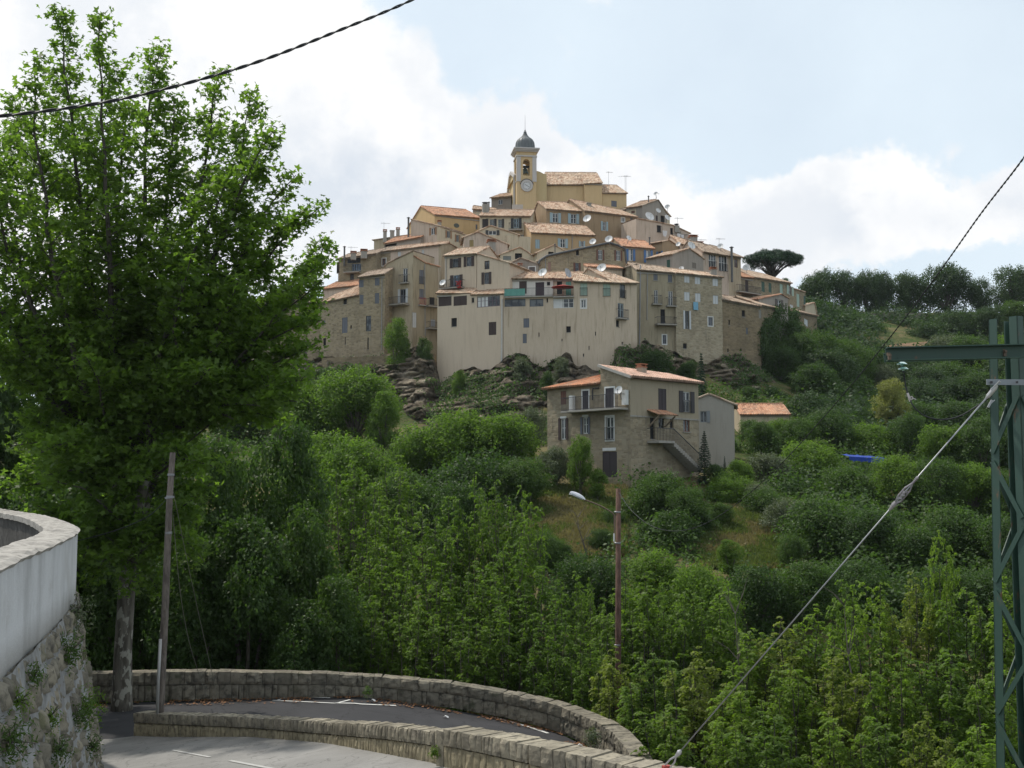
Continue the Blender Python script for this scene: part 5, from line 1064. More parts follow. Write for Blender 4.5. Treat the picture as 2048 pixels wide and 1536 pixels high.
# right roof: eave along the right face, high edge along the back
e0, e1 = FRf.W(0, zK, .35) - FRf.t * .25, FRf.W(FRf.L, zR, .35) + FRf.t * .3; r0 = FLf.W(sR, zA) - FRf.t * .25; r1 = FRf.W(FRf.L, zA - .1, -dR) + FRf.t * .3
mb = MB(); roof_plane(mb, e0, e1, r0, r1, th=.16, pitch=.26, seed=5); mb.build('roof', T4, h); 
TFR = tiles((.50, .20, .10), (.62, .30, .17), (.42, .17, .09))
ap = FLf.W(sR, zA - .12, -.1); e0 = FLf.W(-.3, zE - .05, .4); e1 = FLf.W(sR - .02, zE - .05, .4); b0 = FLf.W(-.3, zE - .05, -6.8); tp = FLf.W(sR - .02, zA - .1, -3.0)
mb = MB(); roof_plane(mb, e0, e1, tp - FLf.t * .05, tp, th=.12, pitch=.26, seed=6); roof_plane(mb, b0, e0, tp - FLf.t * .05, tp, th=.12, pitch=.26, seed=7); mb.build('roof', TFR, h)
mb = MB(); wall_with_holes(mb, Face(FLf.W(sR - .005, 0, 0), FLf.W(sR - .005, 0, -6)), [(0, zA), (6, zA)], zE - 1, []); mb.build('gable_wall', ST5, h)
mb = MB(); mb.bar(FLf.W(sR - .05, zA + .12, .12), FLf.W(LL + .3, zK + .05, .12), .3, .2); mb.build('verge', plaster((.42, .4, .37)), h)
p = P(1283, 731, 86.5); mb = MB(); mb.box((p.x, p.y, p.z - .75), .62, .5, 1.2, .8); ch = mb.build('chimney', plaster((.36, .3, .24)), h); mb = MB(); mb.box((p.x, p.y, p.z - .13), .74, .6, .06, .8)
for sx in (-1, 1): mb.box((p.x + sx * .2, p.y + sx * .2, p.z - .02), .1, .4, .2, .8)
mb.box((p.x, p.y, p.z + .1), .8, .6, .06, .8); mb.build('cap', TERRA, ch)
# long balcony on the left face
a0, z0 = FLf.hit(1143, 823); a1, z1 = FLf.hit(1257, 816); z0 = (z0 + z1) / 2
bal = balcony(h, FLf, a0, a1, z0, 1.15, 1.0)
for (u, v, w, hh) in ((1148, 806, 10, 30), (1254, 795.5, 9, 29)):
    a, z = FLf.hit(u, v + hh / 2); mb = MB(); FLf.box(mb, a - .2, a + .2, z, z + hh / F * 86, .03, .35); mb.build('white_panel', WHITEP, h)
dish(h, 1238.6, 781, 83.0, .33, -.75, .3); a, z = FLf.hit(1219, 901); mb = MB(); FLf.box(mb, a - .68, a + .68, z - .02, z + .2, -.02, .06); mb.build('lintel', WHITEP, h)
for (u, v) in ((1127, 835), (1171, 832)): a, z = FLf.hit(u, v); mb = MB(); FLf.box(mb, a - .34, a + .34, z - .07, z + .09, -.02, .05); mb.build('lintel', WHITEP, h)
mb = MB(); pts = [FLf.W(*FLf.hit(u, v), .1) for u, v in ((1199, 776), (1188, 777), (1186.5, 782), (1186.5, 800))]; mb.tube(pts, .05, 6); mb.build('drainpipe', IRON, h)
# canopy, landing and stairs on the right face
a0, z0 = FRf.hit(1294, 826); a1, z1 = FRf.hit(1332, 832); mb = MB(); zc_ = (z0 + z1) / 2
roof_plane(mb, FRf.W(a0, zc_ - .12, 1.15), FRf.W(a1, zc_ - .12, 1.15), FRf.W(a0, zc_ + .28, 0), FRf.W(a1, zc_ + .28, 0), th=.05, pitch=.24, seed=9); cp = mb.build('porch_roof', T2, h)
mb = MB(); mb.bar(FRf.W(a0 + .2, zc_ - .15, 1.0), FRf.W(a0 + .2, zc_ - .9, .05), .1); mb.bar(FRf.W(a1 - .2, zc_ - .15, 1.0), FRf.W(a1 - .2, zc_ - .9, .05), .1); mb.build('bracket', WOODF, cp)
a0, z0 = FRf.hit(1294, 881); a1, z1 = FRf.hit(1326, 883); zl_ = (z0 + z1) / 2; a2, z2 = FRf.hit(1383, 937)
mb = MB(); FRf.box(mb, a0, a1, zl_ - .18, zl_, .02, 1.1); ns = 14
for i in range(ns):
    x0_, x1_ = a1 + (a2 - a1) * i / ns, a1 + (a2 - a1) * (i + 1) / ns; zt_ = zl_ + (z2 - zl_) * (i + 1) / ns; FRf.box(mb, x0_, x1_ + .05, zt_ - .3, zt_, .02, 1.05)
stt = mb.build('staircase', CONC, h); mb = MB()
for i in range(0, ns * 2 + 1): x_ = a1 + (a2 - a1) * i / (ns * 2); zt_ = zl_ + (z2 - zl_) * i / (ns * 2); mb.bar(FRf.W(x_, zt_, 1.0), FRf.W(x_, zt_ + .9, 1.0), .025)
mb.bar(FRf.W(a1, zl_ + .92, 1.0), FRf.W(a2, z2 + .92, 1.0), .05); mb.bar(FRf.W(a0, zl_ + .92, 1.0), FRf.W(a1, zl_ + .92, 1.0), .05); mb.bar(FRf.W(a0, zl_ + .92, 1.0), FRf.W(a0, zl_ + .92, .05), .05)
for i in range(12): x_ = a0 + (a1 - a0) * i / 11; mb.bar(FRf.W(x_, zl_, 1.0), FRf.W(x_, zl_ + .9, 1.0), .025)
mb.build('stair_railing', IRON, stt)
# --- grey gabled neighbour
h = house('rendered_house', 'plain grey rendered house with a shallow gable right behind the large two-faced house', 1440, 860, 98, 'house', None)
if 'group' in h: del h['group']
fg, _, fgr = block(h, (1397, 97.5), (1470, 96.9), [(1397, 798), (1418, 789), (1468, 809)], 'G', plaster((.34, .32, .285), amt=.35), T3, dep=6, zb=-3, wins=[(1407, 833.5, 13, 22, 'gR', (.2, .22, .24), (.2, .22, .24))])
pipe(h, fgr, 1478, 826, 1478, 915)
h = house('low_house', 'low house showing only its bright orange roof, right of the grey rendered house', 1530, 820, 113, 'house', None)
if 'group' in h: del h['group']
block(h, (1483, 112), (1581, 112), [(1483, 829), (1581, 829)], 'E', BEIGE, T2, dep=2.6, ridge=[(1484, 811), (1581, 811)], zb=1, shed=False)
# ================================================================== vegetation
def leaf_shape(kind):
    if kind == 'diamond': return np.array([(0, -.5, 0), (.32, 0, .06), (0, .5, 0), (-.32, 0, .06)])
    if kind == 'narrow': return np.array([(0, -.5, 0), (.17, 0, .05), (0, .55, -.06), (-.17, 0, .05)])
    if kind == 'lobed':
        pts = []
        for i in range(10):
            a = math.pi * 2 * i / 10 - math.pi / 2; r = .56 if i % 2 == 0 else .27
            if i == 0: r = .12
            pts.append((r * math.cos(a), r * math.sin(a) + .05, .05 * (i % 2)))
        return np.array(pts)
    if kind == 'needle': return np.array([(-.03, -.5, 0), (.03, -.5, 0), (.05, .5, 0), (-.05, .5, 0)])
def leaves_mesh(name, C, Nn, S, kind, mat, Tdir=None, r=None):
    C = np.asarray(C, float); N = len(C); r = r or rng
    Nn = np.asarray(Nn, float); Nn /= np.linalg.norm(Nn, axis=1, keepdims=True) + 1e-9
    A = Tdir if Tdir is not None else r.normal(size=(N, 3)); A = A - Nn * (A * Nn).sum(1, keepdims=True); A /= np.linalg.norm(A, axis=1, keepdims=True) + 1e-9
    B = np.cross(Nn, A); sh = leaf_shape(kind); k = len(sh); S = np.broadcast_to(np.asarray(S, float), (N,))
    V = C[:, None] + S[:, None, None] * (sh[None, :, 0:1] * B[:, None] + sh[None, :, 1:2] * A[:, None] + sh[None, :, 2:3] * Nn[:, None])
    return np_mesh(name, V.reshape(-1, 3), np.arange(N * k).reshape(N, k), mat)
def unit(v): return v / (np.linalg.norm(v, axis=-1, keepdims=True) + 1e-9)
L_OAK = leaf_mat('oak_leaves', (.075, .135, .025), (.135, .21, .038), .5); L_DARK = leaf_mat('dark_leaves', (.036, .072, .021), (.066, .115, .03), .42)
L_MID = leaf_mat('mid_leaves', (.045, .087, .023), (.080, .134, .034), .42); L_BRIGHT = leaf_mat('bright_leaves', (.11, .18, .03), (.185, .262, .045), .5)
L_OLIVE = leaf_mat('grey_leaves', (.085, .11, .065), (.14, .165, .10), .25); L_PLANE = leaf_mat('plane_leaves', (.088, .15, .03), (.155, .235, .045), .6, .5, .3)
L_HILL = leaf_mat('hill_leaves', (.032, .062, .026), (.058, .098, .036), .35); L_FIR = leaf_mat('fir_needles', (.022, .055, .030), (.04, .085, .045), .15)
L_BR2 = leaf_mat('yellow_green_leaves', (.14, .18, .035), (.21, .25, .06), .5); L_YEL = leaf_mat('yellowish_leaves', (.17, .19, .06), (.27, .27, .10), .4); L_ROB = leaf_mat('robinia_leaves', (.085, .145, .028), (.145, .22, .042), .5)
BK = bark_mat('grey_bark', (.06, .05, .04), (.13, .115, .095)); BKP = bark_mat('plane_bark', (.06, .052, .04), (.15, .135, .11), 2.2, (.26, .25, .21))
BKD = bark_mat('dark_bark', (.035, .03, .025), (.08, .07, .06))
def broad(seed, H=10, Wd=9, ncl=30, per=620, low=.03, leaf=.25, lobe=(.27, .42)):
    r = np.random.default_rng(seed); C = []; Nn = []; cz = H * (low + 1) / 2; az_ = H * (1 - low) / 2 * 1.08; ax = Wd / 2 * 1.12
    lob = []
    for i in range(ncl):
        d = unit(r.normal(size=3) + [0, 0, .2]); rr_ = r.uniform(.35, .8) ** .7; R0 = r.uniform(*lobe) * ax
        c = np.array([d[0] * (ax - R0) * rr_ * 1.05, d[1] * (ax - R0) * rr_ * 1.05, cz + d[2] * (az_ - R0 * .9) * rr_ * 1.05]); lob.append((c, R0))
        ncm = int(per / 24); cd = unit(r.normal(size=(ncm, 3)) + np.array([0, 0, .25])); cc = c + cd * R0 * r.uniform(.75, 1.05, size=(ncm, 1)) * np.array([1, 1, .85])
        for q_ in range(ncm):
            m_ = 24; off = r.normal(size=(m_, 3)) * R0 * .17; C.append(cc[q_] + off); Nn.append(cd[q_] * .8 + r.normal(size=(m_, 3)) * .75 + np.array([0, 0, .5]))
    C = np.concatenate(C); Nn = np.concatenate(Nn)
    tr = MB(); h0 = H * .12
    tr.tube([(0, 0, -1.2), (.05, 0, h0 * .5), (.1, .05, h0 + H * .15)], [.035 * H, .03 * H, .022 * H], 8)
    for c, R0 in lob[:14]: tr.tube([(.1, .05, h0 * .8 + H * .08), (c[0] * .5, c[1] * .5, (h0 + c[2]) / 2 + .3), tuple(c)], [.016 * H, .01 * H, .004 * H], 5)
    return C, Nn, r.uniform(.7, 1.25, len(C)) * leaf, tr
def leader_tree(r, leaders, side_len, step=.28, sprays=5, leaflets=11, start=.22, droop=.5, lf=.14, spray=.34):
    """leaders: list of (pts, r0, r1). returns leaf centres, normals, directions, trunk MB"""
    C = []; Nn = []; Td = []; tr = MB()
    for pts, r0, r1 in leaders:
        pts = np.array(pts, float); d = np.r_[0, np.cumsum(np.linalg.norm(np.diff(pts, axis=0), axis=1))]; L = d[-1]
        ns = max(6, int(L / .8)); sm = np.stack([np.interp(np.linspace(0, L, ns), d, pts[:, i]) for i in range(3)], 1); sm[1:-1] += r.normal(size=(ns - 2, 3)) * .05
        tr.tube([tuple(p) for p in sm], list(np.linspace(r0, r1, ns)), 6)
        s = L * start
        while s < L:
            t = s / L; p = np.array([np.interp(s, d, pts[:, i]) for i in range(3)]); a = r.uniform(0, 6.28)
            ll = side_len * (1 - t) ** .75 * r.uniform(.5, 1.15) + .22; up_ = r.uniform(.25, .9); dr = unit(np.array([math.cos(a), math.sin(a), up_])); q0 = p
            end = p + dr * ll + np.array([0, 0, -droop * ll * .25]); mid = (p + end) / 2 + np.array([0, 0, .1 * ll])
            if ll > .4: tr.tube([tuple(p), tuple(mid), tuple(end)], [.012 + .008 * ll, .01, .004], 4, cap=False)
            for k in range(max(2, int(sprays * (ll / side_len + .35)))):
                f = r.uniform(.3, 1.05); b0 = p * (1 - f) + end * f + r.normal(size=3) * .05; sd = unit(dr * .7 + r.normal(size=3) * .8 + np.array([0, 0, .15])); m_ = leaflets; tt = np.linspace(.1, 1, m_)[:, None]
                sl = spray * r.uniform(.7, 1.3); ax_ = b0 + sd * sl * tt + np.array([0, 0, -1]) * droop * sl * tt ** 2
                side = unit(np.cross(sd, np.array([0, 0, 1.])) + 1e-4); sgn = np.where(np.arange(m_) % 2, 1, -1)[:, None]
                C.append(ax_ + side * sgn * lf * .42); Td.append(side * sgn + sd * .5 + np.array([0, 0, -.35]) + r.normal(size=(m_, 3)) * .2); Nn.append(np.array([0, 0, 1.]) + r.normal(size=(m_, 3)) * .45 + side * sgn * .3)
            s += step * r.uniform(.6, 1.4)
    return np.concatenate(C), np.concatenate(Nn), np.concatenate(Td), tr
def feather(seed, H=11, Wd=5, n=9, lf=.17, step=.26, side=1.05, droop=.5):
    r = np.random.default_rng(seed); ld = []
    for i in range(n):
        a = i * 2.4 + r.uniform(-.4, .4); rad = (Wd / 2 - side * .45) * math.sqrt((i + .3) / n); hh = H * (1 - .38 * (rad / (Wd / 2)) ** 1.5 * r.uniform(.4, 1.3)); b0 = H * r.uniform(.03, .14)
        ld.append(([(0, 0, -1.0 if i == 0 else b0), (math.cos(a) * rad * .35, math.sin(a) * rad * .35, hh * .35), (math.cos(a) * rad * .8, math.sin(a) * rad * .8, hh * .68), (math.cos(a) * rad, math.sin(a) * rad, hh)], .10 if i == 0 else .06, .012))
    return leader_tree(r, ld, side, step, 5, 11, .12, droop, lf)
def conifer(seed, H=8, Wd=4):
    r = np.random.default_rng(seed); C = []; Nn = []; Td = []; tr = MB(); tr.tube([(0, 0, -1), (0, 0, H * .6), (0, 0, H)], [.12, .07, .01], 7); z = H * .06
    while z < H * .99:
        n = 9; R0 = Wd / 2 * (1 - z / H) ** .85 + .08
        for i in range(n):
            a = r.uniform(0, 6.28); l = R0 * r.uniform(.75, 1.1); m_ = int(16 + l * 42); t = r.uniform(.08, 1, m_)[:, None]; d = np.array([math.cos(a), math.sin(a), .12])
            s_ = np.array([-math.sin(a), math.cos(a), 0]); w = r.normal(size=(m_, 1)) * .16 * (1.2 - t) * min(1, l)
            C.append(np.array([0, 0, z]) + d * l * t - np.array([0, 0, .28]) * l * t ** 2 + s_ * w + r.normal(size=(m_, 3)) * .03); Td.append(np.tile(d, (m_, 1)) + r.normal(size=(m_, 3)) * .5); Nn.append(np.array([0, 0, 1.]) + r.normal(size=(m_, 3)) * .5)
        z += H * .033
    return np.concatenate(C), np.concatenate(Nn), np.concatenate(Td), tr
def stone_pine(seed):
    r = np.random.default_rng(seed); C = []; Nn = []; tr = MB(); W_ = 5.3; tr.tube([(0, 0, -4), (.2, 0, -1.5), (.5, 0, 0)], [.28, .24, .2], 8)
    for i in range(105):
        a = r.uniform(0, 6.28); rad = W_ * math.sqrt(r.uniform(0, 1)) * .9; zz = 2.5 + 2.3 * math.sqrt(max(0, 1 - (rad / W_) ** 2)) + r.uniform(-1.3, .2); c = np.array([math.cos(a) * rad + .6, math.sin(a) * rad, zz * .9 - .05 * rad]); R0 = r.uniform(.6, 1.0)
        cd = unit(r.normal(size=(26, 3)) + [0, 0, .5])
        for d in cd: C.append(c + d * R0 * np.array([1, 1, .55]) + r.normal(size=(16, 3)) * .13); Nn.append(d + r.normal(size=(16, 3)) * .6)
        if i % 3 == 0: tr.tube([(.45, 0, -.4 + r.uniform(-.4, .5)), (c[0] * .45 + .3, c[1] * .45, 1.4), tuple(c - [0, 0, .3])], [.13, .09, .03], 5)
    C = np.concatenate(C); return C, np.concatenate(Nn), np.full(len(C), .17), tr
class Proto:
    def __init__(s, name, H, W_, cm, tm): s.name, s.H, s.W, s.cm, s.tm = name, H, W_, cm, tm
def proto(name, H, W_, data, mat, bk, kind='diamond', lf=None):
    if len(data) == 4 and np.ndim(data[2]) == 1: C, Nn, S, tr = data; T_ = None
    else: C, Nn, T_, tr = data; S = rng.uniform(.75, 1.2, len(C)) * lf
    cm = leaves_mesh(name + '_crown', C, Nn, S, kind, mat, T_); t = tr.build('trunk', bk); tm = t.data; bpy.data.objects.remove(t); return Proto(name, H, W_, cm, tm)
PB = [proto('broad', 10, 9, broad(s, 10, 9), L_OAK, BK) for s in (11, 12, 13)]
PT = [proto('tall', 13, 7.5, broad(s, 13, 7.5, 32, 560, .02, .25), L_OAK, BK) for s in (21, 22)]
PLo = [proto('low', 6, 9, broad(s, 6, 9, 30, 560, .0, .24, (.2, .32)), L_OAK, BK) for s in (31, 32)]
PF = [proto('feather', 11, 5, feather(s, 11, 5, 10, .2, .25, 1.25, .5), L_ROB, BK, 'diamond', .19) for s in (41, 42, 43)]
PFT = [proto('featherfg', 11, 4, feather(s, 11, 4, 8, .17, .21, 1.15, .8), L_BRIGHT, BKD, 'diamond', .18) for s in (51, 52, 53)]
PC = [proto('fir', 8, 4, conifer(61), L_FIR, BK, 'narrow', .2)]; PS = [proto('pine', 5, 10, stone_pine(71), L_FIR, BKD, 'diamond')]
SETS = {'t': PB, 'b': PB + PT + PLo, 'f': PF, 'g': PFT, 'c': PC, 's': PS}
KN = {'t': 'plane_tree', 'b': 'broadleaf_tree', 'f': 'robinia_tree', 'g': 'ash_tree', 'c': 'fir_tree', 's': 'stone_pine'}
def tree(kind, u, vt, D, wpx, mat, label, name=None, cat='tree', group=None, zbase=None):
    top = P(u, vt, D); x, y = top.x, top.y; zb_ = gz(x, y) - .1 if zbase is None else zbase; H = max(top.z - zb_, .6); Wm = wpx / F * D; asp = H / Wm
    if kind == 'b' and asp < .95: zb_ = top.z - Wm * random.uniform(.95, 1.15); H = top.z - zb_; asp = H / Wm
    pr = min(SETS[kind], key=lambda p_: abs(math.log((p_.H / p_.W) / asp)) + random.random() * .15)
    r_ = thing(name or KN[kind], label, cat, (x, y, zb_), group); r_.rotation_euler = (0, 0, random.uniform(0, 6.28)); r_.scale = (Wm / pr.W, Wm / pr.W, H / pr.H)
    c = bpy.data.objects.new('crown', pr.cm); COL.objects.link(c); c.parent = r_
    c.material_slots[0].link = 'OBJECT'; c.material_slots[0].material = mat
    t = bpy.data.objects.new('trunk', pr.tm); COL.objects.link(t); t.parent = r_; return r_
G1 = 'trees along the skyline right of the village'
for (u, vt, w, lab) in [(1632, 540, 88, 'dark rounded tree touching the right end of the village, first of the skyline row'), (1692, 545, 70, 'second tree of the skyline row, sky showing through its lower left'), (1735, 542, 62, 'third tree of the skyline row, left half of a joined pair'), (1768, 547, 58, 'fourth tree of the skyline row, right half of a joined pair'), (1822, 546, 92, 'fifth tree of the skyline row, wide with a flat top'), (1890, 528, 100, 'tallest rounded tree of the skyline row, crossed by the black cable'), (1958, 560, 56, 'small low tree in the gap of the skyline row'), (2022, 534, 96, 'last tall tree of the skyline row above the pylon')]:
    tree('t', u, vt - 13, 210, w * 1.15, L_HILL, lab, 'plane_tree', group=G1, zbase=P(u, 655, 210).z)
tree('b', 1570, 553, 200, 30, L_HILL, 'little dark treetop peeping over the row house roofs left of the skyline row')
s_ = P(1545, 545, 190); o = thing('stone_pine', 'umbrella shaped stone pine on the skyline behind the right end of the village', 'tree', (P(1538, 548, 190).x, 190, P(1538, 552, 190).z)); o.scale = (.98, .98, .92)
for nm, me in (('crown', PS[0].cm), ('trunk', PS[0].tm)): c = bpy.data.objects.new(nm, me); COL.objects.link(c); c.parent = o
G2 = 'trees on the slope right of the village'
rows = [('b', 1700, 625, 190, 80, L_MID, 'mid green tree above the brown field, below the skyline row'), ('b', 1752, 640, 188, 60, L_MID, 'small round tree left of the terrace wall under the skyline trees'),
 ('b', 1850, 628, 186, 90, L_HILL, 'dark tree right of the terrace wall under the tallest skyline tree'), ('b', 1910, 622, 188, 90, L_HILL, 'dark tree on the ridge under the gap in the skyline row'), ('b', 1968, 605, 186, 90, L_HILL, 'dark tree on the ridge left of the pylon top'), ('b', 2035, 600, 186, 100, L_MID, 'green tree on the ridge behind the pylon top'),
 ('b', 1885, 660, 172, 80, L_OLIVE, 'brownish grey tree right of the brown field'), ('b', 1945, 668, 165, 100, L_MID, 'green tree behind the left half of the pylon arm'), ('b', 2020, 660, 160, 110, L_OAK, 'brighter green tree behind the pylon shaft above the arm'),
 ('b', 1590, 632, 150, 80, L_DARK, 'dark tree pressed against the ivy covered end of the village wall'), ('b', 1640, 652, 146, 110, L_MID, 'broad soft green tree in front of the last village wall'), ('b', 1700, 668, 148, 110, L_MID, 'broad tree between the last village wall and the brown field'), ('b', 1560, 690, 140, 90, L_DARK, 'very dark tree beside the base of the right village wall'),
 ('b', 1620, 730, 134, 120, L_DARK, 'dark wide tree in the shaded middle of the slope under the village'), ('b', 1700, 745, 138, 120, L_DARK, 'dark tree left of the yellowish one, crossed by the black cable'), ('b', 1545, 770, 130, 80, L_DARK, 'dark tree at the foot of the right end of the cliff'), ('b', 1760, 720, 150, 70, L_OLIVE, 'greyish tree just below the brown field, left of the pylon arm tip'),
 ('b', 1790, 753, 118, 66, L_YEL, 'slender yellowish flowering tree under the glass insulator'), ('b', 1845, 745, 140, 90, L_HILL, 'dark tree behind the hanging loop of cable'), ('b', 1900, 740, 142, 100, L_HILL, 'dark tree right of the cable loop under the pylon arm'), ('b', 1970, 735, 140, 110, L_DARK, 'dark tree directly left of the pylon under its arm'), ('b', 2045, 740, 138, 110, L_DARK, 'dark tree seen through the pylon lattice below the arm'),
 ('b', 1850, 790, 122, 100, L_MID, 'green tree right of the yellowish tree and above the guy wire'), ('b', 1930, 800, 118, 110, L_DARK, 'dark tree left of the pylon halfway down'), ('b', 2020, 810, 115, 110, L_MID, 'green tree behind the pylon halfway down')]
for (k, u, vt, D, w, mt, lab) in rows: tree(k, u + random.uniform(-8, 8), vt + random.uniform(-12, 6), D, w * random.uniform(.95, 1.4), mt, lab, group=G2)
G3 = 'garden trees around the lone houses'
rows = [('b', 1525, 838, 104, 70, L_MID, 'green tree directly below the bright orange roof'), ('b', 1590, 830, 106, 100, L_MID, 'round green tree right of the bright orange roof'), ('b', 1660, 822, 108, 110, L_DARK, 'dark tree above and left of the blue tarpaulin'), ('b', 1745, 850, 108, 100, L_OAK, 'green tree behind the blue tarpaulin'),
 ('b', 1810, 835, 106, 90, L_MID, 'green tree right of the yellowish tree foot'), ('b', 1890, 850, 102, 110, L_OAK, 'green tree above the turnbuckle of the guy wire'), ('b', 1960, 850, 100, 100, L_MID, 'mid green tree left of the pylon beside its middle braces'), ('b', 2050, 860, 100, 110, L_DARK, 'dark tree seen through the middle braces of the pylon'),
 ('b', 1545, 895, 92, 100, L_OLIVE, 'grey green tree right of the grey rendered house'), ('b', 1620, 880, 94, 110, L_OAK, 'leafy tree left of the blue tarpaulin'), ('b', 1700, 928, 86, 110, L_MID, 'green tree under the blue tarpaulin'), ('b', 1790, 925, 84, 110, L_OAK, 'green tree under the right end of the blue tarpaulin'), ('b', 1870, 930, 82, 100, L_MID, 'round tree behind the upper turnbuckle'), ('b', 1945, 935, 82, 110, L_OAK, 'leafy tree left of the pylon at the height of the turnbuckle'), ('b', 2030, 950, 80, 100, L_MID, 'tree behind the pylon at the height of the turnbuckle'),
 ('b', 1480, 915, 88, 60, L_OAK, 'small bright garden tree at the foot of the grey rendered house'), ('b', 1062, 805, 100, 80, L_OLIVE, 'silvery grey tree left of the large two-faced house against the cliff'), ('b', 1112, 885, 82, 90, L_OLIVE, 'silvery shrubby tree in front of the left face of the two-faced house'), ('b', 1160, 858, 80, 60, L_OAK, 'light green young tree in front of the white shuttered windows of the two-faced house'), ('b', 1195, 930, 79, 50, L_OAK, 'small dark bush left of the garage door of the two-faced house'),
 ('b', 1310, 928, 76, 130, L_MID, 'large dense tree hiding the base of the two-faced house'), ('b', 1375, 965, 74, 90, L_MID, 'dense tree right of and joined to the one hiding the house base'), ('b', 1330, 1010, 72, 150, L_DARK, 'dark lower mass of trees under the sagging cable'), ('b', 1430, 925, 86, 50, L_DARK, 'dark shrub between the outside stairs and the grey house')]
for (k, u, vt, D, w, mt, lab) in rows: tree(k, u + random.uniform(-6, 6) * (u > 1500), vt - (random.uniform(8, 30) if u > 1600 else 0), D, w * (random.uniform(1.0, 1.5) if u > 1500 else 1.05), mt, lab, group=G3)
tree('c', 1402, 706, 114, 44, L_FIR, 'slender dark fir standing above the roof of the large two-faced house', group=None)
tree('c', 1408, 862, 86.5, 46, L_FIR, 'blue green fir between the two-faced house and the grey rendered house')
tree('c', 1449, 912, 88, 14, L_FIR, 'tiny pointed cypress in front of the grey rendered house', 'cypress')
tree('b', 794, 628, 134.5, 68, L_OAK, 'green tree growing on the ledge under the beige gabled house'); tree('b', 850, 670, 133, 44, L_DARK, 'dark bush hanging over the cliff left of the tall cream house')
tree('b', 660, 728, 132, 60, L_DARK, 'ivy coloured bush below the low rough stone house'); tree('b', 702, 722, 133, 30, L_DARK, 'small dark bush at the foot of the stone tower house', 'bush', 'bush')
tree('b', 1042, 706, 126.2, 55, L_OLIVE, 'pale grey shrub on the rock ledge at the joint of the two cream houses', 'bush', 'bush'); tree('b', 1122, 706, 125, 42, L_OLIVE, 'pale grey shrub on the rock ledge under the long cream wall', 'bush', 'bush')
tree('b', 918, 738, 127, 34, L_OAK, 'bright green bush climbing the rock below the tall cream house', 'bush', 'bush'); tree('b', 1310, 690, 127, 90, L_DARK, 'dark green creeper mound below the stone house balconies', 'bush', 'bush'); tree('b', 1375, 715, 127, 50, L_DARK, 'dark creeper mound below the white shuttered stone house', 'bush', 'bush')
tree('b', 1095, 735, 122, 40, L_DARK, 'dark bush on the rock left of the two-faced house ridge', 'bush', 'bush'); tree('b', 1500, 770, 124, 44, L_DARK, 'dark bush at the right foot of the cliff', 'bush', 'bush')
G4 = 'oaks and woods in the valley'
rows = [('b', 715, 730, 100, 130, L_OAK, 'bright round oak in front of the cliff left of the tall cream house'), ('b', 640, 750, 102, 130, L_OAK, 'oak left of the brightest round one, below the bush covered ledge'), ('b', 560, 742, 104, 110, L_MID, 'oak partly behind the right edge of the plane tree'), ('b', 480, 745, 106, 110, L_MID, 'tree seen through the lower right of the plane tree crown'),
 ('b', 770, 790, 96, 60, L_OAK, 'narrow shoulder of oak foliage right of the bright round oak'), ('b', 845, 836, 88, 140, L_OAK, 'left third of the wide oak group under the cliff'), ('b', 925, 803, 87, 150, L_OAK, 'tallest oak of the wide group under the cliff'), ('b', 1005, 815, 86, 140, L_OAK, 'right third of the wide oak group under the cliff'), ('b', 960, 880, 80, 220, L_DARK, 'shaded lower skirt of the wide oak group'), ('b', 1050, 905, 78, 100, L_MID, 'dark oak foliage left of the grassy slope'),
 ('b', 640, 850, 78, 150, L_OAK, 'leafy tree below the oaks at the right edge of the plane tree'), ('b', 730, 860, 74, 150, L_OAK, 'green tree in the middle of the valley above the robinias'), ('b', 820, 925, 70, 130, L_MID, 'green tree below the wide oak group'), ('b', 900, 950, 68, 130, L_DARK, 'dark tree in the hollow below the wide oak group'),
 ('b', 1170, 1088, 62, 150, L_DARK, 'dark thicket behind the street lamp pole'), ('b', 1090, 1050, 66, 70, L_MID, 'bushy tree at the left foot of the grassy slope'), ('b', 1310, 1080, 58, 130, L_OAK, 'bright oak right of the street lamp pole'), ('b', 1395, 1110, 56, 150, L_OAK, 'second bright oak, right of the one beside the lamp pole'), ('b', 1500, 1115, 60, 150, L_DARK, 'dark olive tree right of the two bright oaks'), ('b', 1600, 1110, 60, 130, L_MID, 'dull green tree under the right end of the grassy slope'),
 ('b', 1650, 990, 72, 170, L_MID, 'wide dull green tree right of the dry grassy patch'), ('b', 1570, 985, 76, 100, L_OLIVE, 'soft grey green tree above the dry grassy patch'), ('b', 1740, 1030, 70, 140, L_DARK, 'dark tree left of the lower turnbuckle of the guy wire'), ('b', 1830, 1060, 68, 140, L_DARK, 'dark ivy tree under the turnbuckle'), ('b', 1920, 1020, 70, 140, L_MID, 'dull tree left of the pylon above the bright ash trees'), ('b', 2030, 1040, 66, 150, L_DARK, 'dark tree behind the lower pylon'), ('b', 1700, 1110, 62, 150, L_DARK, 'dark tree between the guy wire and the bright ash trees'), ('b', 1880, 1130, 60, 140, L_DARK, 'shaded tree behind the tall ash leader'), ('b', 1990, 1130, 60, 140, L_DARK, 'shaded tree left of the lower pylon'), ('b', 1460, 1075, 66, 50, L_OAK, 'small bush at the lower edge of the dry grassy patch')]
for (k, u, vt, D, w, mt, lab) in rows: tree(k, u, vt - (random.uniform(8, 32) if u > 1620 else 14 if D > 84 and u < 830 else 0), D, w * (1.45 if D > 84 and u < 830 else 1.22), mt, lab, group=G4)
G5 = 'dark trees behind the plane tree'
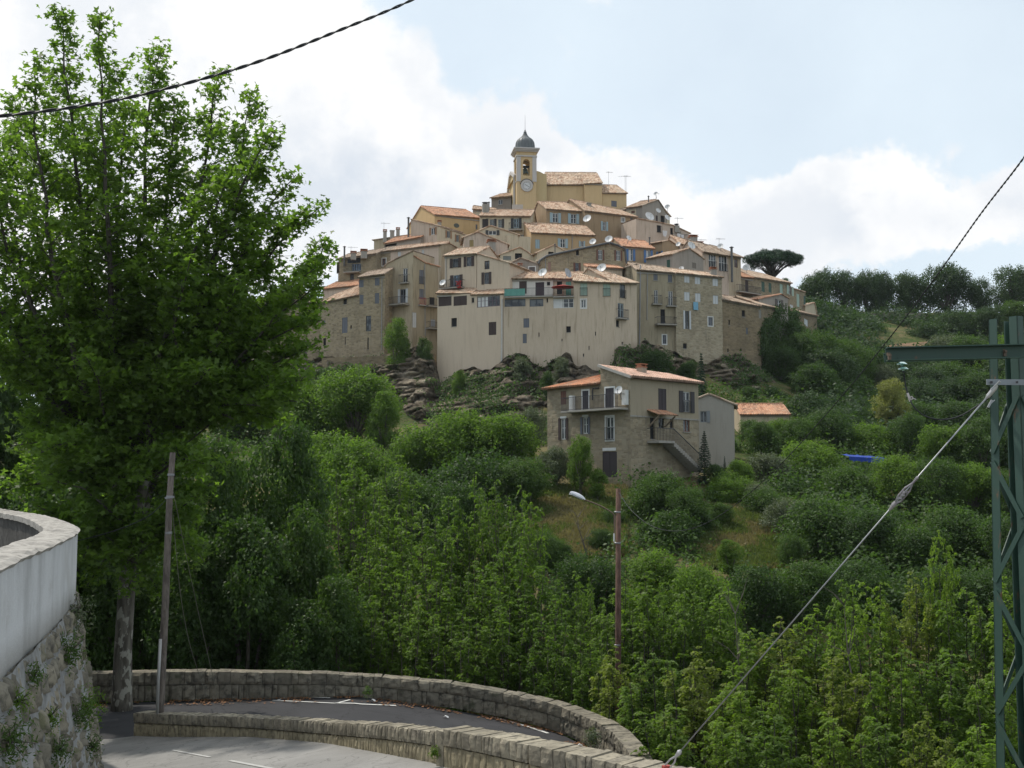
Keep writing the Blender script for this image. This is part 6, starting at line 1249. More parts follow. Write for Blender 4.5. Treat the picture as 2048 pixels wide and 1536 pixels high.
rows = [('b', 30, 560, 52, 300, L_DARK, 'dark tree at the left picture edge behind the plane tree'), ('b', 190, 640, 50, 260, L_DARK, 'dark tree behind the middle of the plane tree'), ('b', 330, 780, 48, 240, L_DARK, 'dark tree behind the leaning wooden pole'), ('b', 460, 850, 46, 240, L_MID, 'drooping dark tree right of the leaning wooden pole'), ('b', 565, 815, 48, 230, L_DARK, 'tall dark tree at the right edge of the dark wood'), ('b', 610, 960, 45, 200, L_MID, 'dark tree with hanging twigs left of the robinias'), ('b', 500, 1010, 43, 230, L_DARK, 'shadowy tree above the far parapet'), ('b', 370, 1050, 42.5, 220, L_DARK, 'shadowy tree behind the foot of the leaning pole'), ('b', 120, 900, 44, 260, L_MID, 'dark tree over the whitewashed parapet'), ('b', 240, 1050, 43, 220, L_MID, 'shadowy tree directly behind the plane tree trunk'), ('b', 680, 1130, 42.5, 180, L_MID, 'low dark tree leaning over the far parapet'), ('b', 60, 1130, 42, 200, L_DARK, 'dark undergrowth tree behind the white wall tip'), ('b', 600, 1180, 41.5, 170, L_DARK, 'lowest dark tree behind the parapet, left of the robinias')]
for (k, u, vt, D, w, mt, lab) in rows: tree(k, u, vt, D, w, mt, lab, group=G5)
G6 = 'robinias rising behind the curved parapet'
rows = [(700, 900, 58, 120), (770, 985, 52, 130), (790, 905, 60, 110), (855, 1010, 48, 120), (900, 985, 50, 110), (955, 945, 50, 100), (1000, 960, 49, 95), (1045, 955, 48, 100), (1030, 1060, 46, 130), (760, 1090, 45, 140), (870, 1120, 44, 140), (960, 1110, 44.5, 130), (1080, 1125, 45, 130), (830, 1190, 42, 130), (930, 1215, 41.5, 130), (1010, 1190, 42, 120), (1110, 1190, 42, 110), (740, 1200, 42.5, 120), (1150, 1130, 46, 80), (1180, 1155, 44, 80), (1090, 1270, 40.5, 110), (1170, 1260, 40, 110)]
adj = ['topmost', 'slim', 'pale topped', 'leaning', 'slender', 'spire topped', 'twin topped', 'rightmost spire topped', 'full', 'broad', 'shaggy', 'middle', 'right hand', 'low', 'lower', 'lowest', 'lamp side', 'left hand', 'thin', 'small', 'parapet side', 'pole side']
where = ['over the left end of the row', 'next to the dark wood', 'under the wide oak group', 'left of the spires', 'standing in front of the oak shade', 'below the tallest oak', 'between the two other spires', 'beside the grassy slope', 'just under the three spires', 'beside the dark hanging tree', 'above the middle of the parapet', 'below the three spires', 'next to the thicket behind the lamp', 'behind the parapet below the dark hanging tree', 'behind the highest stretch of parapet', 'behind the parapet where its coping turns pale', 'left of the lamp pole', 'touching the dark wood near the parapet', 'rising alone before the thicket', 'close left of the lamp pole top', 'against the coping where the painted line starts', 'at the foot of the lamp pole']
for i, (u, vt, D, w) in enumerate(rows): tree('f', u, vt, D, w * 1.35, L_ROB if i % 4 else L_OAK, '%s robinia %s' % (adj[i], where[i]), group=G6)
G7 = 'bright ash trees in the right foreground'
rows = [(1240, 1150, 42, 100), (1300, 1140, 41, 110), (1370, 1170, 40, 110), (1445, 1165, 40, 110), (1500, 1250, 37, 110), (1560, 1230, 37, 110), (1630, 1205, 37, 110), (1690, 1150, 38, 80), (1750, 1155, 36, 110), (1820, 1140, 36, 110), (1878, 1050, 36, 60), (1925, 1165, 35, 110), (2010, 1150, 34, 110), (1400, 1290, 33, 120), (1480, 1340, 31, 120), (1310, 1300, 34, 120), (1580, 1320, 31, 130), (1680, 1300, 31, 130), (1790, 1290, 30, 130), (1890, 1290, 30, 130), (1990, 1310, 29, 130), (1230, 1290, 37, 110), (1340, 1400, 29, 120), (1540, 1420, 27, 120), (1660, 1420, 27, 120), (1850, 1420, 26, 130), (1440, 1430, 28, 110), (1760, 1430, 26.5, 110), (1960, 1440, 25, 120)]
wh = ['just right of the lamp pole', 'under the first bright oak', 'under the second bright oak', 'right of the dead twig', 'left of the guy wire middle', 'crossed by the guy wire', 'beneath the guy wire', 'with a rounded top near the guy wire', 'under the dark hollow', 'left of the tall leader', 'forming the tall narrow leader', 'right of the tall leader', 'behind the pylon foot', 'in the second row left of the guy wire', 'in the second row crossed by the guy wire', 'in the second row near the lamp pole', 'in the second row right of the guy wire', 'in the second row below the rounded top', 'in the second row below the tall leader', 'in the second row left of the pylon', 'in the second row behind the pylon', 'at the right foot of the lamp pole', 'lowest by the wall end', 'lowest right of the guy wire', 'lowest in the middle', 'lowest left of the pylon', 'lowest beside the guy wire foot', 'lowest between the middle and the pylon', 'lowest under the pylon']
for i, (u, vt, D, w) in enumerate(rows): tree('g', u, vt, D, w * random.uniform(1.25, 1.6), (L_BRIGHT, L_BR2, L_BRIGHT, L_ROB)[i % 4] if u > 1380 or i > 20 else L_ROB, 'bright yellow green ash tree %s' % wh[i], group=G7)
WH = ['close to the ivy covered wall', 'below the mid green tree of the ridge', 'left of the brown field', 'over the bright orange roof', 'above the left end of the blue tarpaulin', 'touching the lower edge of the brown field', 'left of the slender yellowish tree', 'above the middle of the pylon arm', 'touching the top of the pylon arm', 'between the pylon arm and the ridge', 'behind the pylon shaft at arm height', 'inside the hanging loop of cable', 'right of the hanging loop of cable', 'behind the steel guy bracket', 'between the black cable and the yellowish tree', 'right of the terrace wall', 'on the ridge under the low gap tree', 'on the ridge left of the pylon top', 'left of the terrace wall', 'behind the crown of the yellowish tree']
for i_, (u, vt, D, w) in enumerate([(1585, 660, 143, 90), (1655, 690, 141, 100), (1735, 690, 152, 90), (1600, 780, 122, 90), (1680, 800, 118, 100), (1810, 700, 158, 80), (1760, 800, 122, 80), (1900, 700, 155, 90), (1860, 715, 150, 80), (1990, 705, 152, 100), (2060, 700, 150, 90), (1880, 790, 126, 90), (1960, 770, 130, 100), (2035, 785, 126, 90), (1720, 780, 128, 80), (1830, 655, 195, 60), (1930, 645, 195, 70), (2000, 640, 195, 70), (1730, 655, 190, 60), (1780, 775, 130, 70)]):
    tree('b', u + random.uniform(-10, 10), vt + random.uniform(-8, 8), D, w * random.uniform(1.1, 1.6), random.choice((L_HILL, L_MID, L_DARK, L_HILL)), 'dull green tree in the right slope wood, ' + WH[i_], group='trees filling the wood on the right slope')
rows = [(1470, 930, 84, 120, L_OAK, 'wide leafy tree standing before the foot of the grey rendered house'), (1530, 965, 80, 110, L_MID, 'wide tree overhanging the top of the dry grassy patch'), (1400, 1005, 75, 90, L_DARK, 'dark tree left of the dry grassy patch under the cable'), (1500, 832, 108, 60, L_MID, 'tree hiding the left part of the low house under the orange roof'), (1562, 830, 108, 70, L_OAK, 'tree hiding the right part of the low house under the orange roof'), (1450, 948, 82, 90, L_OAK, 'green tree between the outside stairs and the dry grassy patch'), (1520, 960, 82, 80, L_OLIVE, 'grey green bush above the dry grassy patch'), (1440, 1000, 76, 60, L_MID, 'low bush at the top edge of the dry grassy patch'), (1110, 1075, 67, 80, L_MID, 'bushy tree low on the left grassy slope'), (1225, 1010, 75, 60, L_MID, 'bush right behind the head of the lamp pole'), (1580, 1060, 68, 70, L_MID, 'bush at the right edge of the dry grassy patch'), (1200, 1050, 70, 60, L_DARK, 'dark bush under the white lamp head')]
for (u, vt, D, w, mt, lab) in rows: tree('b', u, vt, D, w, mt, lab, group=G3)
def twigs(u, vt, D, lab, seed):
    p = P(u, vt, D); z0 = gz(p.x, p.y); r = random.Random(seed); mb = MB(); H = p.z - z0; q = [Vector((p.x + .25 * math.sin(i), p.y + .1 * i, z0 + H * i / 5)) for i in range(6)]; mb.tube(q, [.07, .06, .05, .04, .02, .008], 6)
    for i in range(14): a = q[2 + i % 4]; e = a + Vector((r.uniform(-.7, .7), r.uniform(-.5, .5), r.uniform(.3, 1.3))); mb.tube([a, (a + e) / 2 + Vector((.05, 0, .05)), e], [.018, .012, .004], 4)
    o = mb.build('dead_tree', BK, None, loc=(p.x, p.y, z0)); tag(o, lab, 'dead tree')
twigs(1492, 1232, 36, 'bare grey dead twigs poking out of the ash trees left of the guy wire', 3); twigs(1165, 1035, 66, 'thin leafless shrub on the left grassy slope', 5); twigs(1715, 1215, 33, 'thin dark bare stem rising among the bright ash trees', 7)
# --- plane tree in the left foreground
def plane_tree():
    r = np.random.default_rng(5); D0 = 36.0; pw = lambda u, v, dy=0: np.array(P(u, v, D0 + dy))
    Fk, A_, B_, C_ = pw(258, 1120), pw(292, 960, -.3), pw(226, 900, .4), pw(340, 860, .2)
    path = [(B_, [(150, 700), (90, 500), (45, 330), (22, 190)]), (B_, [(190, 650), (150, 350), (132, 150), (124, 12)]), (B_, [(215, 600), (212, 300), (200, 30)]), (A_, [(270, 700), (290, 400), (302, 220), (318, 92)]), (A_, [(310, 700), (340, 400), (348, 190)]),
            (A_, [(330, 650), (390, 400), (420, 250), (436, 140)]), (C_, [(380, 700), (450, 450), (485, 300), (503, 190)]), (C_, [(420, 680), (500, 480), (550, 400), (588, 350)]), (C_, [(440, 650), (540, 500), (600, 440), (648, 412)]), (C_, [(450, 700), (560, 580), (610, 545), (655, 520)]),
            (C_, [(440, 760), (540, 680), (600, 650), (640, 640)]), (B_, [(120, 800), (20, 650), (-80, 450), (-120, 250)]), (B_, [(100, 700), (0, 450), (-40, 240)]), (A_, [(360, 900), (420, 830), (470, 800)]), (Fk, [(310, 1060), (350, 1020), (385, 1000)]), (Fk, [(190, 1080), (130, 1040), (70, 1010)]),
            (Fk, [(250, 1100), (235, 1090), (215, 1130)]), (Fk, [(290, 1100), (330, 1090), (345, 1130)]), (B_, [(80, 780), (-20, 700), (-90, 640)]), (A_, [(240, 800), (230, 500), (248, 250), (262, 190)]), (C_, [(400, 600), (470, 400), (520, 300), (548, 262)]), (C_, [(460, 780), (560, 720), (615, 700)]), (B_, [(170, 780), (110, 560), (80, 320), (70, 120)]), (A_, [(300, 820), (350, 600), (400, 480), (470, 330)]), (B_, [(200, 820), (160, 600), (175, 420), (168, 230)]), (C_, [(390, 820), (430, 760), (480, 640), (560, 620)]), (A_, [(250, 880), (200, 820), (140, 760)]), (A_, [(330, 880), (330, 780), (350, 700)]), (A_, [(330, 1000), (370, 940), (400, 930)]), (B_, [(180, 960), (120, 920), (60, 900)]), (C_, [(400, 760), (450, 620), (480, 560)]), (A_, [(270, 820), (260, 700), (275, 560)]), (B_, [(160, 840), (60, 760), (30, 700)]), (B_, [(210, 780), (180, 680), (140, 520)]), (C_, [(370, 760), (350, 650), (380, 520)]), (A_, [(240, 900), (120, 860), (40, 830)]), (C_, [(480, 720), (590, 600), (640, 560)]), (C_, [(430, 800), (520, 760), (600, 730)]), (C_, [(400, 840), (500, 800), (545, 790)]), (A_, [(300, 880), (280, 800), (240, 760)]), (A_, [(320, 820), (300, 740), (310, 600)]), (Fk, [(270, 1060), (180, 980), (100, 960)]), (C_, [(450, 620), (560, 470), (620, 440)]), (B_, [(60, 640), (10, 400), (20, 260)]), (Fk, [(280, 1130), (300, 1150), (320, 1190)]), (Fk, [(230, 1110), (200, 1120), (170, 1170)]), (Fk, [(270, 1080), (290, 1060), (250, 1180)]), (Fk, [(200, 1040), (150, 1080), (110, 1130)]), (Fk, [(320, 1080), (370, 1080), (390, 1120)]), (C_, [(460, 820), (520, 820), (560, 840)]), (C_, [(480, 700), (600, 640), (650, 600)]), (C_, [(460, 740), (590, 690), (635, 690)]), (A_, [(240, 980), (160, 940), (90, 950)]), (A_, [(350, 980), (400, 1000), (420, 960)]), (C_, [(470, 650), (610, 560), (650, 480)]), (C_, [(500, 760), (570, 770), (610, 760)])]
    rl = random.Random(4)
    for k in range(16): u_, v_ = rl.uniform(-20, 230), rl.uniform(860, 1160); path.append((Fk if v_ > 1000 else B_, [(240 + (u_ - 240) * .5, min(v_, 1070) - 20), (u_, v_)]))
    for k in range(17): u_, v_ = rl.uniform(40, 430), rl.uniform(880, 1160); path.append((Fk if v_ > 1000 else A_, [(260 + (u_ - 260) * .5, min(v_, 1060) - 20), (u_, v_)]))
    for k in range(14): u_, v_ = rl.uniform(380, 600), rl.uniform(640, 850); path.append((C_, [(340 + (u_ - 340) * .5, v_ * .5 + 400), (u_, v_)]))
    for k in range(8): u_, v_ = rl.uniform(-40, 240), rl.uniform(640, 850); path.append((B_, [(226 + (u_ - 226) * .5, v_ * .5 + 420), (u_, v_)]))
    C = []; Nn = []; Td = []; tr = MB(); lb = MB(); base = np.array(P(244, 1396, D0))
    tr.tube([tuple(base + [0, 0, -.6]), tuple(base), tuple(np.array(P(246, 1300, D0))), tuple(np.array(P(252, 1200, D0))), tuple(Fk)], [.36, .31, .27, .26, .25], 14)
    for q_, rr0 in ((A_, .17), (B_, .15), (C_, .15)):
        m_ = (Fk + q_) / 2 + r.normal(size=3) * .08; tr.tube([tuple(Fk - [0, 0, .25]), tuple(m_), tuple(q_)], [.2, rr0 + .02, rr0], 9)
    for st, pl in path:
        off = r.uniform(-3.2, 3.2); pts = [st] + [pw(u + r.uniform(-6, 6), v, off * (i + 1) / len(pl)) for i, (u, v) in enumerate(pl)]; pts = np.array(pts); d = np.r_[0, np.cumsum(np.linalg.norm(np.diff(pts, axis=0), axis=1))]; L = d[-1]
        ns = max(5, int(L / .9)); sm = np.stack([np.interp(np.linspace(0, L, ns), d, pts[:, i]) for i in range(3)], 1); sm[1:-1] += r.normal(size=(ns - 2, 3)) * .05
        lb.tube([tuple(p) for p in sm], list(np.linspace(.02 + .0085 * L, .012, ns)), 7); s = L * .08 + .4
        while s < L:
            t = s / L; p = np.array([np.interp(s, d, pts[:, i]) for i in range(3)]); rem = L - s; a = r.uniform(0, 6.28)
            ll = min(.25 + rem * .30, 1.9) * r.uniform(.45, 1.1); dr = unit(np.array([math.cos(a), math.sin(a), r.uniform(.1, .9)])); end = p + dr * ll; mid = (p + end) / 2 + [0, 0, .08 * ll]
            lb.tube([tuple(p), tuple(mid), tuple(end)], [.01 + .012 * ll, .009, .004], 4, cap=False)
            for k in range(int(3 + ll * 3.6)):
                f = r.uniform(.25, 1.08); c = p * (1 - f) + end * f + r.normal(size=3) * .10; n_ = 8; off_ = r.normal(size=(n_, 3)) * np.array([.17, .17, .12]); C.append(c + off_); Nn.append(np.array([0, 0, .9]) + r.normal(size=(n_, 3)) * .6); Td.append(off_ + np.array([0, 0, -.15]) + r.normal(size=(n_, 3)) * .1)
            s += r.uniform(.11, .28)
    C = np.concatenate(C); root = thing('plane_tree', 'huge plane tree with many upright limbs filling the left side of the photo', 'tree', tuple(base))
    me = leaves_mesh('crown', C - base, np.concatenate(Nn), r.uniform(.13, .27, len(C)), 'lobed', L_PLANE, np.concatenate(Td)); c_ = obj('crown', me, root); tr.build('trunk', BKP, root, smooth=True); lb.build('limbs', BKD, root); print('plane leaves', len(C))
plane_tree()
# --- ground cover
def scatter_cover(name, label, cat, n, ubox, mat, size, kind, test, hgt=(.1, .9), cl=9, spread=.35):
    C = []; Nn = []; r = np.random.default_rng(n); X = r.uniform(ubox[0], ubox[1], n * 3); Y = r.uniform(ubox[2], ubox[3], n * 3); ok = np.array([test(x, y) for x, y in zip(X, Y)]); X = X[ok][:n]; Y = Y[ok][:n]; Z = gz_np(X, Y)
    for _ in range(cl):
        o_ = r.normal(size=(len(X), 3)) * spread; C.append(np.stack([X + o_[:, 0], Y + o_[:, 1], Z + r.uniform(*hgt, len(X))], 1)); Nn.append(r.normal(size=(len(X), 3)) * .7 + [0, 0, .8])
    C = np.concatenate(C); Nn = np.concatenate(Nn); me = leaves_mesh(name, C, Nn, r.uniform(.6, 1.2, len(C)) * size, kind, mat); o = obj(name, me); tag(o, label, cat, kind='stuff'); return o
def pix(x, y):
    z = gz(x, y); d = y * ca + z * sa; yy = -y * sa + z * ca; return 1024 + F * x / d, 768 - F * yy / d
def in_meadow(x, y):
    u, v = pix(x, y); return (1062 < u < 1250 and 975 < v < 1115 and 66 < y < 84) or (1405 < u < 1560 and 1015 < v < 1140 and 66 < y < 82)
def cover(x, y): return 42 < y < 128 and noise.noise(Vector((x * .09, y * .09, 2))) > -.25 and not in_meadow(x, y)
def lumps(name, label, cat, n, box, mat, rad, leaf, per, test, seed):
    r = np.random.default_rng(seed); X = r.uniform(box[0], box[1], n * 4); Y = r.uniform(box[2], box[3], n * 4); ok = np.array([test(x, y) for x, y in zip(X, Y)]); X = X[ok][:n]; Y = Y[ok][:n]; Z = gz_np(X, Y); m_ = len(X)
    R0 = r.uniform(rad[0], rad[1], m_); d = unit(r.normal(size=(m_, per, 3)) + [0, 0, .35]); d[..., 2] = np.abs(d[..., 2]); k = r.uniform(.6, 1.15, (m_, per, 1)); ctr = np.stack([X, Y, Z - .2], 1)[:, None]
    sub_ = 1 + .4 * np.sin(d[..., 0:1] * 5 + X[:, None, None] * 3) * np.cos(d[..., 1:2] * 5 + Y[:, None, None])
    C = (ctr + d * R0[:, None, None] * k * sub_ * np.array([1, 1, 1.15])).reshape(-1, 3); Nn = (d + r.normal(size=d.shape) * .6 + [0, 0, .3]).reshape(-1, 3)
    tag(obj(name, leaves_mesh(name, C, Nn, r.uniform(.7, 1.25, len(C)) * leaf, 'diamond', mat)), label, cat, kind='stuff')
def not_field(x, y): u, v = pix(x, y); return not (1748 < u < 1872 and 655 < v < 705)
nzm = lambda x, y: noise.noise(Vector((x * .2, y * .2, 8)))
def no_house(x, y): return not (y > 126 and -34 < x < 44) and not (78 < y < 104 and 1 < x < 24) and not (100 < y < 122 and -22 < x < 24 and pix(x, y)[1] < 870)
lumps('undergrowth', 'bushy green undergrowth covering the valley floor between the trees', 'undergrowth', 1500, (-45, 75, 41.5, 84), L_MID, (.6, 1.7), .26, 110, lambda x, y: not in_meadow(x, y), 3)
lumps('undergrowth', 'shrubs filling the slope around the two lone houses', 'undergrowth', 1250, (-75, 80, 80, 146), L_MID, (.8, 2.0), .32, 120, lambda x, y: no_house(x, y) and not in_meadow(x, y), 4)
lumps('woodland', 'leafy woodland canopy between the blue tarpaulin and the bright ash trees', 'woodland', 520, (18, 62, 58, 112), L_DARK, (1.0, 2.1), .28, 230, lambda x, y: pix(x, y)[0] > 1575 + 60 * nzm(x, y), 6)
lumps('woodland', 'dense shrubby woodland on the far slope right of the village', 'woodland', 1600, (34, 125, 112, 214), L_HILL, (1.2, 2.6), .5, 130, lambda x, y: not_field(x, y) and y < 208 and x > 36 + (y - 150) * .12, 5)
L_GRASS = leaf_mat('grass_blades', (.075, .115, .03), (.14, .16, .055), .35); L_DRY = leaf_mat('dry_grass', (.17, .145, .07), (.24, .20, .11), .3)
def blades(name, label, n, box, mat, test, size, cl=6):
    r = np.random.default_rng(n + 1); X = r.uniform(box[0], box[1], n * 4); Y = r.uniform(box[2], box[3], n * 4); ok = np.array([test(x, y) for x, y in zip(X, Y)]); X = X[ok][:n]; Y = Y[ok][:n]; Z = gz_np(X, Y); C = []; Nn = []; T_ = []
    for _ in range(cl): o_ = r.normal(size=(len(X), 2)) * .16; C.append(np.stack([X + o_[:, 0], Y + o_[:, 1], Z + size * .4], 1)); Nn.append(r.normal(size=(len(X), 3)) * [1, 1, .3]); T_.append(r.normal(size=(len(X), 3)) * .35 + [0, 0, 1])
    C = np.concatenate(C); me = leaves_mesh(name, C, np.concatenate(Nn), r.uniform(.6, 1.3, len(C)) * size, 'narrow', mat, np.concatenate(T_)); tag(obj(name, me), label, 'grass', kind='stuff')
nzv = lambda x, y: noise.noise(Vector((x * .35, y * .35, 5)))
blades('grass', 'green grass on the slope in front of the large two-faced house', 7000, (0, 22, 64, 88), L_GRASS, lambda x, y: in_meadow(x, y) and nzv(x, y) > -.05, .42)
blades('grass', 'dry straw coloured grass in the middle of the slope', 8000, (0, 22, 64, 88), L_DRY, lambda x, y: in_meadow(x, y) and nzv(x, y) < .12, .36)
# --- creepers on the cliff
C = []; Nn = []; r = np.random.default_rng(8)
for j in range(2, NVV - 1, 1):
    for i in range(1, NU - 1, 1):
        p = CLV[j, i]; u_ = 560 + 1040 * i / (NU - 1); th = .02 if u_ < 1200 else -.08
        if u_ < 760: th = -.2
        if noise.noise(Vector((p[0] * .13, p[1] * .05, p[2] * .22 + 4))) + .5 * noise.noise(Vector((p[0] * .6, p[1] * .3, p[2] * .7))) > th + .12 and r.random() < .5:
            m_ = 4; C.append(p + r.normal(size=(m_, 3)) * .22 + [0, -.12, 0]); Nn.append(r.normal(size=(m_, 3)) * .6 + [0, -.8, .6])
C = np.concatenate(C); tag(obj('creepers', leaves_mesh('creepers', C, np.concatenate(Nn), r.uniform(.18, .34, len(C)), 'diamond', L_MID)), 'ivy and scrub clinging in patches to the limestone cliff', 'creepers', kind='stuff')
# ivy on the right village wall
fi = Face(P(1520, 960, 137.5), P(1600, 960, 158)); C = []; Nn = []
for _ in range(3800):
    u_ = r.uniform(1520, 1592); v_ = r.uniform(612 + max(0, 1545 - u_) * 1.2 + abs(u_ - 1560) * .35, 775); a_, z_ = fi.hit(u_, v_)
    if noise.noise(Vector((a_ * .4, z_ * .4, 1))) < -.25: continue
    w_ = fi.W(a_, z_, r.uniform(.0, .5)); C.append(np.array(w_) + r.normal(size=(7, 3)) * .25); Nn.append(r.normal(size=(7, 3)) * .6 + [0, -.8, .5])
C = np.concatenate(C); c0 = np.array(fi.W(2, 18)); o = thing('ivy', 'thick ivy curtain on the right end of the long brown stone house', 'ivy', tuple(c0)); obj('foliage', leaves_mesh('foliage', C - c0, np.concatenate(Nn), .26, 'diamond', L_DARK), o)
# --- tufts growing from the retaining wall and beside the low walls
def ret_hit(u, v):
    D = 8.0
    while D < 34:
        p = P(u, v, D); i = int(np.argmin((RP[:, 0] - p.x) ** 2 + (RP[:, 1] - p.y) ** 2)); a_, t_, n_ = ret_frame(i)
        if (p - a_).to_2d().dot(n_.to_2d()) < max(0, WB - p.z) * BAT + .12: return D
        D += .04
    return None
def tuft(u, v, D, rad, mat, label, n=260, lf=.05, hang=0.0, name='wall_plant'):
    if u < 240: D = (ret_hit(u, v) or D) - .05; rad *= 1.15; lf *= .9
    p = P(u, v, D); rr_ = np.random.default_rng(int(u * 3 + v)); d = unit(rr_.normal(size=(n, 3)) + [0, 0, .2]); C = d * rad * rr_.uniform(.2, 1, (n, 1)) * [1, 1, 1.25] - [0, 0, hang * rad]; o = thing(name, label, 'plant', tuple(p))
    obj('foliage', leaves_mesh('foliage', C, d + rr_.normal(size=(n, 3)) * .5, rr_.uniform(.7, 1.3, n) * lf, 'narrow', mat, d + rr_.normal(size=(n, 3)) * .3), o); mb = MB()
    for i in range(6): e = Vector(d[i] * rad * .8) + p; mb.tube([p - Vector((.02, 0, .02)), (p + e) / 2, e], [.008, .005, .003], 4)
    mb.build('stem', BKD, o)
# ================================================================== street furniture, poles and wires
def sag(a, b, s, n=40): 
    a, b = Vector(a), Vector(b); return [a.lerp(b, i / n) - Vector((0, 0, s * 4 * (i / n) * (1 - i / n))) for i in range(n + 1)]
def curve_px(pts, n=60):
    """pts (u, v, D): smooth space curve through them"""
    P_ = [P(*p) for p in pts]; out = []; k = len(P_)
    for i in range(k - 1):
        p0, p1, p2, p3 = P_[max(i - 1, 0)], P_[i], P_[i + 1], P_[min(i + 2, k - 1)]
        for j in range(n // (k - 1)):
            t = j / (n // (k - 1)); out.append(.5 * ((2 * p1) + (-p0 + p2) * t + (2 * p0 - 5 * p1 + 4 * p2 - p3) * t * t + (-p0 + 3 * p1 - 3 * p2 + p3) * t ** 3))
    return out + [P_[-1]]
def twisted(mb, path, r, pitch):
    L = 0; A_ = []; B_ = []; last = path[0]
    for i, p in enumerate(path):
        L += (p - last).length; last = p; d = (path[min(i + 1, len(path) - 1)] - path[max(i - 1, 0)]).normalized(); x = d.cross(Vector((0, 0, 1))).normalized(); y = x.cross(d); a = L / pitch * 2 * math.pi
        o = (x * math.cos(a) + y * math.sin(a)) * r; A_.append(p + o); B_.append(p - o)
    mb.tube(A_, r * 1.05, 6); mb.tube(B_, r * 1.05, 6)
CAB = simple((.02, .022, .025), .5); STEEL = simple((.33, .34, .35), .4, .7); POLE = bark_mat('pole_wood', (.085, .07, .06), (.16, .135, .115), 5); POLE2 = bark_mat('pole_wood_red', (.065, .034, .025), (.12, .068, .05), 5)
# twisted cable across the top left
pth = curve_px([(-160, 240, 7.2), (0, 232, 7.4), (200, 206, 7.8), (360, 170, 8.1), (520, 122, 8.5), (680, 60, 9), (830, -3, 9.4), (1000, -90, 10)], 700); mb = MB(); twisted(mb, pth, .0064, .3)
o = mb.build('overhead_cable', CAB, None, loc=pth[0], smooth=True); tag(o, 'thick twisted black cable crossing the upper left sky in front of the plane tree', 'cable')
# street lamp pole
base = P(1235, 1500, 40.0); base.z = gz(base.x, base.y) - .5; top = P(1236.5, 977, 40.0)
lp = thing('street_lamp', 'reddish wooden pole with a curved arm and white lamp head behind the far parapet', 'street lamp', tuple(base)); mb = MB()
mb.tube([base, base.lerp(top, .5), top], [.125, .105, .085], 12); mb.build('pole', POLE2, lp, smooth=True); mb = MB()
arm = curve_px([(1229, 1080, 39.85), (1229, 1040, 39.85), (1228, 1030, 39.85), (1219, 1022, 39.8), (1197, 1010, 39.7), (1168, 999, 39.6)], 40); mb.tube(arm, .025, 8); a_ = mb.build('arm', simple((.17, .12, .09), .6), lp, smooth=True)
mb = MB(); e = P(1168, 1000, 39.6); h0 = P(1139, 986, 39.4); ax = (h0 - e); L = ax.length; ax.normalize(); sd = ax.cross(Vector((0, 0, 1))).normalized(); up = sd.cross(ax); n_ = 12
for i in range(n_):
    for j in range(10):
        def S(i_, j_):
            t = i_ / n_; w = .13 * (.35 + .65 * math.sin(math.pi * min(t * 1.1 + .12, 1)) ** .6); hgt = .13 * (.5 + .5 * math.sin(math.pi * t) ** .7) * (1 if t < .97 else .5); a = math.pi * j_ / 10
            return e + ax * (L * t) + sd * (w * math.cos(a)) + up * (hgt * math.sin(a))
        mb.face([S(i, j), S(i + 1, j), S(i + 1, j + 1), S(i, j + 1)])
hd = mb.build('lamp_head', simple((.66, .67, .70), .35), a_, smooth=True); mb = MB(); mb.bar(e + ax * .12 - up * .01, e + ax * (L * .92) - up * .01, .2, .05); mb.build('diffuser', simple((.4, .42, .45), .2), a_)
mb = MB(); q0, q1 = P(1228, 1067, 39.83), P(1228, 1083, 39.83); mb.bar(q0, q1, .05); mb.build('fuse_box', WHITEP, lp); mb = MB()
for v in (1024, 1086, 1290): c = P(1235, v, 40); mb.lathe(c - Vector((0, 0, .03)), [(.115, 0), (.125, .01), (.125, .05), (.115, .06)], 12)
mb.build('clamp_band', METAL, lp)
# cable sagging from the lamp pole to the near right
pth = curve_px([(1238, 985, 39.9), (1262, 1020, 38.5), (1300, 1050, 37), (1345, 1062, 35.5), (1400, 1052, 33.5), (1470, 1010, 31), (1560, 930, 27.5), (1660, 820, 24), (1760, 700, 20.5), (1860, 570, 17.5), (1960, 430, 14.8), (2048, 315, 12.8), (2160, 150, 10.8)], 900); mb = MB(); twisted(mb, pth, .0062, .30)
o = mb.build('overhead_cable', CAB, None, loc=pth[0], smooth=True); tag(o, 'twisted black cable sagging from the lamp pole and rising to the right picture edge', 'cable')
# leaning wooden pole at the left
b0 = P(318, 1463, 31.2); b0.z -= .5; t0 = P(345.5, 905, 31.2); pl = thing('utility_pole', 'leaning grey wooden pole in front of the end of the low wall', 'pole', tuple(b0)); mb = MB()
m1 = P(331, 1200, 31.2); mb.tube([b0, P(318, 1463, 31.2), m1, P(339, 1000, 31.2), t0], [.115, .112, .10, .088, .078], 12); mb.build('pole', POLE, pl, smooth=True)
mb = MB(); mb.tube([P(314, 1448, 31.0), P(316.5, 1362, 31.0), P(321, 1278, 31.03)], .043, 8); mb.build('conduit', simple((.32, .32, .31), .5, .3), pl, smooth=True)
mb = MB(); mb.lathe(P(317.5, 1462, 31.2), [(.13, 0), (.13, .42), (.115, .44)], 12); mb.build('pole_foot', simple((.05, .045, .04), .9), pl); mb = MB()
for v, u in ((950, 342), (994, 339.5), (1066, 337)): mb.lathe(P(u, v, 31.2) - Vector((0, 0, .03)), [(.088, 0), (.1, .01), (.1, .06), (.088, .07)], 10)
mb.bar(P(330, 996, 31.0), P(348, 994, 31.0), .05); mb.build('clamp_band', METAL, pl)
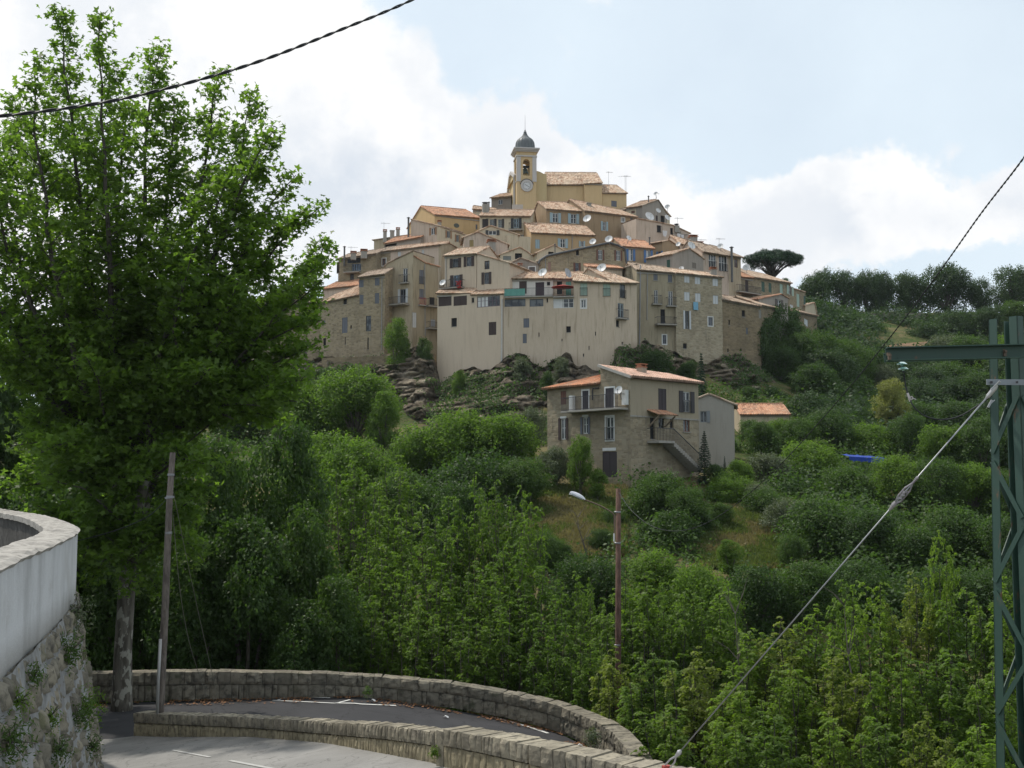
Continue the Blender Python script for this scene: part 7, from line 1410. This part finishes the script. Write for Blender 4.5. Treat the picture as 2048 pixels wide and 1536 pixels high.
mb = MB(); mb.tube(curve_px([(334, 998, 31.2), (300, 1030, 31.2), (255, 1052, 31.3), (200, 1070, 31.5), (120, 1090, 32)], 40), .012, 5); o = mb.build('overhead_cable', CAB, None, loc=P(334, 998, 31.2)); tag(o, 'thin black wire running left from the leaning wooden pole into the leaves', 'cable')
gw = [('left thin guy wire of the leaning pole, slacker one', [(346, 1030, 31.3), (360, 1180, 33), (380, 1290, 34.5), (414, 1394, 36.3)]), ('right thin guy wire of the leaning pole, starting higher', [(347, 985, 31.3), (372, 1110, 33), (400, 1240, 35), (434, 1390, 36.6)])]
for lab, pp in gw: mb = MB(); mb.tube(curve_px(pp, 30), .009, 5); o = mb.build('guy_wire', simple((.20, .19, .15), .6), None, loc=P(*pp[0])); tag(o, lab, 'wire')
# ------------------------------------------------------------------ green lattice pylon
DG = 12.6; GREENP = None
m, q, b, o_ = mat_new('green_steel_paint'); pos = q.n('ShaderNodeNewGeometry').outputs['Position']; f_ = q.noise(q.mapv(pos, (3, 3, 1)), 2.2, 6, .7)
c_ = q.mix(q.noise(pos, 1.3, 4), (.018, .05, .037), (.034, .075, .055)); c_ = q.mix(q.m('MULTIPLY', q.sstep(f_, .60, .70), .8), c_, (.17, .075, .035)); c_ = q.mix(q.m('MULTIPLY', q.sstep(q.noise(q.mapv(pos, (2, 2, .4)), 3.1, 5, .7), .56, .7), .5), c_, (.08, .10, .075))
q.put(b.inputs['Base Color'], c_); b.inputs['Roughness'].default_value = .5; bump(q, b, f_, .3, .01); GREENP = m
cb = P(2036, 1250, DG); ang = .52; ctr0 = Vector((cb.x + .17, cb.y + .22, 0)); zb_ = -13.0; zt_ = P(2034, 632, DG).z
pyl = thing('lattice_pylon', 'tall green painted steel lattice pylon at the right picture edge', 'pylon', (ctr0.x, ctr0.y, zb_))
def corner(k, z):
    hw = .26 + (zt_ - z) * .017; a = ang + math.pi / 4 + k * math.pi / 2; return Vector((ctr0.x + hw * 1.0 * math.cos(a), ctr0.y + hw * math.sin(a), z))
def angle_bar(mb, a, b, w, d1, d2, t=.012):
    for dd, oo in ((d1, d2), (d2, d1)): mb.hexa([a, a + dd * w, a + dd * w + oo * t, a + oo * t, b, b + dd * w, b + dd * w + oo * t, b + oo * t])
for k in range(4):
    a, b_ = corner(k, zb_), corner(k, zt_); d1 = (corner((k + 1) % 4, 0) - corner(k, 0)).normalized(); d2 = (corner((k + 3) % 4, 0) - corner(k, 0)).normalized(); mb = MB(); angle_bar(mb, a, b_, .105, d1, d2); mb.build('leg', GREENP, pyl)
for k in range(4):
    mb = MB(); z = zt_ - .85; i = k % 2; stp = .72
    while z > zb_ + .5:
        p0, p1 = corner(k, z), corner((k + 1) % 4, z - stp); q0, q1 = corner((k + 1) % 4, z), corner(k, z - stp); out_ = ((corner(k, z) + corner((k + 1) % 4, z)) / 2 - Vector((ctr0.x, ctr0.y, z))).normalized() * .012
        a_, b_ = (p0, p1) if i % 2 == 0 else (q0, q1); mb.bar(a_.lerp(b_, .07) + out_, b_.lerp(a_, .07) + out_, .055, .012, up=tuple(out_.normalized())); z -= stp; i += 1
    mb.build('bracing', GREENP, pyl)
# cross arm (channel beam) reaching left
aL = P(1771, 709, DG - .25); aR = P(2110, 701, DG - .35); mb = MB(); dx = (aR - aL).normalized(); 
mb.bar(aL, aR, .012, .135); mb.bar(aL + Vector((0, -.035, .07)), aR + Vector((0, -.035, .07)), .08, .012); mb.bar(aL + Vector((0, -.035, -.07)), aR + Vector((0, -.035, -.07)), .08, .012); arm_ = mb.build('cross_arm', GREENP, pyl)
mb = MB(); bl = P(1768, 716, DG + .35); br_ = P(2110, 707, DG + .9); mb.bar(bl, br_, .012, .10); mb.bar(bl + Vector((0, -.03, .05)), br_ + Vector((0, -.03, .05)), .07, .01); mb.bar(aL + dx * .5 + Vector((0, 0, .06)), br_ - dx * 1.0, .05, .012); mb.bar(aL + dx * .1 + Vector((0, 0, -.05)), bl + dx * .1, .07, .03); mb.build('rear_beam', GREENP, arm_)
mb = MB()
for u, v in ((1777, 711), (2007, 704)): c = P(u, v, DG - .31); mb.lathe(c, [(0, 0), (.022, 0), (.022, .03), (0, .03)], 6); mb.bar(c, c - Vector((0, .07, 0)), .022); mb.bar(c + Vector((0, -.03, .01)), c + Vector((0, -.03, -.05)), .03)
mb.build('bolt', simple((.16, .12, .09), .6, .5), arm_)
m, q, b, o_ = mat_new('insulator_glass'); b.inputs['Base Color'].default_value = (.30, .62, .55, 1); b.inputs['Roughness'].default_value = .08; b.inputs['Transmission Weight'].default_value = .55; b.inputs['IOR'].default_value = 1.45; IG = m
it = P(1804, 727, DG + .0); ins = thing('insulator', 'two green glass insulator discs hanging under the left tip of the pylon arm', 'insulator', tuple(it)); mb = MB()
for k in range(2):
    zz = -k * .055; rr0 = .058 - 0 * k; mb.lathe(it + Vector((0.012 * k, 0, zz)), [(.012, .02), (.03, .015), (rr0, -.006), (rr0, -.016), (rr0 * .8, -.012), (rr0 * .55, -.02), (rr0 * .3, -.012), (.012, -.03)], 24)
mb.build('disc', IG, ins, smooth=True); mb = MB(); mb.tube([it + Vector((0, 0, .06)), it + Vector((.015, 0, -.1))], .012, 8); mb.build('pin', IRON, ins)
pth = curve_px([(1808, 748, DG), (1812, 775, DG), (1819, 796, DG - .05), (1829, 815, DG - .1), (1850, 832, DG - .1), (1880, 839, DG - .1), (1915, 834, DG - .15), (1950, 815, DG - .2), (1984, 791, DG - .3)], 80); mb = MB(); mb.tube(pth, .008, 6)
o = mb.build('jumper_cable', CAB, None, loc=pth[0], smooth=True); tag(o, 'slack black cable looping from the glass insulator back to the pylon leg', 'cable')
mb = MB(); a_, b_ = P(1815, 786, DG - .06), P(1821, 803, DG - .06); mb.bar(a_, b_, .018, .02); c = P(1823, 796, DG - .08)
mb.tube([c + Vector((.016 * math.cos(t), 0, .016 * math.sin(t))) for t in np.linspace(0, 6.28, 12)], .005, 5); mb.bar(c, c + Vector((.05, 0, -.015)), .008); o = mb.build('cable_clamp', simple((.55, .5, .5), .5, .4), None, loc=c); tag(o, 'small pale metal clamp gripping the black cable below the glass insulator', 'clamp')
mb = MB(); a_, b_ = P(1984, 800, DG - .3), P(1976, 815, DG - .3); mb.bar(a_, b_, .02); mb.tube([b_, b_ + Vector((.02, 0, .03)), a_ + Vector((.03, 0, 0))], .006, 5); o = mb.build('cable_clamp', STEEL, None, loc=b_); tag(o, 'metal clamp where the looping cable meets the pylon leg', 'clamp')
# bracket and guy
mb = MB(); a_, b_ = P(1973, 764, DG - .38), P(2110, 765, DG - .30); mb.bar(a_, b_, .014, .062); bk_ = mb.build('guy_bracket', simple((.24, .26, .28), .5, .4), pyl); mb = MB()
for u in (1983, 2034): mb.lathe(P(u, 764.5, DG - .4), [(0, -.012), (.014, -.012), (.014, .012), (0, .012)], 6)
mb.build('bolt', IRON, bk_)
g0 = P(1997, 768, DG - .42); g1 = P(1334, 1533, 15.4); gy = thing('guy_wire', 'straight steel guy wire with turnbuckles running from the pylon down to the low wall', 'wire', tuple(g1)); d = (g1 - g0).normalized()
mb = MB(); mb.tube([g0 + d * .12, g1 - d * .3], .0085, 8); mb.build('strand', STEEL, gy, smooth=True); mb = MB(); mb.tube([g0 + d * .02, g0 + d * .06, g0 + d * .17, g0 + d * .2], [.012, .026, .024, .012], 8); mb.tube([g0 + Vector((.02, 0, .02)), g0 + Vector((.0, -.03, .03)), g0 + d * .08 - Vector((.03, 0, 0))], .009, 6); mb.build('thimble', simple((.5, .5, .5), .45, .5), gy)
f = (P(1812, 1026, 13.4) - g0).length; tgt = min([g0 + d * (k * .02) for k in range(800)], key=lambda p_: abs((1024 + F * p_.x / (p_.y * ca + p_.z * sa)) - 1812)); mb = MB(); s_ = d.cross(Vector((0, 1, 0))).normalized()
c = tgt; mb.tube([c - d * .22, c - d * .2, c - d * .12], [.01, .02, .012], 6); mb.tube([c - d * .12, c - d * .02 + s_ * .035, c + d * .14 + s_ * .035, c + d * .2], .011, 6); mb.tube([c - d * .12, c - d * .02 - s_ * .03, c + d * .1 - s_ * .03, c + d * .2], .011, 6)
for k in range(3): mb.box(c + d * (.02 + k * .045), .055, .04, .03, .5 + k)
mb.tube([c + d * .18, c + d * .22, c + d * .3], [.024, .028, .014], 8); mb.build('turnbuckle', simple((.32, .30, .31), .5, .5), gy)
mb = MB(); c = g1; mb.tube([c - d * .34, c - d * .3, c - d * .22], [.014, .034, .02], 8); mb.tube([c - d * .22, c - d * .12 + s_ * .04, c + s_ * .04], .012, 6); mb.tube([c - d * .22, c - d * .12 - s_ * .03, c - s_ * .03], .012, 6); mb.build('turnbuckle', simple((.5, .5, .5), .4, .5), gy); mb = MB(); mb.box(c + d * .02, .1, .06, .05, .4); mb.bar(c, c + d * .5, .03); mb.build('anchor_shackle', simple((.35, .06, .05), .6), gy)
# ------------------------------------------------------------------ small things on the slopes
p = P(1727, 911, 95.5); mb = MB(); n_ = 10; W_ = 3.1
for i in range(n_):
    for j in range(4):
        g_ = lambda i_, j_: p + Vector((W_ * (i_ / n_ - .5), j_ * .6 - 1.2, .10 * math.sin(i_ * 1.9) * (j_ % 2) + .06 * j_ - .1 - .02 * i_)); mb.face([g_(i, j), g_(i + 1, j), g_(i + 1, j + 1), g_(i, j + 1)])
for i in range(n_): g_ = lambda i_: p + Vector((W_ * (i_ / n_ - .5), -1.2, -.1 - .02 * i_)); mb.face([g_(i), g_(i + 1), g_(i + 1) - Vector((0, 0, .32)), g_(i) - Vector((0, 0, .32 + .1 * (i % 2)))])
o = mb.build('tarpaulin', simple((.012, .045, .28), .7), None, loc=p); tag(o, 'bright blue tarpaulin roof half hidden among the trees on the right', 'tarpaulin')
p = P(1780, 990, 88); mb = MB(); roof_plane(mb, p + Vector((-1, -.8, -.1)), p + Vector((1, -.5, -.2)), p + Vector((-1, .8, .22)), p + Vector((1, .9, .2)), th=.05); ro = thing('garden_shed', 'low red roofed garden shed among the trees under the blue tarpaulin', 'shed', tuple(p)); mb.build('roof', T2, ro); mb = MB(); mb.box((p.x, p.y, p.z - 1.1), 1.8, 1.2, 2.0, .05); mb.build('wall', CONC, ro)
def px_wall(name, label, A, B, vt0, vt1, h, T, mat, cat='wall'):
    fc = Face(P(A[0], 960, A[1]), P(B[0], 960, B[1])); z0 = fc.hit(A[0], vt0)[1]; z1 = fc.hit(B[0], vt1)[1]; mb = MB()
    mb.hexa([fc.W(0, z0 - h), fc.W(fc.L, z1 - h), fc.W(fc.L, z1 - h, -T), fc.W(0, z0 - h, -T), fc.W(0, z0), fc.W(fc.L, z1), fc.W(fc.L, z1, -T), fc.W(0, z0, -T)]); o = mb.build(name, mat, None, loc=fc.W(0, z0 - h)); tag(o, label, cat); return fc
px_wall('terrace_wall', 'grey stone terrace wall below the skyline trees, above the brown field', (1752, 203), (1862, 203), 627, 626, 6, .8, stone((.24, .22, .18), (.17, .155, .13), (.22, .2, .17)))
px_wall('terrace_wall', 'pale low wall right of the last village gable', (1640, 195), (1712, 200), 628, 632, 3.5, .6, plaster((.36, .36, .35)))
px_wall('terrace_wall', 'low stone garden wall under the green tree ledge left of the tall cream house', (640, 137.2), (868, 134.6), 716, 708, 2.2, .5, ST3)
mb = MB(); fd = [P(u, v, d) for u, v, d in ((1768, 697, 176), (1850, 697, 176), (1862, 674, 188), (1775, 672, 188))]
mb.face([p + Vector((0, 0, .25)) for p in fd]); o = mb.build('field', rockmat('ploughed_soil', (.24, .16, .10), (.2, .13, .08), (.12, .08, .05), .5)); tag(o, kind='structure')
p = P(612, 690, 120); mb = MB(); zz = gz(p.x, p.y); mb.tube([(p.x, p.y, zz - .5), (p.x, p.y, p.z + .4)], .13, 8); o = mb.build('utility_pole', POLE, None, loc=(p.x, p.y, zz)); tag(o, 'distant wooden pole standing between the plane tree and the stone houses', 'pole')
# plants on the walls
tuft(142, 1300, 18.6, .24, L_MID, 'dark green plant hanging at the corner where the white band ends', 420, .07, .2); tuft(156, 1222, 20.5, .26, L_OLIVE, 'yellowish plant on the far edge of the retaining wall just below the white band', 380, .07, .3); tuft(176, 1418, 21.5, .27, L_OAK, 'bright tuft sticking out low on the edge of the retaining wall', 480, .07)
tuft(160, 1430, 19.6, .2, L_MID, 'dull plant between the rubble stones beside the bright tuft', 300, .06, .2); tuft(72, 1352, 14.2, .14, L_MID, 'small dark plant just under the white band', 240, .05, .1); tuft(104, 1430, 15.6, .13, L_OAK, 'narrow bright green plant trailing down the rubble joints', 240, .05, .5); tuft(24, 1480, 12.6, .24, L_MID, 'big dark green plant at the bottom left of the retaining wall', 480, .06, .2)
tuft(40, 1400, 13.2, .13, L_OAK, 'bright tuft growing between stones just below the white band, near the picture edge', 240, .05, .2); tuft(120, 1500, 17.0, .16, L_MID, 'dull green plant low on the rubble wall above the road', 260, .06, .2); tuft(186, 1490, 22.5, .16, L_MID, 'plant at the bottom edge of the rubble wall beside the pale road', 260, .06, .2)
tuft(868, 1506, 20.9, .12, L_OAK, 'weed at the foot of the low wall beside the first step', 200, .05); tuft(1185, 1478, 33.0, .3, L_OLIVE, 'dry grass tuft inside the curved parapet near its hidden end', 420, .09); tuft(735, 1385, 37.6, .2, L_MID, 'green weed at the foot of the far parapet', 200, .07)
# litter on the lower road
for i, (u, v, c) in enumerate([(746, 1404, (.6, .6, .6)), (951, 1413, (.35, .45, .6)), (1160, 1494, (.62, .62, .6)), (892, 1437, (.6, .6, .6))]):
    x, y = on_low(u, v); mb = MB(); z = zl(x) + .03; n_ = 7
    ps = [Vector((x + .09 * math.cos(k * .9) * (1 + .3 * (k % 2)), y + .06 * math.sin(k * .9), z + .03 * (k % 3))) for k in range(n_)]; t_ = Vector((x, y, z + .07))
    for k in range(n_): mb.face([ps[k], ps[(k + 1) % n_], t_])
    o = mb.build('paper_scrap', simple(c, .8), None, loc=(x, y, z)); tag(o, ['white scrap near the parking bay line on the dark road', 'bluish scrap at the foot of the curved parapet', 'white scrap beside the dry grass tuft', 'tiny white scrap in the middle of the dark road'][i], 'litter')
# ------------------------------------------------------------------ the air
hb = MB(); hb.box((0, 0, -97), 14000, 14000, 318); hz_ = bpy.data.materials.new('air'); hz_.use_nodes = True; hz_.node_tree.nodes.clear()
vp = hz_.node_tree.nodes.new('ShaderNodeVolumePrincipled'); vp.inputs['Color'].default_value = (.80, .88, .97, 1); vp.inputs['Density'].default_value = .00009; vp.inputs['Anisotropy'].default_value = .3
ho = hz_.node_tree.nodes.new('ShaderNodeOutputMaterial'); hz_.node_tree.links.new(vp.outputs[0], ho.inputs['Volume']); o = hb.build('haze', hz_); tag(o, kind='stuff')
o['label'] = 'thin pale air haze over the valley and village'
